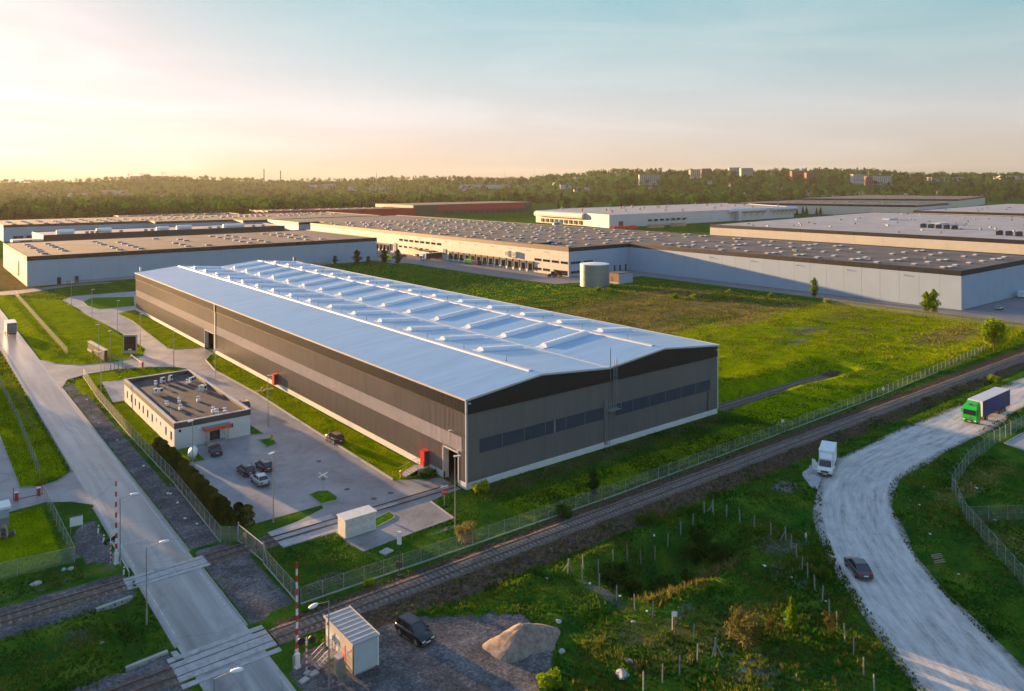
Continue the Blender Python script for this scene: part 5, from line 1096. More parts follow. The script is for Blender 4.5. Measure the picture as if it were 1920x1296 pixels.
# white transformer cabinet in the yard
t = empty('electrical_cabinet', (-19.1, -2.25, .1), 0, 'white weathered electrical cabinet with louvred doors in the yard', 'cabinet')
M_cabw = pm('cabinet_white', (.62, .61, .56), .6, .12, 1.5)
b = MB(); b.box(-2.2, -1.1, 0, 2.2, 1.1, 2.3); b.build('body', M_cabw, t); b = MB(); b.box(-2.32, -1.22, 2.3, 2.32, 1.22, 2.46); b.build('roof', M_cabw, t)
for k in range(4):
    b = MB(); x0 = -2.1 + k * 1.07; b.box(x0, -1.14, .15, x0 + 1.0, -1.105, 2.2); o = b.build('door', M_cabw, t); b = MB()
    for z in (.35, 1.35):
        for q in range(6): b.box(x0 + .15, -1.16, z + q * .1, x0 + .85, -1.141, z + .045 + q * .1)
    b.build('louvre', M_hutw, o)
b = MB(); b.prism([(-.75, -.6), (.7, -.65), (.75, .6), (-.7, .62)], -.02, .14); tag(b.build('concrete_slab', M_slab, None, (-18.8, -9.5, 0), .3), 'pale square concrete slab lying on the grass by the railway signal', 'concrete slab')
for i, (x, y) in enumerate(((-12.2, 24.9), (-13.8, 11.4), (-9.4, 6.1), (-12.3, 5.8))):
    b = MB(); b.cyl(0, 0, -.05, .045, .42, 16); o = b.build('manhole_cover', M_dgrey, None, (x, y, 0)); tag(o, ('manhole cover in the middle of the yard', 'manhole cover near the grass island', 'manhole cover nearest the hall gate', 'manhole cover by the rails in the yard')[i], 'manhole cover')
for i, (x, y) in enumerate(((-5.0, 10.6), (-14.3, 40.0), (-4.1, 72.2))):
    b = MB(); b.lathe([(.22, -.05), (.22, .1), (.16, .12), (.16, .75), (.24, .78), (.24, .9), (.12, 1.05), (0, 1.1)], 10); b.tube((-.3, 0, .6), (.3, 0, .6), .07, 8); o = b.build('hydrant', M_hyd if i else pm('hydrant_yellow', (.6, .36, .06), .5, .1, 2), None, (x, y, .0 if i != 1 else .1)); 
    M_hyd = MAT['hydrant_yellow']; tag(o, ('yellow hydrant at the foot of the porch steps', 'yellow hydrant on the small office lawn', 'yellow hydrant by the far red porch')[i], 'hydrant')
# gas tank
t = empty('gas_tank', (-28.0, 39.4, .1), R(70), 'white rounded gas tank beside the office corner', 'tank')
b = MB(); pr = [(0, -1.5), (.4, -1.45), (.65, -1.2), (.72, -.9), (.72, .9), (.65, 1.2), (.4, 1.45), (0, 1.5)]; vs = []; fs = []; n = 16
for i in range(n):
    a = 2 * math.pi * i / n
    for r, s in pr: vs.append((s, r * math.cos(a), 1.0 + r * math.sin(a)))
for i in range(n):
    for j in range(7): p = i * 8 + j; q = ((i + 1) % n) * 8 + j; fs.append((p, q, q + 1, p + 1))
b.add(vs, fs); b.build('vessel', M_white, t, smooth=True)
for s in (-.8, .8): b = MB(); b.box(s - .1, -.5, 0, s + .1, .5, .45); b.build('saddle', M_conc, t)
b = MB(); b.cyl(0, 0, 1.7, 1.95, .2, 10); b.build('valve_cap', M_white, t)
# entrance: wall sign, totem, barrier, poles, cones
t = empty('entrance_sign', (-25.3, 135.0, 0), R(4), 'long dark entrance wall sign with pale frame on the lawn', 'sign')
b = MB(); b.box(-.35, -8, 0, .35, 8, 2.6); b.build('panel', M_dgrey, t); b = MB(); b.box(-.5, -8.1, 2.6, .5, 8.1, 2.75); b.build('coping', M_hutw, t); b = MB(); b.box(-.55, 3.5, .0, -.36, 8.0, .8); b.build('bench_ledge', M_hutw, t)
b = MB(); b.box(-.4, -3.2, 1.2, -.36, -1.4, 1.6); b.box(-.4, -.8, 1.3, -.36, 1.4, 1.5); b.build('lettering_bar', M_white, t)
t = empty('display_totem', (-17.9, 132.0, 0), R(-35), 'dark display totem with pale frame beside the drive', 'sign')
b = MB(); b.box(-1.7, -.25, 0, 1.7, .25, 5.0); b.build('frame', M_hutw, t); b = MB(); b.box(-1.5, -.29, .9, 1.5, -.251, 4.7); b.build('screen', pm('display_dark', (.03, .025, .022), .3, .2, 1), t); b = MB(); b.box(-.5, -.31, .95, .5, -.291, 1.4); b.build('logo_plate', M_white, t); b = MB(); b.box(-1.85, -.4, 5.0, 1.85, .4, 5.15); b.build('cap', M_hutw, t)
b = MB(); b.box(-1.2, -.31, 1.8, 1.2, -.291, 2.6); b.build('text_band', pm('display_red', (.12, .03, .02), .4, .2, 2), t)
t = empty('entrance_barrier', (-19.1, 113.6, 0), 0, 'red barrier with lowered striped boom across the entrance drive', 'barrier')
b = MB(); b.box(-.25, -.25, 0, .25, .25, 1.2); b.build('case', M_red, t); b = MB()
for k in range(12): b.mat(0 if k % 3 else 1); b.box(-.06, .25 + k * .95, .95, .06, .25 + (k + 1) * .95, 1.1)
b.build('boom', [M_white, M_amber], t); b = MB(); b.box(-.18, 11.9, 0, .18, 12.2, 1.1); b.build('rest_post', M_amber, t)
for i, (x, y) in enumerate(((-26.0, 114.8), (-25.2, 114.6), (-24.4, 114.2), (-23.6, 113.7), (-27.4, 114.9))):
    b = MB(); b.cyl(0, 0, -.1, 4.2, .06, 6); b.build; tag(b.build('flag_pole', M_mgrey, None, (x, y, 0)), ('fourth', 'third', 'second', 'first', 'fifth')[i] + ' thin grey pole from the right in the entrance cluster', 'pole', 'thin poles at the entrance')
for i, (x, y) in enumerate(((-22.4, 117.0), (-21.8, 116.6))):
    b = MB(); b.box(-.2, -.2, 0, .2, .2, .05); b.lathe([(.17, .05), (.1, .4), (.03, .75), (0, .76)], 10); b.mat(1); b.lathe([(.125, .3), (.095, .45)], 10); tag(b.build('traffic_cone', [M_amber, M_white], None, (x, y, .03)), ('left', 'right')[i] + ' one of two orange cones on the entrance drive', 'cone', 'cones on the entrance drive')
# left lot: barrier pair, booth, reels
t = empty('lot_barrier', (-53.0, 37.8, 0), 0, 'lowered dark boom between two red barrier cases in the left lot', 'barrier')
for x in (0, 2.75):
    b = MB(); b.box(x - .22, -.2, 0, x + .22, .2, 1.15); b.mat(1); b.box(x - .24, -.22, 1.15, x + .24, .22, 1.25); b.build('case', [M_red, M_white], t)
b = MB(); b.tube((-.4, -.45, .35), (3.3, -.45, .35), .06, 6); b.build('boom', M_dgrey, t); b = MB(); b.cyl(-.35, .1, 0, 1.9, .05, 6); b.cyl(3.2, .1, 0, 2.0, .05, 6); b.build('post', M_red, t)
t = empty('guard_booth', (-55.9, 29.9, 0), 0, 'small white-roofed guard booth at the left edge', 'booth')
b = MB(); b.box(-1.2, -1.2, 0, 1.2, 1.2, 1.2); b.build('wall', M_mgrey, t); b = MB(); b.box(-1.15, -1.15, 1.2, 1.15, 1.15, 2.4); b.build('glazing', pm('booth_glass', (.35, .42, .48), .2, .1, 1), t); b = MB(); b.box(-1.4, -1.4, 2.4, 1.4, 1.4, 2.7); b.build('roof', M_white, t)
def reel(x, y, rz, lb, s=1):
    t = empty('cable_reel', (x, y, 0), rz, lb, 'cable reel', 'cable reels by the booth'); 
    for q in (-.45, .45): b = MB(); b.tube((q - .05, 0, .85 * s), (q + .05, 0, .85 * s), .85 * s, 16); b.build('flange', M_wood, t)
    b = MB(); b.tube((-.45, 0, .85 * s), (.45, 0, .85 * s), .45 * s, 14); b.build('drum', M_dgrey, t)
reel(-56.0, 24.8, .4, 'large timber cable reel at the left edge'); reel(-55.0, 24.6, .2, 'small timber cable reel right of the large one', .55)
# guard rail along the road
t = empty('guard_rail', (-45.0, 46, 0), 0, 'long galvanised guard rail left of the road', 'guard rail')
for y in np.arange(0, 200, 4.0): link('post', unitbox(.1, .12, .75, M_galv, 'post'), t, (0, y, 0))
for y in np.arange(0, 200, 4.0):
    b = MB(); b.yprism([(.06, .42), (.12, .5), (.06, .58), (.12, .66), (.06, .74), (.03, .74), (.03, .42)], 0, 3.98)
    if y == 0: GRM = b.mesh('rail_beam', M_galv)
    link('rail_beam', GRM, t, (.02, y, 0))
t = empty('short_rail', (-45.6, 8.0, 0), 0, 'short grey guard rail at the upper crossing', 'guard rail'); b = MB(); b.tube((.3, -4.5, .8), (.3, 5.5, .8), .06, 6); b.build('rail_beam', M_galv, t)
for y in (-4.4, -.0, 5.4): b = MB(); b.cyl(.3, y, -.1, .8, .06, 6); b.build('post', M_galv, t)
# culvert head walls
for lb, a, c in (('concrete head wall of the ditch below the upper track', (-49.6, -1.6), (-46.0, -1.2)), ('concrete head wall of the ditch above the lower track', (-49.4, -14.6), (-45.6, -14.3))):
    a = Vector(a); c = Vector(c); d = (c - a); t = MB(); n = Vector((-d.y, d.x)).normalized() * .2; t.prism([tuple(a + n), tuple(a - n), tuple(c - n), tuple(c + n)], -1.5, .25); tag(t.build('head_wall', M_conc), lb, 'wall')
b = MB(); b.prism([(-45.4, -14.6), (-44.9, -14.6), (-44.7, -16.2), (-45.3, -16.2)], -.05, .14); tag(b.build('kerb_stub', M_conc), 'short concrete kerb stub at the lower crossing corner', 'kerb')
# sand heap
n = 40; rad = 14; vs = []; fs = []
for j in range(rad + 1):
    r = 1 - j / rad
    for i in range(n):
        a = 2 * math.pi * i / n; rr = r * (3.2 + .5 * math.sin(2 * a + 1) + .3 * math.sin(5 * a)); z = 2.0 * (1 - r ** 1.12) * (1 + .12 * math.sin(3 * a + 2) * r) - .25 * max(0, .18 - r) / .18 + (random.uniform(-.07, .07) if 0 < j < rad else 0)
        vs.append((rr * math.cos(a) * 1.15, rr * math.sin(a) * .95, z - .12))
for j in range(rad):
    for i in range(n): fs.append((j * n + i, j * n + (i + 1) % n, (j + 1) * n + (i + 1) % n, (j + 1) * n + i))
b = MB(); b.add(vs, fs); hp = b.build('sand_heap', pm('heap_sand', (.19, .14, .115), .95, .2, 2, bump=1, bscale=7, col2=(.27, .21, .16), detail=8), None, (-17.4, -34.6, 0), -.3, True); tag(hp, 'conical heap of pinkish sand on the dirt yard', 'sand heap')
# pallet slats on the grass, stones and litter
t = empty('pallet', (31.8, -53.6, 0), .6, 'broken pale pallet slats lying in the grass right of the road', 'pallet')
for k in range(5): link('slat', unitbox(.1, 1.5, .06, M_wood, 'slat'), t, (k * .45 + (k > 1) * .2, 0, .04), .5 + random.uniform(-.1, .1))
def stone(seed, s):
    r = random.Random(seed); b = MB(); vs = []; fs = []
    bm = bmesh.new(); bmesh.ops.create_icosphere(bm, subdivisions=2, radius=s)
    for v in bm.verts: k = 1 + r.uniform(-.22, .22); v.co = Vector((v.co.x * k * 1.2, v.co.y * k, v.co.z * k * .6))
    me = bpy.data.meshes.new('stone'); bm.to_mesh(me); bm.free(); me.materials.append(M_conc); return me
STN = [stone(i, .38) for i in range(3)]
for i, (x, y, s, lb) in enumerate(((-54.0, 8.8, 1.3, 'largest pale boulder in front of the left fence'), (-50.9, 10.6, .8, 'small pale stone by the fence corner'), (-50.2, 10.2, .9, 'flat pale stone nearest the fence corner'), (-13.5, -44.5, 1.6, 'grey boulder in the grass at the bottom'), (-11.6, -43.6, .9, 'smaller grey stone beside the bottom boulder'), (-15.2, -38.0, .9, 'white stone at the foot of the sand heap'), (-12.2, -34.2, .8, 'grey rock right of the sand heap'), (-50.3, -8.5, .5, 'small stone in the left grass'), (-7.6, -27.0, .5, 'white stone in the grass left of the hollow'), (-6.5, -39.4, .55, 'white stone in the lit grass'))):
    o = link('stone', STN[i % 3], None, (x, y, float(hgt(x, y)) + .05 * s), i * 1.3, s); tag(o, lb, 'stone')
b = MB(); b.prism([(-.2, -.15), (.2, -.12), (.18, .16), (-.17, .12)], 0, .12); LIT = b.mesh('paper_scrap', M_white)
for nm, n_, (x0, x1, y0, y1) in (('on the dark road verge', 9, (-36.6, -34.8, 12, 95)), ('around the hollow', 11, (-6, 22, -56, -24)), ('in the grass right of the gravel road', 11, (26, 60, -62, -42))):
    q_ = [(RNG.uniform(x0, x1), RNG.uniform(y0, y1)) for _ in range(n_ * 2)]; q_ = [p for p in q_ if not pip(GRAVEL_POLY, p[0], p[1])][:n_]
    q_.sort(key=lambda p: camframe(p[0], p[1])[0] / camframe(p[0], p[1])[1])
    for i, (x, y) in enumerate(q_):
        o = link('paper_scrap', LIT, None, (x, y, float(hgt(x, y)) + .02), RNG.uniform(0, 6), RNG.uniform(.5, 1.0)); tag(o, '%s white paper scrap from the left %s' % (ORD[i], nm), 'scrap', 'paper scraps ' + nm)
# ================================================================ VEHICLES
def paint(name, col, rough=.25, metal=.3): return pm(name, col, rough, .04, 2, metal=metal, spec=.6, coat=.4)
def wheel_mesh(r, w):
    b = MB(); b.tube((0, -w / 2, 0), (0, w / 2, 0), r, 18); ty = b.mesh('tyre', M_tyre)
    b = MB(); b.tube((0, -w / 2 - .012, 0), (0, w / 2 + .012, 0), r * .66, 14); b.mat(1)
    for k in range(5):
        a = 2 * math.pi * k / 5 + .6; c = (.42 * r * math.cos(a), .42 * r * math.sin(a)); b.tube((c[0], -w / 2 - .016, c[1]), (c[0], w / 2 + .016, c[1]), r * .13, 6)
    ri = b.mesh('rim', [M_rim, M_black]); return ty, ri
WH = {}
def wheels(t, xs_, half, r=.34, w=.22, dual=()):
    if (r, w) not in WH: WH[(r, w)] = wheel_mesh(r, w)
    ty, ri = WH[(r, w)]
    for x in xs_:
        for s in (-1, 1):
            o = link('wheel', ty, t, (x, s * (half - w / 2), r)); link('rim', ri, o)
CARS = {}
def car_meshes(kind, body):
    """car pointing +x, centred, wheels on z=0"""
    key = (kind, body.name)
    if key in CARS: return CARS[key]
    if kind == 'suv': L_, W, H_ = 4.5, 1.86, 1.66; sh = 1.02; st = [(-2.25, .45, .80, .78), (-2.18, .36, .98, .86), (-1.9, .3, 1.04, .91), (-1.0, .26, 1.05, .93), (.3, .26, 1.04, .93), (1.0, .26, 1.03, .93), (1.5, .28, 1.0, .91), (2.0, .32, .90, .86), (2.2, .4, .74, .74)]; gh = (-2.08, -1.75, .28, 1.15)
    elif kind == 'coupe': L_, W, H_ = 4.65, 1.88, 1.5; sh = .95; st = [(-2.32, .5, .86, .76), (-2.25, .36, .98, .86), (-1.9, .3, 1.0, .92), (-1.0, .25, .97, .94), (.4, .25, .95, .94), (1.1, .25, .94, .93), (1.6, .28, .88, .91), (2.1, .32, .78, .85), (2.3, .4, .64, .72)]; gh = (-2.05, -1.0, .15, 1.1)
    elif kind == 'sedan': L_, W, H_ = 4.55, 1.76, 1.43; sh = .90; st = [(-2.27, .45, .82, .74), (-2.2, .34, .93, .82), (-1.75, .28, .95, .87), (-1.0, .24, .93, .88), (.4, .24, .92, .88), (1.0, .24, .91, .88), (1.5, .26, .85, .86), (2.05, .3, .74, .8), (2.25, .4, .6, .68)]; gh = (-1.72, -1.15, .2, 1.0)
    else: L_, W, H_ = 4.2, 1.76, 1.5; sh = .93; st = [(-2.1, .45, .80, .76), (-2.03, .34, .95, .83), (-1.7, .28, .98, .87), (-1.0, .24, .97, .88), (.4, .24, .95, .88), (1.0, .24, .94, .88), (1.4, .26, .88, .86), (1.9, .3, .76, .8), (2.08, .4, .62, .68)]; gh = (-1.98, -1.6, .2, 1.0)
    b = MB(); vs = []; n = 10
    for x, z0, z1, hw in st:
        vs += [(x, -hw * .9, z0), (x, -hw, z0 + .12), (x, -hw, (z0 + z1) / 2), (x, -hw * .97, z1 - .1), (x, -hw * .88, z1), (x, hw * .88, z1), (x, hw * .97, z1 - .1), (x, hw, (z0 + z1) / 2), (x, hw, z0 + .12), (x, hw * .9, z0)]
    fs = [tuple(range(n))[::-1], tuple(range((len(st) - 1) * n, len(st) * n))]
    for i in range(len(st) - 1):
        for j in range(n): a = i * n + j; c = i * n + (j + 1) % n; fs.append((a, c, c + n, a + n))
    b.add(vs, fs); bodym = b.mesh('body', body, False)
    for p in bodym.polygons: p.use_smooth = len(p.vertices) == 4
    x0, x1, x2, x3 = gh; zr = H_; zs = sh + .02; hw = W / 2 - .1; hr = hw - .16
    b = MB(); lo = [(x0, -hw * .95, zs), (x3, -hw * .93, zs - .02), (x3, hw * .93, zs - .02), (x0, hw * .95, zs)]; hi = [(x1, -hr, zr - .05), (x2, -hr, zr - .04), (x2, hr, zr - .04), (x1, hr, zr - .05)]
    b.add(lo + hi, [(0, 1, 5, 4), (1, 2, 6, 5), (2, 3, 7, 6), (3, 0, 4, 7), (4, 5, 6, 7)]); glass = b.mesh('window', M_glass)
    r = MB(); r.add([(x1 - .08, -hr - .02, zr - .06), (x2 + .08, -hr - .02, zr - .06), (x2 + .08, hr + .02, zr - .06), (x1 - .08, hr + .02, zr - .06), (x1, -hr * .9, zr), (x2, -hr * .9, zr - .005), (x2, hr * .9, zr - .005), (x1, hr * .9, zr)], [(0, 1, 5, 4), (1, 2, 6, 5), (2, 3, 7, 6), (3, 0, 4, 7), (4, 5, 6, 7)])
    for s in (-1, 1):
        for (xa, za, ha), (xb, zb, hb2) in (((x0, zs, hw * .95), (x1, zr - .05, hr)), ((x3, zs, hw * .93), (x2, zr - .04, hr))): r.tube((xa, s * ha, za), (xb, s * hb2, zb), .05, 5)
        xm = (x1 + x2) / 2; r.tube((xm, s * (hw - .02), zs), (xm, s * (hr + .01), zr - .05), .035, 4)
        r.tube((x1, s * (hr - .02), zr + .02), (x2 - .1, s * (hr - .02), zr + .02), .025, 4)
    roofm = r.mesh('roof', body)
    ex = {}
    xf, xr = st[-1][0], st[0][0]
    e = MB()
    for s in (-1, 1): e.box(xf - .2, s * .58 - .17, .62, xf + .03, s * .58 + .17, .76)
    ex['headlight'] = [MB().box(xf - .22, s * .56 - .18, .60, xf + .02, s * .56 + .18, .74).mesh('headlight', M_lamp) for s in (-1, 1)]
    ex['tail_light'] = [MB().box(xr - .02, s * .58 - .18, .72, xr + .2, s * .58 + .18, .9).mesh('tail_light', M_tail) for s in (-1, 1)]
    ex['mirror'] = [MB().box(x3 - .35, s * (W / 2) - .05 * 1 + (.04 * s), sh, x3 - .15, s * (W / 2) + .05 + (.08 * s), sh + .14).mesh('mirror', body) for s in (-1, 1)]
    ex['number_plate'] = [MB().box(xf + .005, -.26, .42, xf + .035, .26, .54).mesh('number_plate', M_white), MB().box(xr - .035, -.26, .6, xr - .005, .26, .72).mesh('number_plate', M_white)]
    ex['bumper'] = [MB().box(xf - .15, -.72, .3, xf + .015, .72, .5).mesh('bumper', M_dgrey), MB().box(xr - .02, -.74, .3, xr + .15, .74, .52).mesh('bumper', M_dgrey)]
    ex['grille'] = [MB().box(xf - .1, -.4, .56, xf + .012, .4, .68).mesh('grille', M_black)]
    CARS[key] = (bodym, glass, roofm, ex, W / 2, L_, kind); return CARS[key]
def car(name, label, kind, body, x, y, rz, group=None, parts=True, z=.03):
    bodym, glass, roofm, ex, hw, L_, k = car_meshes(kind, body); t = empty(name, (x, y, z), rz, label, 'car', group)
    bo = link('body', bodym, t); link('window', glass, t); link('roof', roofm, t)
    wheels(t, (-L_ * .29, L_ * .3), hw, .36 if kind == 'suv' else .33)
    if parts:
        for nm, lst in ex.items():
            for m_ in lst: link(nm, m_, t)
    return t
PBLK = paint('paint_black', (.012, .012, .014)); PNVY = paint('paint_navy', (.012, .018, .032)); PSIL = paint('paint_silver', (.38, .42, .45), .3, .6); PBRN = paint('paint_brown_black', (.035, .026, .02)); PGRY = paint('paint_gunmetal', (.09, .085, .085), .3, .5); PWHT = paint('paint_white', (.7, .7, .69), .35, 0); PRED = paint('paint_red', (.4, .03, .03)); 
car('suv', 'black suv with pale roof rails parked on the dirt beside the hut', 'suv', PBLK, -25.4, -27.2, R(-83), z=.02)
car('car', 'dark bronze hatchback driving away up the gravel road', 'coupe', PGRY, 21.9, -48.6, math.atan2(1.4, 1.2), z=.07)
car('car', 'silver saloon nearest the lamp post in the yard', 'sedan', PSIL, -23.1, 22.0, R(90)); car('car', 'black hatchback parked left of the navy hatchback', 'hatch', PBLK, -23.4, 27.4, R(90)); car('car', 'navy hatchback, rightmost of the three parked together', 'hatch', PNVY, -20.5, 27.3, R(90)); car('car', 'black saloon parked at the office steps', 'sedan', PBLK, -24.3, 39.6, R(82)); car('suv', 'dark brown suv stopped by the grass strip of the brown hall', 'suv', PBRN, -5.9, 32.3, R(92)); car('car', 'black car half hidden behind the office corner', 'hatch', PBLK, -11.3, 63.4, R(88))
# --- white box van with open door
def boxvan():
    t = empty('box_van', (49.3, -29.3, .05), math.atan2(-.8, -1.8), 'white box van with open side door facing the camera on gravel', 'van')
    W2 = 1.05
    b = MB(); b.box(-3.7, -1.1, .95, 1.2, 1.1, 3.25); b.build('cargo_box', M_white, t); b = MB(); b.box(-3.74, -1.14, 3.25, 1.24, 1.14, 3.32); b.build('box_roof', M_white, t)
    b = MB(); b.box(-3.7, -.9, .5, 3.4, .9, .8); b.build('chassis', M_black, t)
    b = MB(); prf = [(1.3, .5), (3.7, .5), (3.85, .7), (3.8, 1.15), (3.1, 1.4), (2.55, 2.25), (2.2, 2.4), (1.3, 2.45)]
    n = len(prf); vs = [(x, -W2 + (.1 if z > 1.5 else 0), z) for x, z in prf] + [(x, W2 - (.1 if z > 1.5 else 0), z) for x, z in prf]
    b.add(vs, [tuple(range(n)), tuple(range(2 * n - 1, n - 1, -1))] + [(i, n + i, n + (i + 1) % n, (i + 1) % n) for i in range(n)]); b.build('cab', M_white, t)
    b = MB(); b.add([(3.12, -.9, 1.42), (3.12, .9, 1.42), (2.58, .85, 2.24), (2.58, -.85, 2.24)], [(0, 1, 2, 3)]); ws = b.build('windscreen', M_glass, t, (.03, 0, .02))
    b = MB(); b.xprism([(-.95, 2.42), (.95, 2.42), (.9, 2.95), (-.9, 2.95)], 1.25, 2.0); b.add([(2.0, -.95, 2.42), (2.0, .95, 2.42), (2.0, .9, 2.95), (2.0, -.9, 2.95), (2.55, -.9, 2.42), (2.55, .9, 2.42)], [(0, 4, 3), (1, 2, 5), (4, 5, 2, 3)]); b.build('wind_deflector', M_white, t)
    b = MB(); b.box(3.8, -.55, .75, 3.87, .55, 1.0); b.build('grille', M_black, t); b = MB(); b.box(3.6, -1.0, .4, 3.88, 1.0, .62); b.build('bumper', M_dgrey, t); b = MB(); b.box(3.88, -.26, .45, 3.9, .26, .56); b.build('number_plate', M_white, t)
    for s in (-1, 1):
        b = MB(); b.box(3.55, s * .85 - .13, .85, 3.84, s * .85 + .13, 1.08); b.build('headlight', M_lamp, t); b = MB(); b.box(2.9, s * 1.3 - .12, 1.3, 3.0, s * 1.3 + .12, 1.75); b.tube((2.9, s * 1.0, 1.45), (2.95, s * 1.2, 1.5), .03, 5); b.build('mirror', M_white, t)
        b = MB(); b.add([(1.75, s * 1.06, 1.4), (2.85, s * 1.06, 1.4), (2.5, s * .97, 2.2), (1.75, s * .97, 2.2)], [(0, 1, 2, 3)]); b.build('window', M_glass, t)
    d = MB(); d.box(-1.05, -.03, .55, 0, .03, 1.45); d.mat(0); d.box(-1.05, -.03, 1.45, -.98, .03, 2.2); d.box(-.08, -.03, 1.45, 0, .03, 1.7); d.add([(-.98, 0, 1.45), (-.1, 0, 1.45), (-.5, 0, 2.15), (-.98, 0, 2.15)], [(0, 1, 2, 3)])
    o = d.build('door', M_white, t, (2.85, -1.06, 0), R(62)); 
    b = MB(); b.add([(1.8, -1.065, .6), (2.8, -1.065, .6), (2.6, -1.06, 2.1), (1.8, -1.06, 2.1)], [(0, 1, 2, 3)]); b.build('door_opening', M_black, t)
    wheels(t, (-2.3, 2.7), 1.02, .38, .24)
boxvan()
# --- semi-trailer trucks
def semi(name, label, x, y, rz, cabm, curtm, L_=13.4, group=None, logo=False):
    t = empty(name, (x, y, .05), rz, label, 'truck', group)
    b = MB(); prf = [(-1.0, .75), (1.05, .45), (1.15, .6), (1.15, 1.6), (1.02, 2.75), (.7, 3.3), (.1, 3.55), (-1.0, 3.6)]; n = len(prf); w = 1.22
    vs = [(x_, -w + (.1 if z > 2.8 else 0), z) for x_, z in prf] + [(x_, w - (.1 if z > 2.8 else 0), z) for x_, z in prf]
    b.add(vs, [tuple(range(n)), tuple(range(2 * n - 1, n - 1, -1))] + [(i, n + i, n + (i + 1) % n, (i + 1) % n) for i in range(n)]); cabo = b.build('cab', cabm, t)
    b = MB(); b.add([(1.165, -1.08, 1.72), (1.165, 1.08, 1.72), (1.055, 1.02, 2.68), (1.055, -1.02, 2.68)], [(0, 1, 2, 3)]); b.build('windscreen', M_glass, t)
    b = MB(); b.add([(1.16, -1.15, 2.7), (1.16, 1.15, 2.7), (1.35, 1.1, 2.8), (1.35, -1.1, 2.8)], [(0, 1, 2, 3)]); b.box(1.1, -1.12, 2.7, 1.34, 1.12, 2.76); b.build('sun_visor', cabm, t)
    b = MB(); b.xprism([(-1.05, 3.55), (1.05, 3.55), (1.0, 3.95), (-1.0, 3.95)], -1.0, -.3); b.add([(-.3, -1.05, 3.5), (-.3, 1.05, 3.5), (-.3, 1, 3.95), (-.3, -1, 3.95), (.45, -.9, 3.42), (.45, .9, 3.42)], [(0, 4, 3), (1, 2, 5), (4, 5, 2, 3)]); b.build('roof_deflector', cabm, t)
    b = MB(); b.box(.15, -.3, 3.5, .55, .3, 3.62); b.build('roof_hatch', M_black, t)
    b = MB(); b.box(1.12, -.75, .62, 1.19, .75, .85); b.box(1.15, -.9, 1.05, 1.175, .9, 1.12); b.build('grille', M_black, t)
    if logo: b = MB(); b.lathe([(.13, 0), (.16, .01), (.16, .03), (.13, .03)], 16); o = b.build('badge', M_rim, t, (1.16, 0, 1.4)); o.rotation_euler = (0, R(90), 0)
    if logo: b = MB(); [b.tube((1.185, 0, 1.4), (1.185, .14 * math.sin(a), 1.4 + .14 * math.cos(a)), .015, 4) for a in (0, 2.09, 4.19)]; b.build('badge_star', M_rim, t)
    b = MB(); b.box(1.16, -.26, .5, 1.185, .26, .6); b.build('number_plate', M_white, t)
    for s in (-1, 1):
        b = MB(); b.box(1.05, s * .95 - .18, .65, 1.18, s * .95 + .18, .85); b.build('headlight', M_lamp, t); b = MB(); b.box(.75, s * 1.42 - .12, 1.9, .95, s * 1.42 + .12, 2.65); b.tube((.7, s * 1.2, 2.6), (.85, s * 1.4, 2.6), .03, 5); b.build('mirror', cabm, t)
        b = MB(); b.add([(.0, s * 1.235, 1.75), (.95, s * 1.235, 1.75), (.88, s * 1.235, 2.6), (.0, s * 1.235, 2.6)], [(0, 1, 2, 3)]); b.build('side_window', M_glass, t)
    b = MB(); b.box(-5.6, -.45, .75, 1.0, .45, 1.0); b.build('chassis', M_black, t); b = MB(); b.box(-3.6, -1.15, .45, -1.3, -.7, .95); b.build('fuel_tank', M_galv, t)
    x0 = -1.55 - L_; tr = link('trailer', MB().box(x0, -1.27, 1.15, -1.55, 1.27, 3.98).mesh('trailer', curtm), t)
    b = MB(); b.box(x0 - .02, -1.29, 3.98, -1.53, 1.29, 4.04); b.build('trailer_roof', pm_tr, t)
    b = MB(); b.box(x0 - .03, -1.3, .95, -1.52, 1.3, 1.15); b.build('trailer_frame', M_dgrey, t); b = MB(); b.box(-1.58, -1.3, 1.15, -1.5, 1.3, 3.98); b.build('front_wall', M_white, t); b = MB(); b.box(x0 - .06, -1.3, 1.15, x0 + .05, 1.3, 4.0); b.build('rear_door', M_mgrey, t)
    b = MB(); b.box(x0 - .04, -1.15, .5, x0 + .1, 1.15, .62); b.build('under_run_bar', M_mgrey, t)
    for s in (-1, 1):
        b = MB(); b.box(x0 - .08, s * 1.0 - .2, .75, x0 - .04, s * 1.0 + .2, .9); b.build('tail_light', M_tail, t)
    wheels(t, (.1, -3.7, x0 + 2.2, x0 + 3.5, x0 + 4.8), 1.22, .5, .32)
    return t
pm_tr = pm('trailer_roof', (.55, .56, .57), .5, .05, .5)
PGRN = pm('cab_green', (.02, .42, .045), .35, .05, 1, coat=.3); PCUR = pm('curtain_navy', (.03, .042, .17), .5, .12, .8, stretch=(2, 1, .3)); PDKG = pm('curtain_dark_green', (.02, .035, .03), .5, .1, .8)
semi('semi_truck', 'bright green lorry with navy trailer on the gravel road', 92.45, -34.0, R(180), PGRN, PCUR, 13.4, logo=True)
semi('semi_truck', 'white-cabbed lorry with dark green trailer at the far dock', 171.5, 290.0, R(185), M_white, PDKG, 13.4)
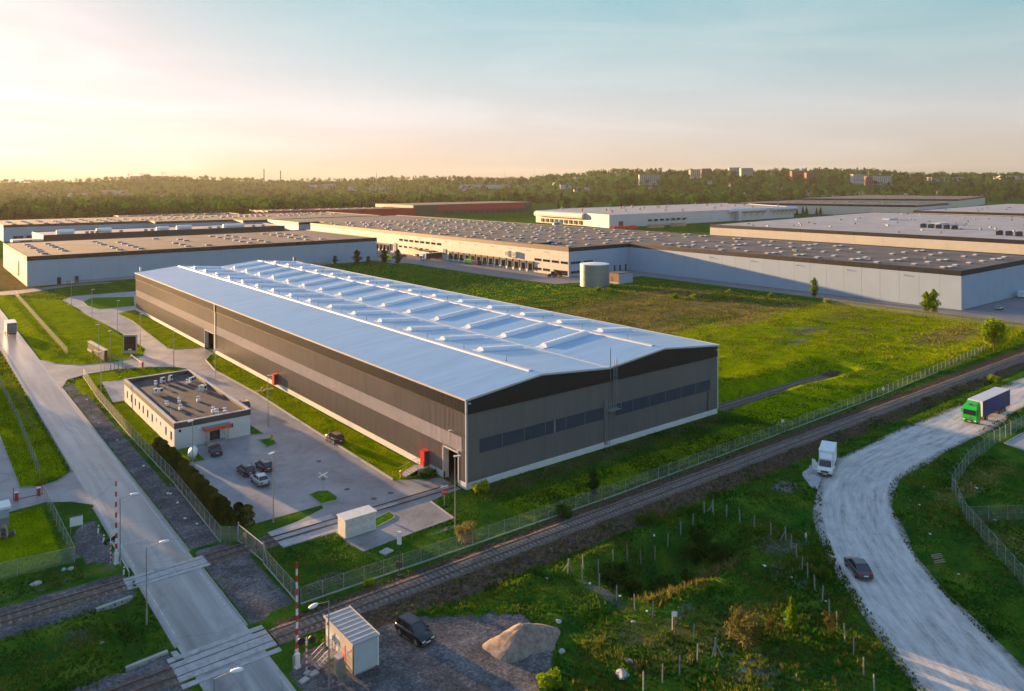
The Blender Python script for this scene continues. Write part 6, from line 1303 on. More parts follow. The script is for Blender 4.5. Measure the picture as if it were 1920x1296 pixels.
# --- box truck driving off on the road
t = empty('box_truck', (-40.2, 185, .05), R(90), 'white box truck with rear doors greyed for shade driving away on the left road', 'truck')
b = MB(); b.box(-4.6, -1.3, .9, 2.6, 1.3, 4.0); b.build('cargo_box', M_white, t); b = MB(); b.box(-4.66, -1.2, .95, -4.61, 1.2, 3.9); rd = b.build('rear_door', M_mgrey, t); b = MB(); b.box(-4.68, -.02, 1.0, -4.661, .02, 3.9); b.build('door_seam', M_black, rd)  # rear doors take mid grey for the shade on them
b = MB(); b.yprism([(2.8, .6), (4.8, .6), (4.8, 1.7), (4.5, 2.9), (2.8, 3.1)], -1.2, 1.2); b.build('cab', M_white, t); b = MB(); b.box(-4.6, -1.0, .5, 4, 1.0, .85); b.build('chassis', M_black, t)
for s in (-1, 1): b = MB(); b.box(-4.68, s * 1.0 - .2, .6, -4.6, s * 1.0 + .2, .8); b.build('tail_light', M_tail, t)
b = MB(); b.add([(4.82, -1.05, 1.75), (4.82, 1.05, 1.75), (4.53, 1.0, 2.8), (4.53, -1.0, 2.8)], [(0, 1, 2, 3)]); b.build('windscreen', M_glass, t); wheels(t, (-2.8, 3.7), 1.15, .48, .3)
# --- far vehicles
far = [(166, 352, 0, PWHT, 'white car, leftmost in the far lot', 'hatch'), (171, 356, 0, PRED, 'red car behind the leftmost white one in the far lot', 'hatch'), (174, 348, 0, PWHT, 'white van-like car in the middle of the far lot', 'suv'), (177, 342, 1.57, PSIL, 'silver car in the back row of the far lot', 'sedan'), (167, 340, 1.57, PBLK, 'black car at the front of the far lot', 'hatch'), (171, 334, 1.57, PWHT, 'white saloon near the young trees in the far lot', 'sedan'), (169, 322, .2, PWHT, 'white car next to the black one by the far drive', 'hatch'), (174, 316, .2, PBLK, 'black car at the near end of the far lot', 'hatch'), (182, 314, 1.57, PRED, 'red car by the far entrance canopy', 'hatch'), (182, 306, 1.57, PBLK, 'black car under the far entrance canopy', 'suv'), (238, 12.5, .1, PSIL, 'silver car parked alone at the right corner of the pale hall', 'sedan')]
for x, y, rz, p, lb, k in far: car('parked_car', lb, k, p, x, y, rz, 'cars in the far lots', parts=False)
t = empty('white_van', (276, 17.6, .05), 0, 'white van backed against the right end of the pale hall', 'van'); b = MB(); b.yprism([(-2.8, .4), (2.5, .4), (2.8, .7), (2.7, 1.3), (2.0, 1.5), (1.5, 2.4), (-2.7, 2.5)], -1, 1); b.build('body', M_white, t); b = MB(); b.yprism([(1.56, 2.3), (2.0, 1.52), (2.03, 1.54), (1.6, 2.34)], -.85, .85); b.build('windscreen', M_glass, t); wheels(t, (-1.7, 1.8), 1.0, .36, .22)
PSKG = pm('skip_green', (.03, .4, .03), .5, .08, 1); PSKB = pm('skip_blue', (.02, .03, .11), .5, .08, 1); PYEL = pm('panel_yellow', (.6, .65, .03), .5, .08, 1)
for lb, x, y, m_ in (('bright green waste container at the dock row', 183.0, 259, PSKG), ('dark blue waste container beside the green one', 181.5, 250.5, PSKB)):
    t = empty('waste_container', (x, y, .03), R(90), lb, 'container'); b = MB(); b.xprism([(-1.1, .2), (1.1, .2), (1.25, 2.4), (-1.25, 2.4)], -3, 3); b.build('body', m_, t); b = MB()
    for k in range(7): b.box(-2.8 + k * .9, -1.32, .4, -2.65 + k * .9, 1.32, 2.35)
    b.build('rib', m_, t); b = MB(); b.box(-3.05, -1.3, 2.4, 3.05, 1.3, 2.5); b.build('rim', m_, t)
t = empty('yellow_lorry', (154.5, 300, .03), R(90), 'lime yellow lorry box showing past the corner of the pale hall', 'truck'); b = MB(); b.box(-1.5, -1.25, .9, 4, 1.25, 3.6); b.build('cargo_box', PYEL, t); b = MB(); b.box(4.2, -1.2, .5, 6.0, 1.2, 2.9); b.build('cab', M_dgrey, t); wheels(t, (.2, 5.2), 1.15, .45, .28)
for lb, x, y, m_ in (('dark tractor with yellow nose left of the water tank', 177.5, 183, M_dgrey), ('red telehandler in front of the hall windows', 182.2, 183.5, PRED)):
    t = empty('yard_tractor', (x, y, .03), 2.2, lb, 'tractor'); b = MB(); b.box(-1.9, -.8, .7, 1.6, .8, 1.6); b.build('chassis', m_, t); b = MB(); b.yprism([(-1.4, 1.6), (.3, 1.6), (.1, 2.9), (-1.3, 2.9)], -.75, .75); b.build('cab', M_glass, t); b = MB(); b.box(1.6, -.7, .5, 2.4, .7, 1.1); b.build('bucket', M_amber, t); wheels(t, (-1.1, 1.2), 1.1, .6, .4)
# trucks and containers by the far halls
M_cry = pm('container_yellow', (.6, .4, .03), .5, .1, 1)
for i, (x, y, w, d, h, m_, lb) in enumerate(((372, 418, 14, 5, 3.6, M_cry, 'yellow container left of the far silo'), (393, 395, 13, 5, 4, M_cry, 'yellow container right of the far silo'), (345, 455, 13, 4, 4, M_hw2, 'pale timber-stacked trailer before the red-banded hall'), (395, 470, 20, 4, 4.5, M_white, 'white trailer before the red-banded hall'), (415, 440, 16, 4, 4.2, M_hwb, 'pale blue container stack near the far silo'), (365, 470, 10, 3, 4, M_white, 'small white trailer beside the timber one'))):
    t = empty('container', (x, y, 0), .1, lb, 'container'); b = MB(); b.box(-w / 2, -d / 2, .2, w / 2, d / 2, h); b.build('body', m_, t); b = MB()
    for k in range(int(w)): b.box(-w / 2 + k + .4, -d / 2 - .06, .3, -w / 2 + k + .6, -d / 2, h - .1)
    b.build('rib', m_, t)
t = empty('silo', (382, 408, 0), 0, 'round grey silo pair between yellow containers', 'silo'); t['label'] = 'round grey silo between the yellow containers'
b = MB(); b.lathe([(4.6, 0), (4.6, 9.5), (4.2, 10), (0, 10.6)], 24); b.build('shell', M_tank, t)
for i, (x, y, w, m_, lb) in enumerate(((470, 412, 34, PRED, 'long dark red trailer row before the white hall'), (512, 409, 22, M_wood, 'stacked timber pallets before the white hall'), (548, 412, 20, M_wood, 'second stack of timber pallets before the white hall'))):
    t = empty('stack', (x, y, 0), 0, lb, 'stack')
    for k in range(int(w / 4)):
        for j in range(2 if m_ is M_wood else 1): link('crate' if m_ is M_wood else 'trailer_body', unitbox(3.6, 5, 1.7 if m_ is M_wood else 3.2, m_, 'crate'), t, (-w / 2 + 2 + k * 4, 0, .1 + j * 1.8))
# ================================================================ PERSON
def person():
    me = bpy.data.meshes.new('body'); V_ = [(0, 0, .95), (0, 0, 1.2), (0, 0, 1.42), (0, .02, 1.52), (0, .03, 1.66), (-.19, 0, 1.42), (-.24, .03, 1.16), (-.2, .2, .98), (.19, 0, 1.42), (.25, .02, 1.15), (.22, .16, .95), (-.1, 0, .9), (-.11, .04, .5), (-.11, .0, .08), (-.12, .16, .04), (.1, 0, .9), (.14, .06, .5), (.16, .02, .08), (.17, .18, .04)]
    E_ = [(0, 1), (1, 2), (2, 3), (3, 4), (2, 5), (5, 6), (6, 7), (2, 8), (8, 9), (9, 10), (0, 11), (11, 12), (12, 13), (13, 14), (0, 15), (15, 16), (16, 17), (17, 18)]
    rad = [.15, .15, .14, .06, .1, .07, .05, .04, .07, .05, .04, .095, .065, .05, .05, .095, .065, .05, .05]
    me.from_pydata(V_, E_, []); o = bpy.data.objects.new('tmp', me); COL.objects.link(o); sk = o.modifiers.new('s', 'SKIN'); o.modifiers.new('u', 'SUBSURF').levels = 1
    for i, v in enumerate(me.skin_vertices[0].data): v.radius = (rad[i], rad[i] * .8); v.use_root = i == 0
    dg = bpy.context.evaluated_depsgraph_get(); m2 = bpy.data.meshes.new_from_object(o.evaluated_get(dg)); bpy.data.objects.remove(o)
    SKN = pm('skin', (.45, .27, .2), .6, .05, 3); SHT = pm('shirt_white', (.68, .68, .7), .8, .06, 4); JNS = pm('jeans_blue', (.06, .17, .42), .8, .12, 4); SHO = pm('shoes_white', (.6, .6, .6), .7, .05, 4)
    m2.materials.clear(); [m2.materials.append(q) for q in (SKN, SHT, JNS, SHO)]
    for p in m2.polygons:
        c = p.center; p.use_smooth = True; p.material_index = 3 if c.z < .1 else 2 if c.z < .93 and abs(c.x) < .2 else 1 if (c.z < 1.47 and (abs(c.x) < .24 and c.z > .93) and not (c.z < 1.12 and c.y > .1)) else 0
    t = empty('person', (23.5, -41.0, float(hgt(23.5, -41.0))), R(-150), 'person in white shirt and blue trousers standing beside the hollow', 'person'); link('body', m2, t)
    b = MB(); b.lathe([(0, 1.79), (.06, 1.78), (.1, 1.72), (.105, 1.64), (.08, 1.58)], 10); h = b.build('hair', pm('hair_brown', (.05, .035, .025), .8, .1, 5), t, (0, .01, 0)); return t
person()
# ================================================================ PLANTS
def leafquads(C, size, rng, flat=.0):
    n = len(C); a = rng.normal(size=(n, 3)); a[:, 2] *= (1 - flat); a /= np.linalg.norm(a, axis=1, keepdims=True)
    b = rng.normal(size=(n, 3)); b -= a * (a * b).sum(1, keepdims=True); b /= np.linalg.norm(b, axis=1, keepdims=True)
    s = (size * rng.uniform(.6, 1.3, n))[:, None]
    V_ = np.stack([C - a * s, C + b * s * .6, C + a * s, C - b * s * .6], 1).reshape(-1, 3)
    return V_, np.arange(4 * n).reshape(n, 4)
def crown_pts(kind, h, r, n, rng):
    if kind == 'broad':
        k = 13; cz = h * .62; L_ = []
        for i in range(k):
            d = rng.normal(size=3); d /= np.linalg.norm(d); q = np.array([d[0] * r * .62, d[1] * r * .62, cz + d[2] * h * .26]); L_.append((q, r * rng.uniform(.32, .52)))
        out = []
        for i in range(n):
            q, rr = L_[rng.integers(k)]; d = rng.normal(size=3); d /= np.linalg.norm(d); out.append(q + d * rr * rng.uniform(.55, 1.05))
        return np.array(out)
    if kind == 'cone':
        t = rng.random(n) ** .7; z = h * (.06 + .94 * (1 - t)); rad = r * t ** .85 * (.75 + .35 * np.sin(z * 4 + rng.uniform(0, 6))) ; rad *= rng.uniform(.7, 1.08, n); a = rng.uniform(0, 2 * np.pi, n)
        return np.stack([rad * np.cos(a), rad * np.sin(a), z], 1)
    if kind == 'column':
        t = rng.random(n) ** .8; z = h * (.02 + .98 * t); rad = r * np.clip((1 - t ** 5) ** .6, .1, 1) * (.86 + .2 * np.sin(z * 5 + rng.uniform(0, .8, n))) * rng.uniform(.8, 1.06, n); a = rng.uniform(0, 2 * np.pi, n)
        return np.stack([rad * np.cos(a), rad * np.sin(a), z], 1)
    if kind == 'poplar':
        t = rng.random(n); z = h * (.12 + .88 * t); a = rng.uniform(0, 2 * np.pi, n); rad = r * np.sin(np.pi * np.clip(t * .86 + .12, 0, 1)) ** .7 * (.72 + .3 * np.sin(z * 2.1) + .45 * np.sin(2 * a + z * 1.3) * np.sin(3 * a - z * .9)) * rng.uniform(.4, 1.12, n)
        return np.stack([rad * np.cos(a), rad * np.sin(a), z], 1)
    if kind == 'bush':
        k = 9; L_ = [(np.array([rng.uniform(-.6, .6) * r, rng.uniform(-.6, .6) * r, h * rng.uniform(.25, .75)]), r * rng.uniform(.3, .5)) for _ in range(k)]; out = []
        for i in range(n): q, rr = L_[rng.integers(k)]; d = rng.normal(size=3); d /= np.linalg.norm(d); p = q + d * rr * rng.uniform(.4, 1.1); p[2] = max(.05, p[2]); out.append(p)
        return np.array(out)
PL = {}
def plantmesh(key, kind, h, r, n, size, mt, seed, stems=1, twigs=False):
    rng = np.random.default_rng(seed); C = crown_pts(kind, h, r, n, rng); V_, F_ = leafquads(C, size, rng)
    crown = npmesh('crown', V_, F_, mt)
    b = MB()
    if stems == 1:
        b.tube((0, 0, -.2), (0, 0, h * .45), max(.05, h * .022), 7, h * .014); b.tube((0, 0, h * .45), (r * .08, 0, h * .82), h * .014, 6, h * .004)
        for k in range(6):
            a = k * 1.1 + seed; z0 = h * (.28 + .07 * k); b.tube((0, 0, z0), (r * .6 * math.cos(a), r * .6 * math.sin(a), z0 + h * .2), h * .009, 5, h * .003)
    else:
        for k in range(stems):
            a = rng.uniform(0, 6.28); q = rng.uniform(.2, .9); b.tube((r * .15 * math.cos(a), r * .15 * math.sin(a), -.1), (r * q * math.cos(a), r * q * math.sin(a), h * rng.uniform(.6, 1.05)), .022, 4, .006)
    PL[key] = (crown, b.mesh('trunk', M_bark if not twigs else M_leafdry))
def plant(key, name, label, cat, x, y, s=1.0, group=None, z=None, rz=None, stem='trunk'):
    t = empty(name, (x, y, float(hgt(x, y)) if z is None else z), random.uniform(0, 6) if rz is None else rz, label, cat, group)
    sc = s if hasattr(s, '__len__') else (s, s, s); t.scale = sc
    link('crown', PL[key][0], t); link(stem, PL[key][1], t); return t
plantmesh('thuja0', 'column', 3.0, .95, 2200, .12, M_leaft, 1); plantmesh('thuja1', 'column', 2.9, .9, 2200, .12, M_leaft, 2); plantmesh('thuja2', 'column', 3.2, 1.0, 2200, .12, M_leaft, 3)
plantmesh('birch', 'poplar', 8.5, 1.9, 2200, .26, M_leafy, 4); plantmesh('young', 'poplar', 8.0, 2.3, 2000, .28, M_leafd, 5); plantmesh('round', 'broad', 8.2, 3.6, 3000, .28, M_leafy, 6)
plantmesh('broad0', 'broad', 12, 5.0, 2200, .5, M_leaf, 7); plantmesh('broad1', 'broad', 14, 5.5, 2200, .55, M_leaf, 8); plantmesh('broadd', 'broad', 13, 5.2, 2200, .55, M_leafd, 9); plantmesh('spruce', 'cone', 15, 3.6, 1600, .5, M_leafd, 10)
plantmesh('shrub', 'bush', 2.0, 1.4, 900, .16, M_leaf, 11, 6); plantmesh('drybush', 'bush', 3.2, 1.9, 1700, .13, M_leafdry, 12, 40, True); plantmesh('yellow', 'poplar', 3.3, .75, 900, .15, M_leafy, 13, 7); plantmesh('dryling', 'bush', 2.4, .8, 320, .11, M_leafdry, 14, 16, True); plantmesh('lowyellow', 'bush', 1.3, 1.2, 500, .16, M_leafy, 15, 5)
# thuja hedge, one tree at a time
k = 0; y = 46.6; HED = []
while y > 10.4: HED.append((-31.7 + random.uniform(-.15, .15), y)); y -= 1.45
HED += [(-30.6, 9.6), (-29.7, 8.9)]
for i, (x, y) in enumerate(HED):
    n = len(HED); lb = 'dark thuja at the far end of the hedge row' if i == 0 else 'stray thuja beyond the hedge end, nearest the gate' if i == n - 1 else 'thuja just beside the last stray one' if i == n - 2 else 'dark thuja, %s from the far end of the hedge row' % (ORD + ['nineteenth', 'twentieth', 'twenty-first', 'twenty-second', 'twenty-third', 'twenty-fourth', 'twenty-fifth', 'twenty-sixth', 'twenty-seventh', 'twenty-eighth'])[i]
    plant('thuja%d' % (i % 3), 'thuja_tree', lb, 'tree', x, y, (1, 1, random.uniform(.82, 1.06) * (.85 if i < 6 else 1)), 'thuja hedge along the mesh fence', z=0)
plant('young', 'young_tree', 'small dark tree before the far pale hall, leftmost', 'tree', 122.6, 303, .62); plant('young', 'young_tree', 'dark bushy tree before the right end of the far pale hall', 'tree', 130.6, 292.2, 1.05); plant('young', 'young_tree', 'smallest dark tree beside the corner of the far pale hall', 'tree', 137, 291.2, .6); plant('young', 'young_tree', 'slim dark tree in front of the yellow lorry', 'tree', 145.5, 288.5, 1.05); plant('young', 'young_tree', 'dark tree nearest the far parking lot drive', 'tree', 149.8, 281, 1.05)
plant('birch', 'birch_tree', 'small bright tree in front of the pale hall wall', 'tree', 214, 69, .92); plant('birch', 'birch_tree', 'tall bright twin-topped tree by the field fence', 'tree', 207.6, 21.8, 1.05); o = plant('birch', 'birch_tree', 'second stem of the bright trees by the field fence', 'tree', 206.0, 23.4, .95); plant('round', 'round_tree', 'round yellow-green tree at the end of the railway fence', 'tree', 162, -13.0, (1.0, 1.0, 1.08))
plant('drybush', 'dry_bush', 'large straw-coloured bush between hollow and gravel road', 'bush', .3, -47.9, 1.05); plant('drybush', 'dry_bush', 'straw-coloured bush at the lamp post by the railway fence', 'bush', -9.7, -13.4, .8); plant('dryling', 'dry_sapling', 'thin pale sapling right of the bright yellow shrub', 'sapling', 7.5, -53.2, 1.1); plant('dryling', 'dry_sapling', 'thin straw sapling between the large bush and the yellow shrub', 'sapling', 2.8, -49.5, .8)
plant('yellow', 'yellow_shrub', 'bright yellow-green upright shrub right of the large dry bush', 'shrub', 5.1, -50.4, 1.0); plant('lowyellow', 'yellow_shrub', 'bright yellow-green shrub cut by the bottom edge', 'shrub', -20.0, -41.6, 1.1); plant('shrub', 'green_shrub', 'green shrub pushing through the railway fence', 'shrub', 5.3, -15.9, .95); plant('shrub', 'green_shrub', 'left green shrub below the railway line', 'shrub', 12.8, -23.2, .7); plant('shrub', 'green_shrub', 'right green shrub below the railway line', 'shrub', 14.6, -23.8, .85); plant('shrub', 'green_shrub', 'low green shrub at the edge of the gravel road behind the car', 'shrub', 17.5, -46.6, .75); plant('lowyellow', 'green_shrub', 'yellow-green shrub at the near corner of the brown hall', 'shrub', 1.0, -2.2, 1.3); plant('shrub', 'green_shrub', 'rounded green shrub beside the porch steps', 'shrub', -1.9, 7.9, (1.2, 1.2, .75)); plant('young', 'slim_sapling', 'slim green sapling in front of the long railway fence', 'sapling', 13.0, -13.6, (.35, .35, .5)); plant('lowyellow', 'yellow_shrub', 'small yellow shrub left of the signal at the fence', 'shrub', -24.4, -15.4, .6)
for i, (x, y, lb) in enumerate(((160.9, 42.3, 'yellow shrub alone in the right field'), (197.3, 96.7, 'yellow shrub at the field edge, farthest left'), (199.4, 78.7, 'yellow shrub at the field edge, second from left'), (199.7, 70.8, 'yellow shrub at the field edge, third from left'), (204, 58, 'yellow shrub at the field edge nearest the bright tree'), (156.3, 130.4, 'yellow shrub left on the mound below the tank'), (160.5, 128, 'yellow shrub right on the mound below the tank'), (173.7, 95.7, 'yellow shrub in the middle of the dry field'), (168, 101, 'low yellow shrub in the dry field, left'), (181, 90, 'low yellow shrub in the dry field, right'), (130.1, -24.5, 'small yellow shrub by the far gravel road'))): plant('lowyellow', 'yellow_shrub', lb, 'shrub', x, y, .9 + .4 * (i % 3), 'yellow shrubs in the field')
for i in range(18): plant('spruce', 'row_tree', '%s tree from the left in the young row before the cream hall' % (ORD[i]), 'tree', 838 + i * 12.5, 462 + random.uniform(-4, 4), random.uniform(.6, .8), 'young tree row before the cream hall')
# tall trees beside the left lot (they shade the crossing)
for i, (x, y, s) in enumerate(((-62.5, 92, 1.35), (-70, 86, 1.3), (-78, 95, 1.35), (-67, 104, 1.3), (-87, 90, 1.4), (-97, 98, 1.4), (-61.5, 78, .85), (-59.5, 149, 1.5), (-76, 160, 1.5), (-86, 150, 1.4), (-61.5, 170, 1.5))):
    plant(('broad0', 'broadd', 'broad1')[i % 3], 'roadside_tree', '%s broad tree counted from the road beside the left lot' % ORD[i], 'tree', x, y, s, 'trees beside the left lot')

# ---------------------------------------------------------------- grass as tufts
def tufts(name, label, mt, regions, seed, blades=4):
    rng = np.random.default_rng(seed); PTS = []; HT = []
    for (x0, x1, y0, y1, dens, hmin, hmax) in regions:
        n = int((x1 - x0) * (y1 - y0) * dens); px = rng.uniform(x0, x1, n); py = rng.uniform(y0, y1, n)
        keep = np.ones(n, bool)
        for p in PAVED + [DIRT_YARD]: keep &= ~pip(p, px, py)
        keep &= ~((px > -.5) & (px < 60.6) & (py > -.3) & (py < 208)); keep &= ~((np.abs(py + 18.5) < 2.1) & (px > -36.8)) | (rng.random(n) < .05); keep &= ~((np.abs(py - 5.2) < 2.3) & (px > 60) & (px < 116)); keep &= ~((px > -49.3) & (px < -45) & (py > 6) & (py < 24)); keep &= ~pip(DIRT_X1, px, py) | (rng.random(n) < .06)
        keep &= ~((px > -37.9) & (px < -34.4) & (py > 6) & (py < 106)) | (rng.random(n) < .08)
        keep &= ~((py > -1) & (py < 6.5) & (px < -45.5)); keep &= ~((py < -14.8) & (py > -22) & (px < -45)) | (rng.random(n) < .1)
        keep &= ~((px > -29.4) & (px < -16.1) & (py > 45.5) & (py < 83.8))
        keep &= (vn1(px * .35, py * .35) + vn2(px * 1.1, py * 1.1) * .7 + rng.uniform(-.25, .5, n)) > -.18
        px, py = px[keep], py[keep]; m_ = 1 + 1.2 * vn3(px * .25, py * .25)
        PTS.append(np.stack([px, py, hgt(px, py)], 1)); HT.append(rng.uniform(hmin, hmax, len(px)) * np.clip(m_, .5, 1.7))
    C = np.concatenate(PTS); H_ = np.concatenate(HT); n = len(C); Vs = []
    for b_ in range(blades):
        a = rng.uniform(0, 2 * np.pi, n); w = .05 + H_ * .13; off = np.stack([np.cos(a), np.sin(a), 0 * a], 1) * (H_ * .35)[:, None] * rng.uniform(0, 1, (n, 1)); d = np.stack([-np.sin(a), np.cos(a), 0 * a], 1) * w[:, None]
        tip = off + np.stack([np.cos(a) * H_ * .5 * rng.uniform(.2, 1.2, n), np.sin(a) * H_ * .5 * rng.uniform(.2, 1.2, n), H_ * rng.uniform(.7, 1.15, n)], 1)
        Vs.append(np.stack([C + off - d, C + off + d, C + tip], 1))
    V_ = np.concatenate(Vs).reshape(-1, 3); F_ = np.arange(len(V_)).reshape(-1, 3)
    o = link(name, npmesh(name, V_, F_, mt)); tag(o, label, 'grass', None, 'stuff'); return n
tufts('rough_grass', 'rough wild grass over the open ground', M_grass, [(-36, 26, -64, -23.4, 15, .10, .36), (-31.8, 0, -14, 0, 11, .08, .22), (0, 62, -15, -.3, 11, .1, .3), (20, 75, -72, -37, 11, .08, .28), (-60, -45, -32, 12, 13, .1, .3), (-36, 60, -24, -15.2, 3.5, .1, .3), (60, 120, -24, -15, 2.5, .12, .35), (60, 130, -37, -20.5, 5, .12, .4), (26, 62, -36, -23, 5, .12, .4), (62, 130, -14, 14, 4, .12, .35)], 21)
plantmesh('scrub', 'bush', 1.5, 1.5, 420, .17, M_leafd, 17, 8)
SCR = [(RNG.uniform(-.5, 17), RNG.uniform(-36.5, -27.5)) for i in range(26)]
SCR.sort(key=lambda p: camframe(p[0], p[1])[0] / camframe(p[0], p[1])[1])
ORD2 = ORD + ['nineteenth', 'twentieth', 'twenty-first', 'twenty-second', 'twenty-third', 'twenty-fourth', 'twenty-fifth', 'twenty-sixth']
for i, (x, y) in enumerate(SCR):
    plant('scrub', 'scrub_bush', '%s dark low scrub bush from the left inside the hollow' % ORD2[i], 'bush', x, y, RNG.uniform(.6, 1.3), 'dark scrub in the hollow')
tufts('dry_grass', 'straw-coloured tufts among the grass', M_leafdry, [(-20, 20, -60, -36, 1.2, .2, .5), (-2, 16, -39.5, -35.5, 5, .3, .9), (-30, 60, -24.5, -21, .9, .2, .5), (62, 204, 20, 140, .5, .3, .6), (100, 195, 60, 120, .5, .3, .7), (130, 200, -14, 20, .5, .3, .6), (30, 75, -66, -38, .8, .2, .4), (-37.8, -33.8, 8, 104, .6, .15, .4)], 22)
tufts('field_grass', 'green field grass behind the brown hall', M_grassy, [(62, 204, 8, 60, 2.4, .1, .3), (62, 204, 60, 150, 1.0, .12, .3), (62, 160, 150, 285, .35, .25, .5), (130, 200, -14, 10, 1.4, .2, .5)], 23)
tufts('lawn_grass', 'short mown lawn grass of the yard strips', M_grassy, [(-6.6, -.2, 8, 118, 9, .06, .22), (-8.3, 0, 128, 207, 5, .06, .2), (-37.8, -13, 84, 285, 3, .08, .25), (-66, -49.5, 12, 34, 9, .05, .15), (-52, -45, 43, 150, 8, .08, .3), (-34, -29.4, 45, 84, 8, .06, .2)], 24)
# ================================================================ FAR COUNTRY
rng = np.random.default_rng(33)
def farm_ok(x, y):
    a = (y > 838) & (x < 455); b_ = (y > 918) & (x < 720); c = (y > 660) & (x >= 720) & (x < 930); d = (x > 1560); e = (y > 730) & (x >= 930); f = (x < -40) & (y > 430)
    return a | b_ | c | d | e | f
def forest(name, label, n, D0, D1, nq, size, hh, seed, keepf=None, pw=1.0, mts=None):
    rng = np.random.default_rng(seed); inv = rng.uniform(1 / D1, 1 / D0, n) if pw == 1 else 1 / rng.uniform(D0, D1, n); D = 1 / inv; X = rng.uniform(-.72, .72, n) * D
    c, s = math.cos(TH), math.sin(TH); x = CAM.x + X * c + D * s; y = CAM.y - X * s + D * c
    ok = farm_ok(x, y); dens = vn1(x * .006, y * .006) + .6 * vn2(x * .017, y * .017)
    ok &= dens > (-.22 if keepf is None else keepf); x, y = x[ok], y[ok]; n = len(x); z = hgt(x, y); H_ = rng.uniform(*hh, n)
    Vs = []; TV = []; k = 6
    for i in range(n):
        h = H_[i]; r = h * rng.uniform(.34, .58)
        con = rng.random() < .18
        if con: r *= .55; t = rng.random(nq) ** .7; zz = h * (.08 + .92 * (1 - t)); ra = r * t; a = rng.uniform(0, 6.28, nq); C = np.stack([ra * np.cos(a), ra * np.sin(a), zz], 1)
        else:
            q = rng.normal(size=(k, 3)); q /= np.linalg.norm(q, axis=1, keepdims=True); q *= np.array([r * .6, r * .6, h * .24]); q[:, 2] += h * .6; j = rng.integers(0, k, nq); d = rng.normal(size=(nq, 3)); d /= np.linalg.norm(d, axis=1, keepdims=True); C = q[j] + d * (r * .5) * rng.uniform(.7, 1.05, (nq, 1))
        C += np.array([x[i], y[i], z[i] - .3]); V_, _ = leafquads(C, h * size, rng); Vs.append(V_); TV.append(np.full(len(V_), rng.random() if not con else rng.random() * .35, np.float32))
    V_ = np.concatenate(Vs); me_ = npmesh(name, V_, np.arange(len(V_)).reshape(-1, 4), mts or M_far); at_ = me_.attributes.new('tree_hue', 'FLOAT', 'POINT'); at_.data.foreach_set('value', np.concatenate(TV)); o = link(name, me_); tag(o, label, 'trees', None, 'stuff'); return n
M_far = leafmat('far_leaf', (.004, .026, .003), (.015, .08, .004), (.065, .165, .006), scale=.02, trans=.3)
_n = M_far.node_tree.nodes; _a = _n.new('ShaderNodeAttribute'); _a.attribute_name = 'tree_hue'; _oi = [q for q in _n if q.type == 'OBJECT_INFO'][0]
for _l in list(_oi.outputs['Random'].links):
    _t = _l.to_socket; _l.to_node.inputs[1].default_value = .62; M_far.node_tree.links.remove(_l); M_far.node_tree.links.new(_a.outputs['Fac'], _t)
_rn = [q for q in _n if q.type == 'VALTORGB'][0]; _in = _rn.inputs['Fac'].links[0].from_socket; _s = _n.new('ShaderNodeMath'); _s.operation = 'SUBTRACT'; _s.inputs[1].default_value = .5
M_far.node_tree.links.new(_in, _s.inputs[0]); M_far.node_tree.links.new(_s.outputs[0], _rn.inputs['Fac'])
_e = _rn.color_ramp.elements; _e[2].position = .85; _e[1].position = .5; _e[0].position = .25
forest('woodland', 'dense mixed wood behind the halls', 2700, 830, 1600, 190, .078, (14, 24), 41)
forest('hill_woodland', 'distant wooded plain and hillsides', 5200, 1500, 3400, 52, .14, (11, 20), 42, keepf=-.33, pw=2)
HORD = ORD + ['nineteenth', 'twentieth', 'twenty-first', 'twenty-second', 'twenty-third', 'twenty-fourth', 'twenty-fifth', 'twenty-sixth', 'twenty-seventh', 'twenty-eighth', 'twenty-ninth', 'thirtieth']
# single trees along the wood's edge
EDGE = []
for X_, D_ in [(-.66, 905), (-.62, 915), (-.57, 935), (-.545, 925), (-.5, 930), (-.47, 940), (-.43, 945), (-.40, 950), (-.36, 955), (-.33, 965), (-.30, 960), (-.27, 975), (-.235, 980), (-.21, 985), (-.18, 985), (-.155, 1000), (-.12, 1030), (-.085, 1060), (-.05, 1090), (.0, 1140), (.03, 1150), (.06, 1180), (.10, 1160), (.14, 1190), (.19, 1210), (.23, 1230)]: EDGE.append((X_ * D_, D_))
for i, (X_, D_) in enumerate(EDGE):
    x, y = grid(X_, D_)
    if not farm_ok(np.array(x), np.array(y)): y += 60
    if not farm_ok(np.array(x), np.array(y)): y += 90
    plant(('broad0', 'spruce', 'broad1', 'broadd')[i % 4], 'wood_edge_tree', '%s tree from the left standing out at the edge of the wood' % HORD[i], 'tree', x, y, random.uniform(.95, 1.3), 'trees at the edge of the wood')
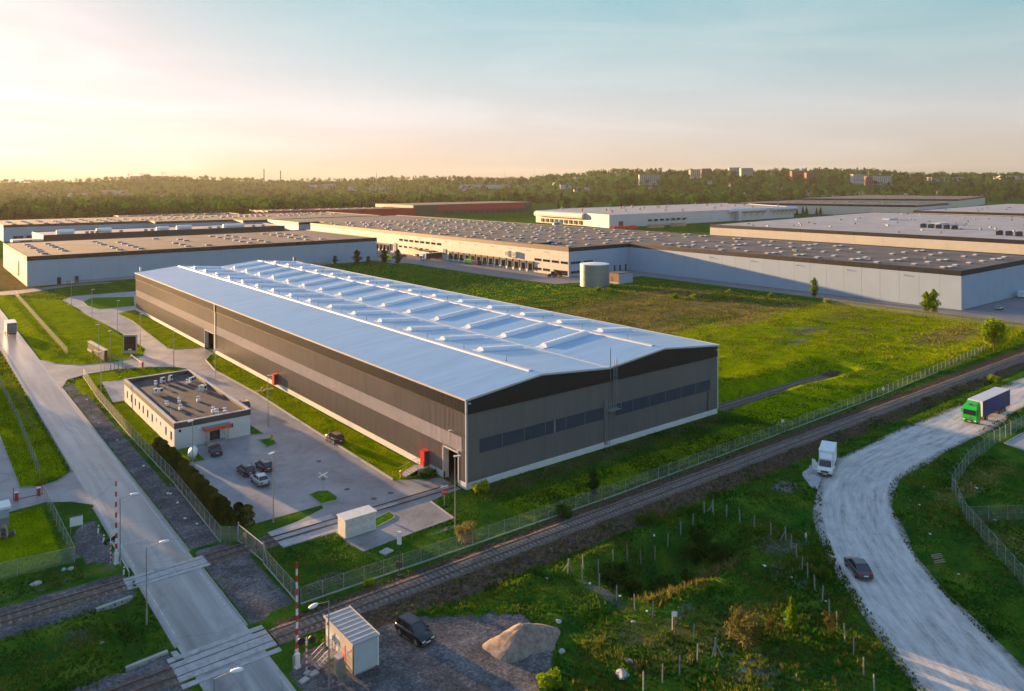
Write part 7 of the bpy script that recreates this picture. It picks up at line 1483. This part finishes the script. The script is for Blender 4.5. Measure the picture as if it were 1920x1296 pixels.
# buildings in the distance
M_b1 = pm('far_cream', (.36, .33, .28), .8, .06, .1); M_b2 = pm('far_grey', (.33, .33, .33), .8, .06, .1); M_b3 = pm('far_brick', (.15, .075, .055), .8, .08, .1); M_b4 = pm('far_white', (.42, .43, .44), .7, .05, .1); M_rt = pm('far_roof_red', (.24, .09, .06), .8, .1, .2); M_rg = pm('far_roof_grey', (.16, .155, .15), .8, .1, .2)
def yh(px): return CYPX - ROLL * (px - 960)
def farblock(px0, px1, pyt, D, mt, label, cat='building', dep=18, win=True, name='far_building', roof=None):
    hb = 9 if not win else (24 if (px1 - px0) < 45 and pyt < 335 else 15); pc = (px0 + px1) / 2
    for D in range(1350, 3400, 15):                    # the distance at which a roof of that height meets the skyline seen
        x, y = grid((pc - 960) / FPX * D, D); zt = 46 + (yh(pc) - pyt) / FPX * D; zg = float(hgt(x, y))
        if zg + hb >= zt: break
    X0, X1 = (px0 - 960) / FPX * D, (px1 - 960) / FPX * D; zb = zg - 3; zt = zg + hb
    t = empty(name, (x, y, zb), -TH, label, cat, 'buildings in the distance'); w = (X1 - X0) / 2; h = zt - zb
    b = MB(); b.box(-w, -dep / 2, 0, w, dep / 2, h); b.build('wall', mt, t); b = MB(); b.box(-w - .4, -dep / 2 - .4, h, w + .4, dep / 2 + .4, h + 1.0); b.build('roof', roof or M_rg, t)
    if win:
        nf = max(1, int((h - 4) / 3.2)); 
        for k in range(min(nf, 5)):
            z = h - 2.6 - k * 3.3; b = MB(); n = max(2, int(2 * w / 5))
            for j in range(n): xx = -w + (j + .5) * 2 * w / n; b.box(xx - 1.1, -dep / 2 - .15, z - .8, xx + 1.1, -dep / 2, z + .8)
            o = b.build('window_row', M_glass, t); o['kind'] = 'stuff'
    return t
for a in ((1293, 1312, 319, 2350, M_b1, 'cream block left on the far hilltop'), (1314, 1332, 317, 2350, M_b3, 'reddish block beside the cream one on the hilltop'), (1366, 1386, 315, 2500, M_b2, 'grey slab block, left of the far hilltop row'), (1388, 1410, 316, 2500, M_b1, 'cream slab block in the far hilltop row'), (1412, 1462, 315, 2550, M_b2, 'long grey slab block, right of the far hilltop row'), (1483, 1508, 322, 2150, M_b3, 'dark brick block on the right hill'), (1510, 1532, 325, 2150, M_b3, 'low brick block beside the dark one'), (1597, 1622, 328, 2000, M_b4, 'white striped block on the right hillside'), (1623, 1634, 332, 2000, M_b3, 'narrow red block between two white blocks'), (1635, 1668, 331, 2010, M_b4, 'long white block on the right hillside'), (1198, 1236, 328, 2100, M_b2, 'wide grey block on the middle hill'), (580, 593, 347, 1500, M_b4, 'white block left of the glass offices'), (598, 628, 345, 1500, M_b2, 'grey glass office block in the wood'), (653, 668, 350, 1500, M_b4, 'small blue-white block right of the glass offices')): farblock(*a)
for a in ((686, 735, 352, 1550, M_b1, 'long low brownish shed in the wood', 'building', 30, False), (862, 1026, 347, 1500, M_b4, 'very long low white hall in the wood', 'building', 60, False), (1050, 1072, 347, 1500, M_b4, 'white silo block right of the long hall', 'building', 20, False), (1076, 1104, 352, 1450, M_b4, 'small pale hall right of the silo block', 'building', 30, False), (60, 100, 362, 1350, M_b4, 'pale hall at far left in the wood', 'building', 25, False), (120, 162, 363, 1350, M_b4, 'second pale hall at far left in the wood', 'building', 25, False), (192, 232, 358, 1400, M_b4, 'white hall group in the left wood', 'building', 25, True), (233, 256, 360, 1400, M_b1, 'brown hall beside the white group in the left wood', 'building', 25, False), (290, 350, 366, 1280, M_b4, 'low white hall behind the left wood edge', 'building', 25, False), (248, 311, 331, 3000, M_b2, 'grey blocks on the far left hilltop', 'building', 40, False), (312, 350, 333, 3000, M_b1, 'low cream blocks on the far left hilltop', 'building', 40, False), (1740, 1800, 333, 3000, M_b4, 'pale hall on the far right horizon', 'building', 40, False), (1870, 1925, 330, 3000, M_b4, 'pale strip of greenhouses at the right horizon', 'building', 40, False)): farblock(*a)
def house(px, D, i):
    X = (px - 960) / FPX * D; x, y = grid(X, D); z = float(hgt(x, y)); t = empty('far_house', (x, y, z), random.uniform(0, 3), '%s small gabled house from the left on the distant hillside' % HORD[i], 'house', 'houses on the distant hillside')
    b = MB(); b.box(-6, -4.5, -2, 6, 4.5, 5); b.build('wall', (M_b4, M_b1)[i % 2], t); b = MB(); b.xprism([(-5, 5), (5, 5), (0, 9)], -6.5, 6.5); b.build('roof', (M_rg, M_rt)[i % 3 == 0], t)
    b = MB(); [b.box(q - .7, -4.6, 1.5, q + .7, -4.51, 3.2) for q in (-3.5, 0, 3.5)]; b.build('window_row', M_glass, t)['kind'] = 'stuff'
for i, (px, D) in enumerate(sorted([(870, 2300), (930, 2400), (990, 2300), (1040, 2200), (1080, 2400), (1120, 2100), (1160, 2300), (1220, 1900), (1290, 1850), (1330, 2000), (1372, 1950), (1400, 1750), (1445, 2000), (1462, 1900), (1516, 1750), (1540, 1650), (1565, 1700), (1592, 1600), (1615, 1750), (1640, 1650), (1660, 1600), (1700, 1700), (1760, 1800), (1840, 1650), (1895, 1700), (640, 2300), (740, 2300)])): house(px, D, i)
def spire(px, pyt, D, label, name, r0, r1, cat, mt):
    X = (px - 960) / FPX * D; x, y = grid(X, D); z = float(hgt(x, y)); zt = 46 + (yh(px) - pyt) / FPX * D; t = empty(name, (x, y, z), 0, label, cat); b = MB(); b.cyl(0, 0, -3, zt - z, r0, 10, r1); b.build('shaft', mt, t)
    b = MB(); b.cyl(0, 0, zt - z - 4, zt - z - 2.5, r1 * 1.25 + .2, 10); b.build('band', M_rt, t)
spire(495, 317, 3300, 'taller of two thin chimneys on the horizon', 'chimney_stack', 3.2, 2.2, 'chimney', M_b2); spire(526, 320, 3300, 'shorter of two thin chimneys on the horizon', 'chimney_stack', 3.2, 2.4, 'chimney', M_b2); spire(706, 322, 2600, 'thin church spire on the middle horizon', 'church_spire', 3.4, .3, 'spire', M_rg); spire(1628, 312, 2000, 'thin mast on the right hill', 'radio_mast', .9, .3, 'mast', M_b2); spire(947, 315, 2500, 'thin mast on the middle hill', 'radio_mast', .9, .3, 'mast', M_b2); spire(1002, 317, 2500, 'second thin mast on the middle hill', 'radio_mast', .9, .3, 'mast', M_b2)
for i, (px, pyt) in enumerate(((241, 326), (263, 325), (304, 323))):
    D = 3000; X = (px - 960) / FPX * D; x, y = grid(X, D); z = float(hgt(x, y)); zt = 46 + (yh(px) - pyt) / FPX * D - z; t = empty('tower_crane', (x, y, z), -TH + .4 * i, '%s of three tower cranes on the left horizon' % ('leftmost', 'middle', 'rightmost')[i], 'crane')
    b = MB(); b.box(-.8, -.8, -3, .8, .8, zt); b.build('mast', M_b2, t); b = MB(); b.box(-6, -.5, zt - 2, 18, .5, zt - .8); b.build('jib', M_b2, t)
b = MB()
# ================================================================ HAZE
hz = MB(); hz.box(-5400, -5400, -12, 5600, 5600, 150)
hm = bpy.data.materials.new('haze_air'); hm.use_nodes = True; hm.node_tree.nodes.clear(); ov = hm.node_tree.nodes.new('ShaderNodeOutputMaterial'); pv = hm.node_tree.nodes.new('ShaderNodeVolumePrincipled')
pv.inputs['Color'].default_value = (.95, .88, .82, 1); pv.inputs['Density'].default_value = 3.4e-5; pv.inputs['Anisotropy'].default_value = .3
hm.node_tree.links.new(pv.outputs['Volume'], ov.inputs['Volume'])
tag(hz.build('haze', hm), 'thin warm evening haze', None, None, 'stuff')
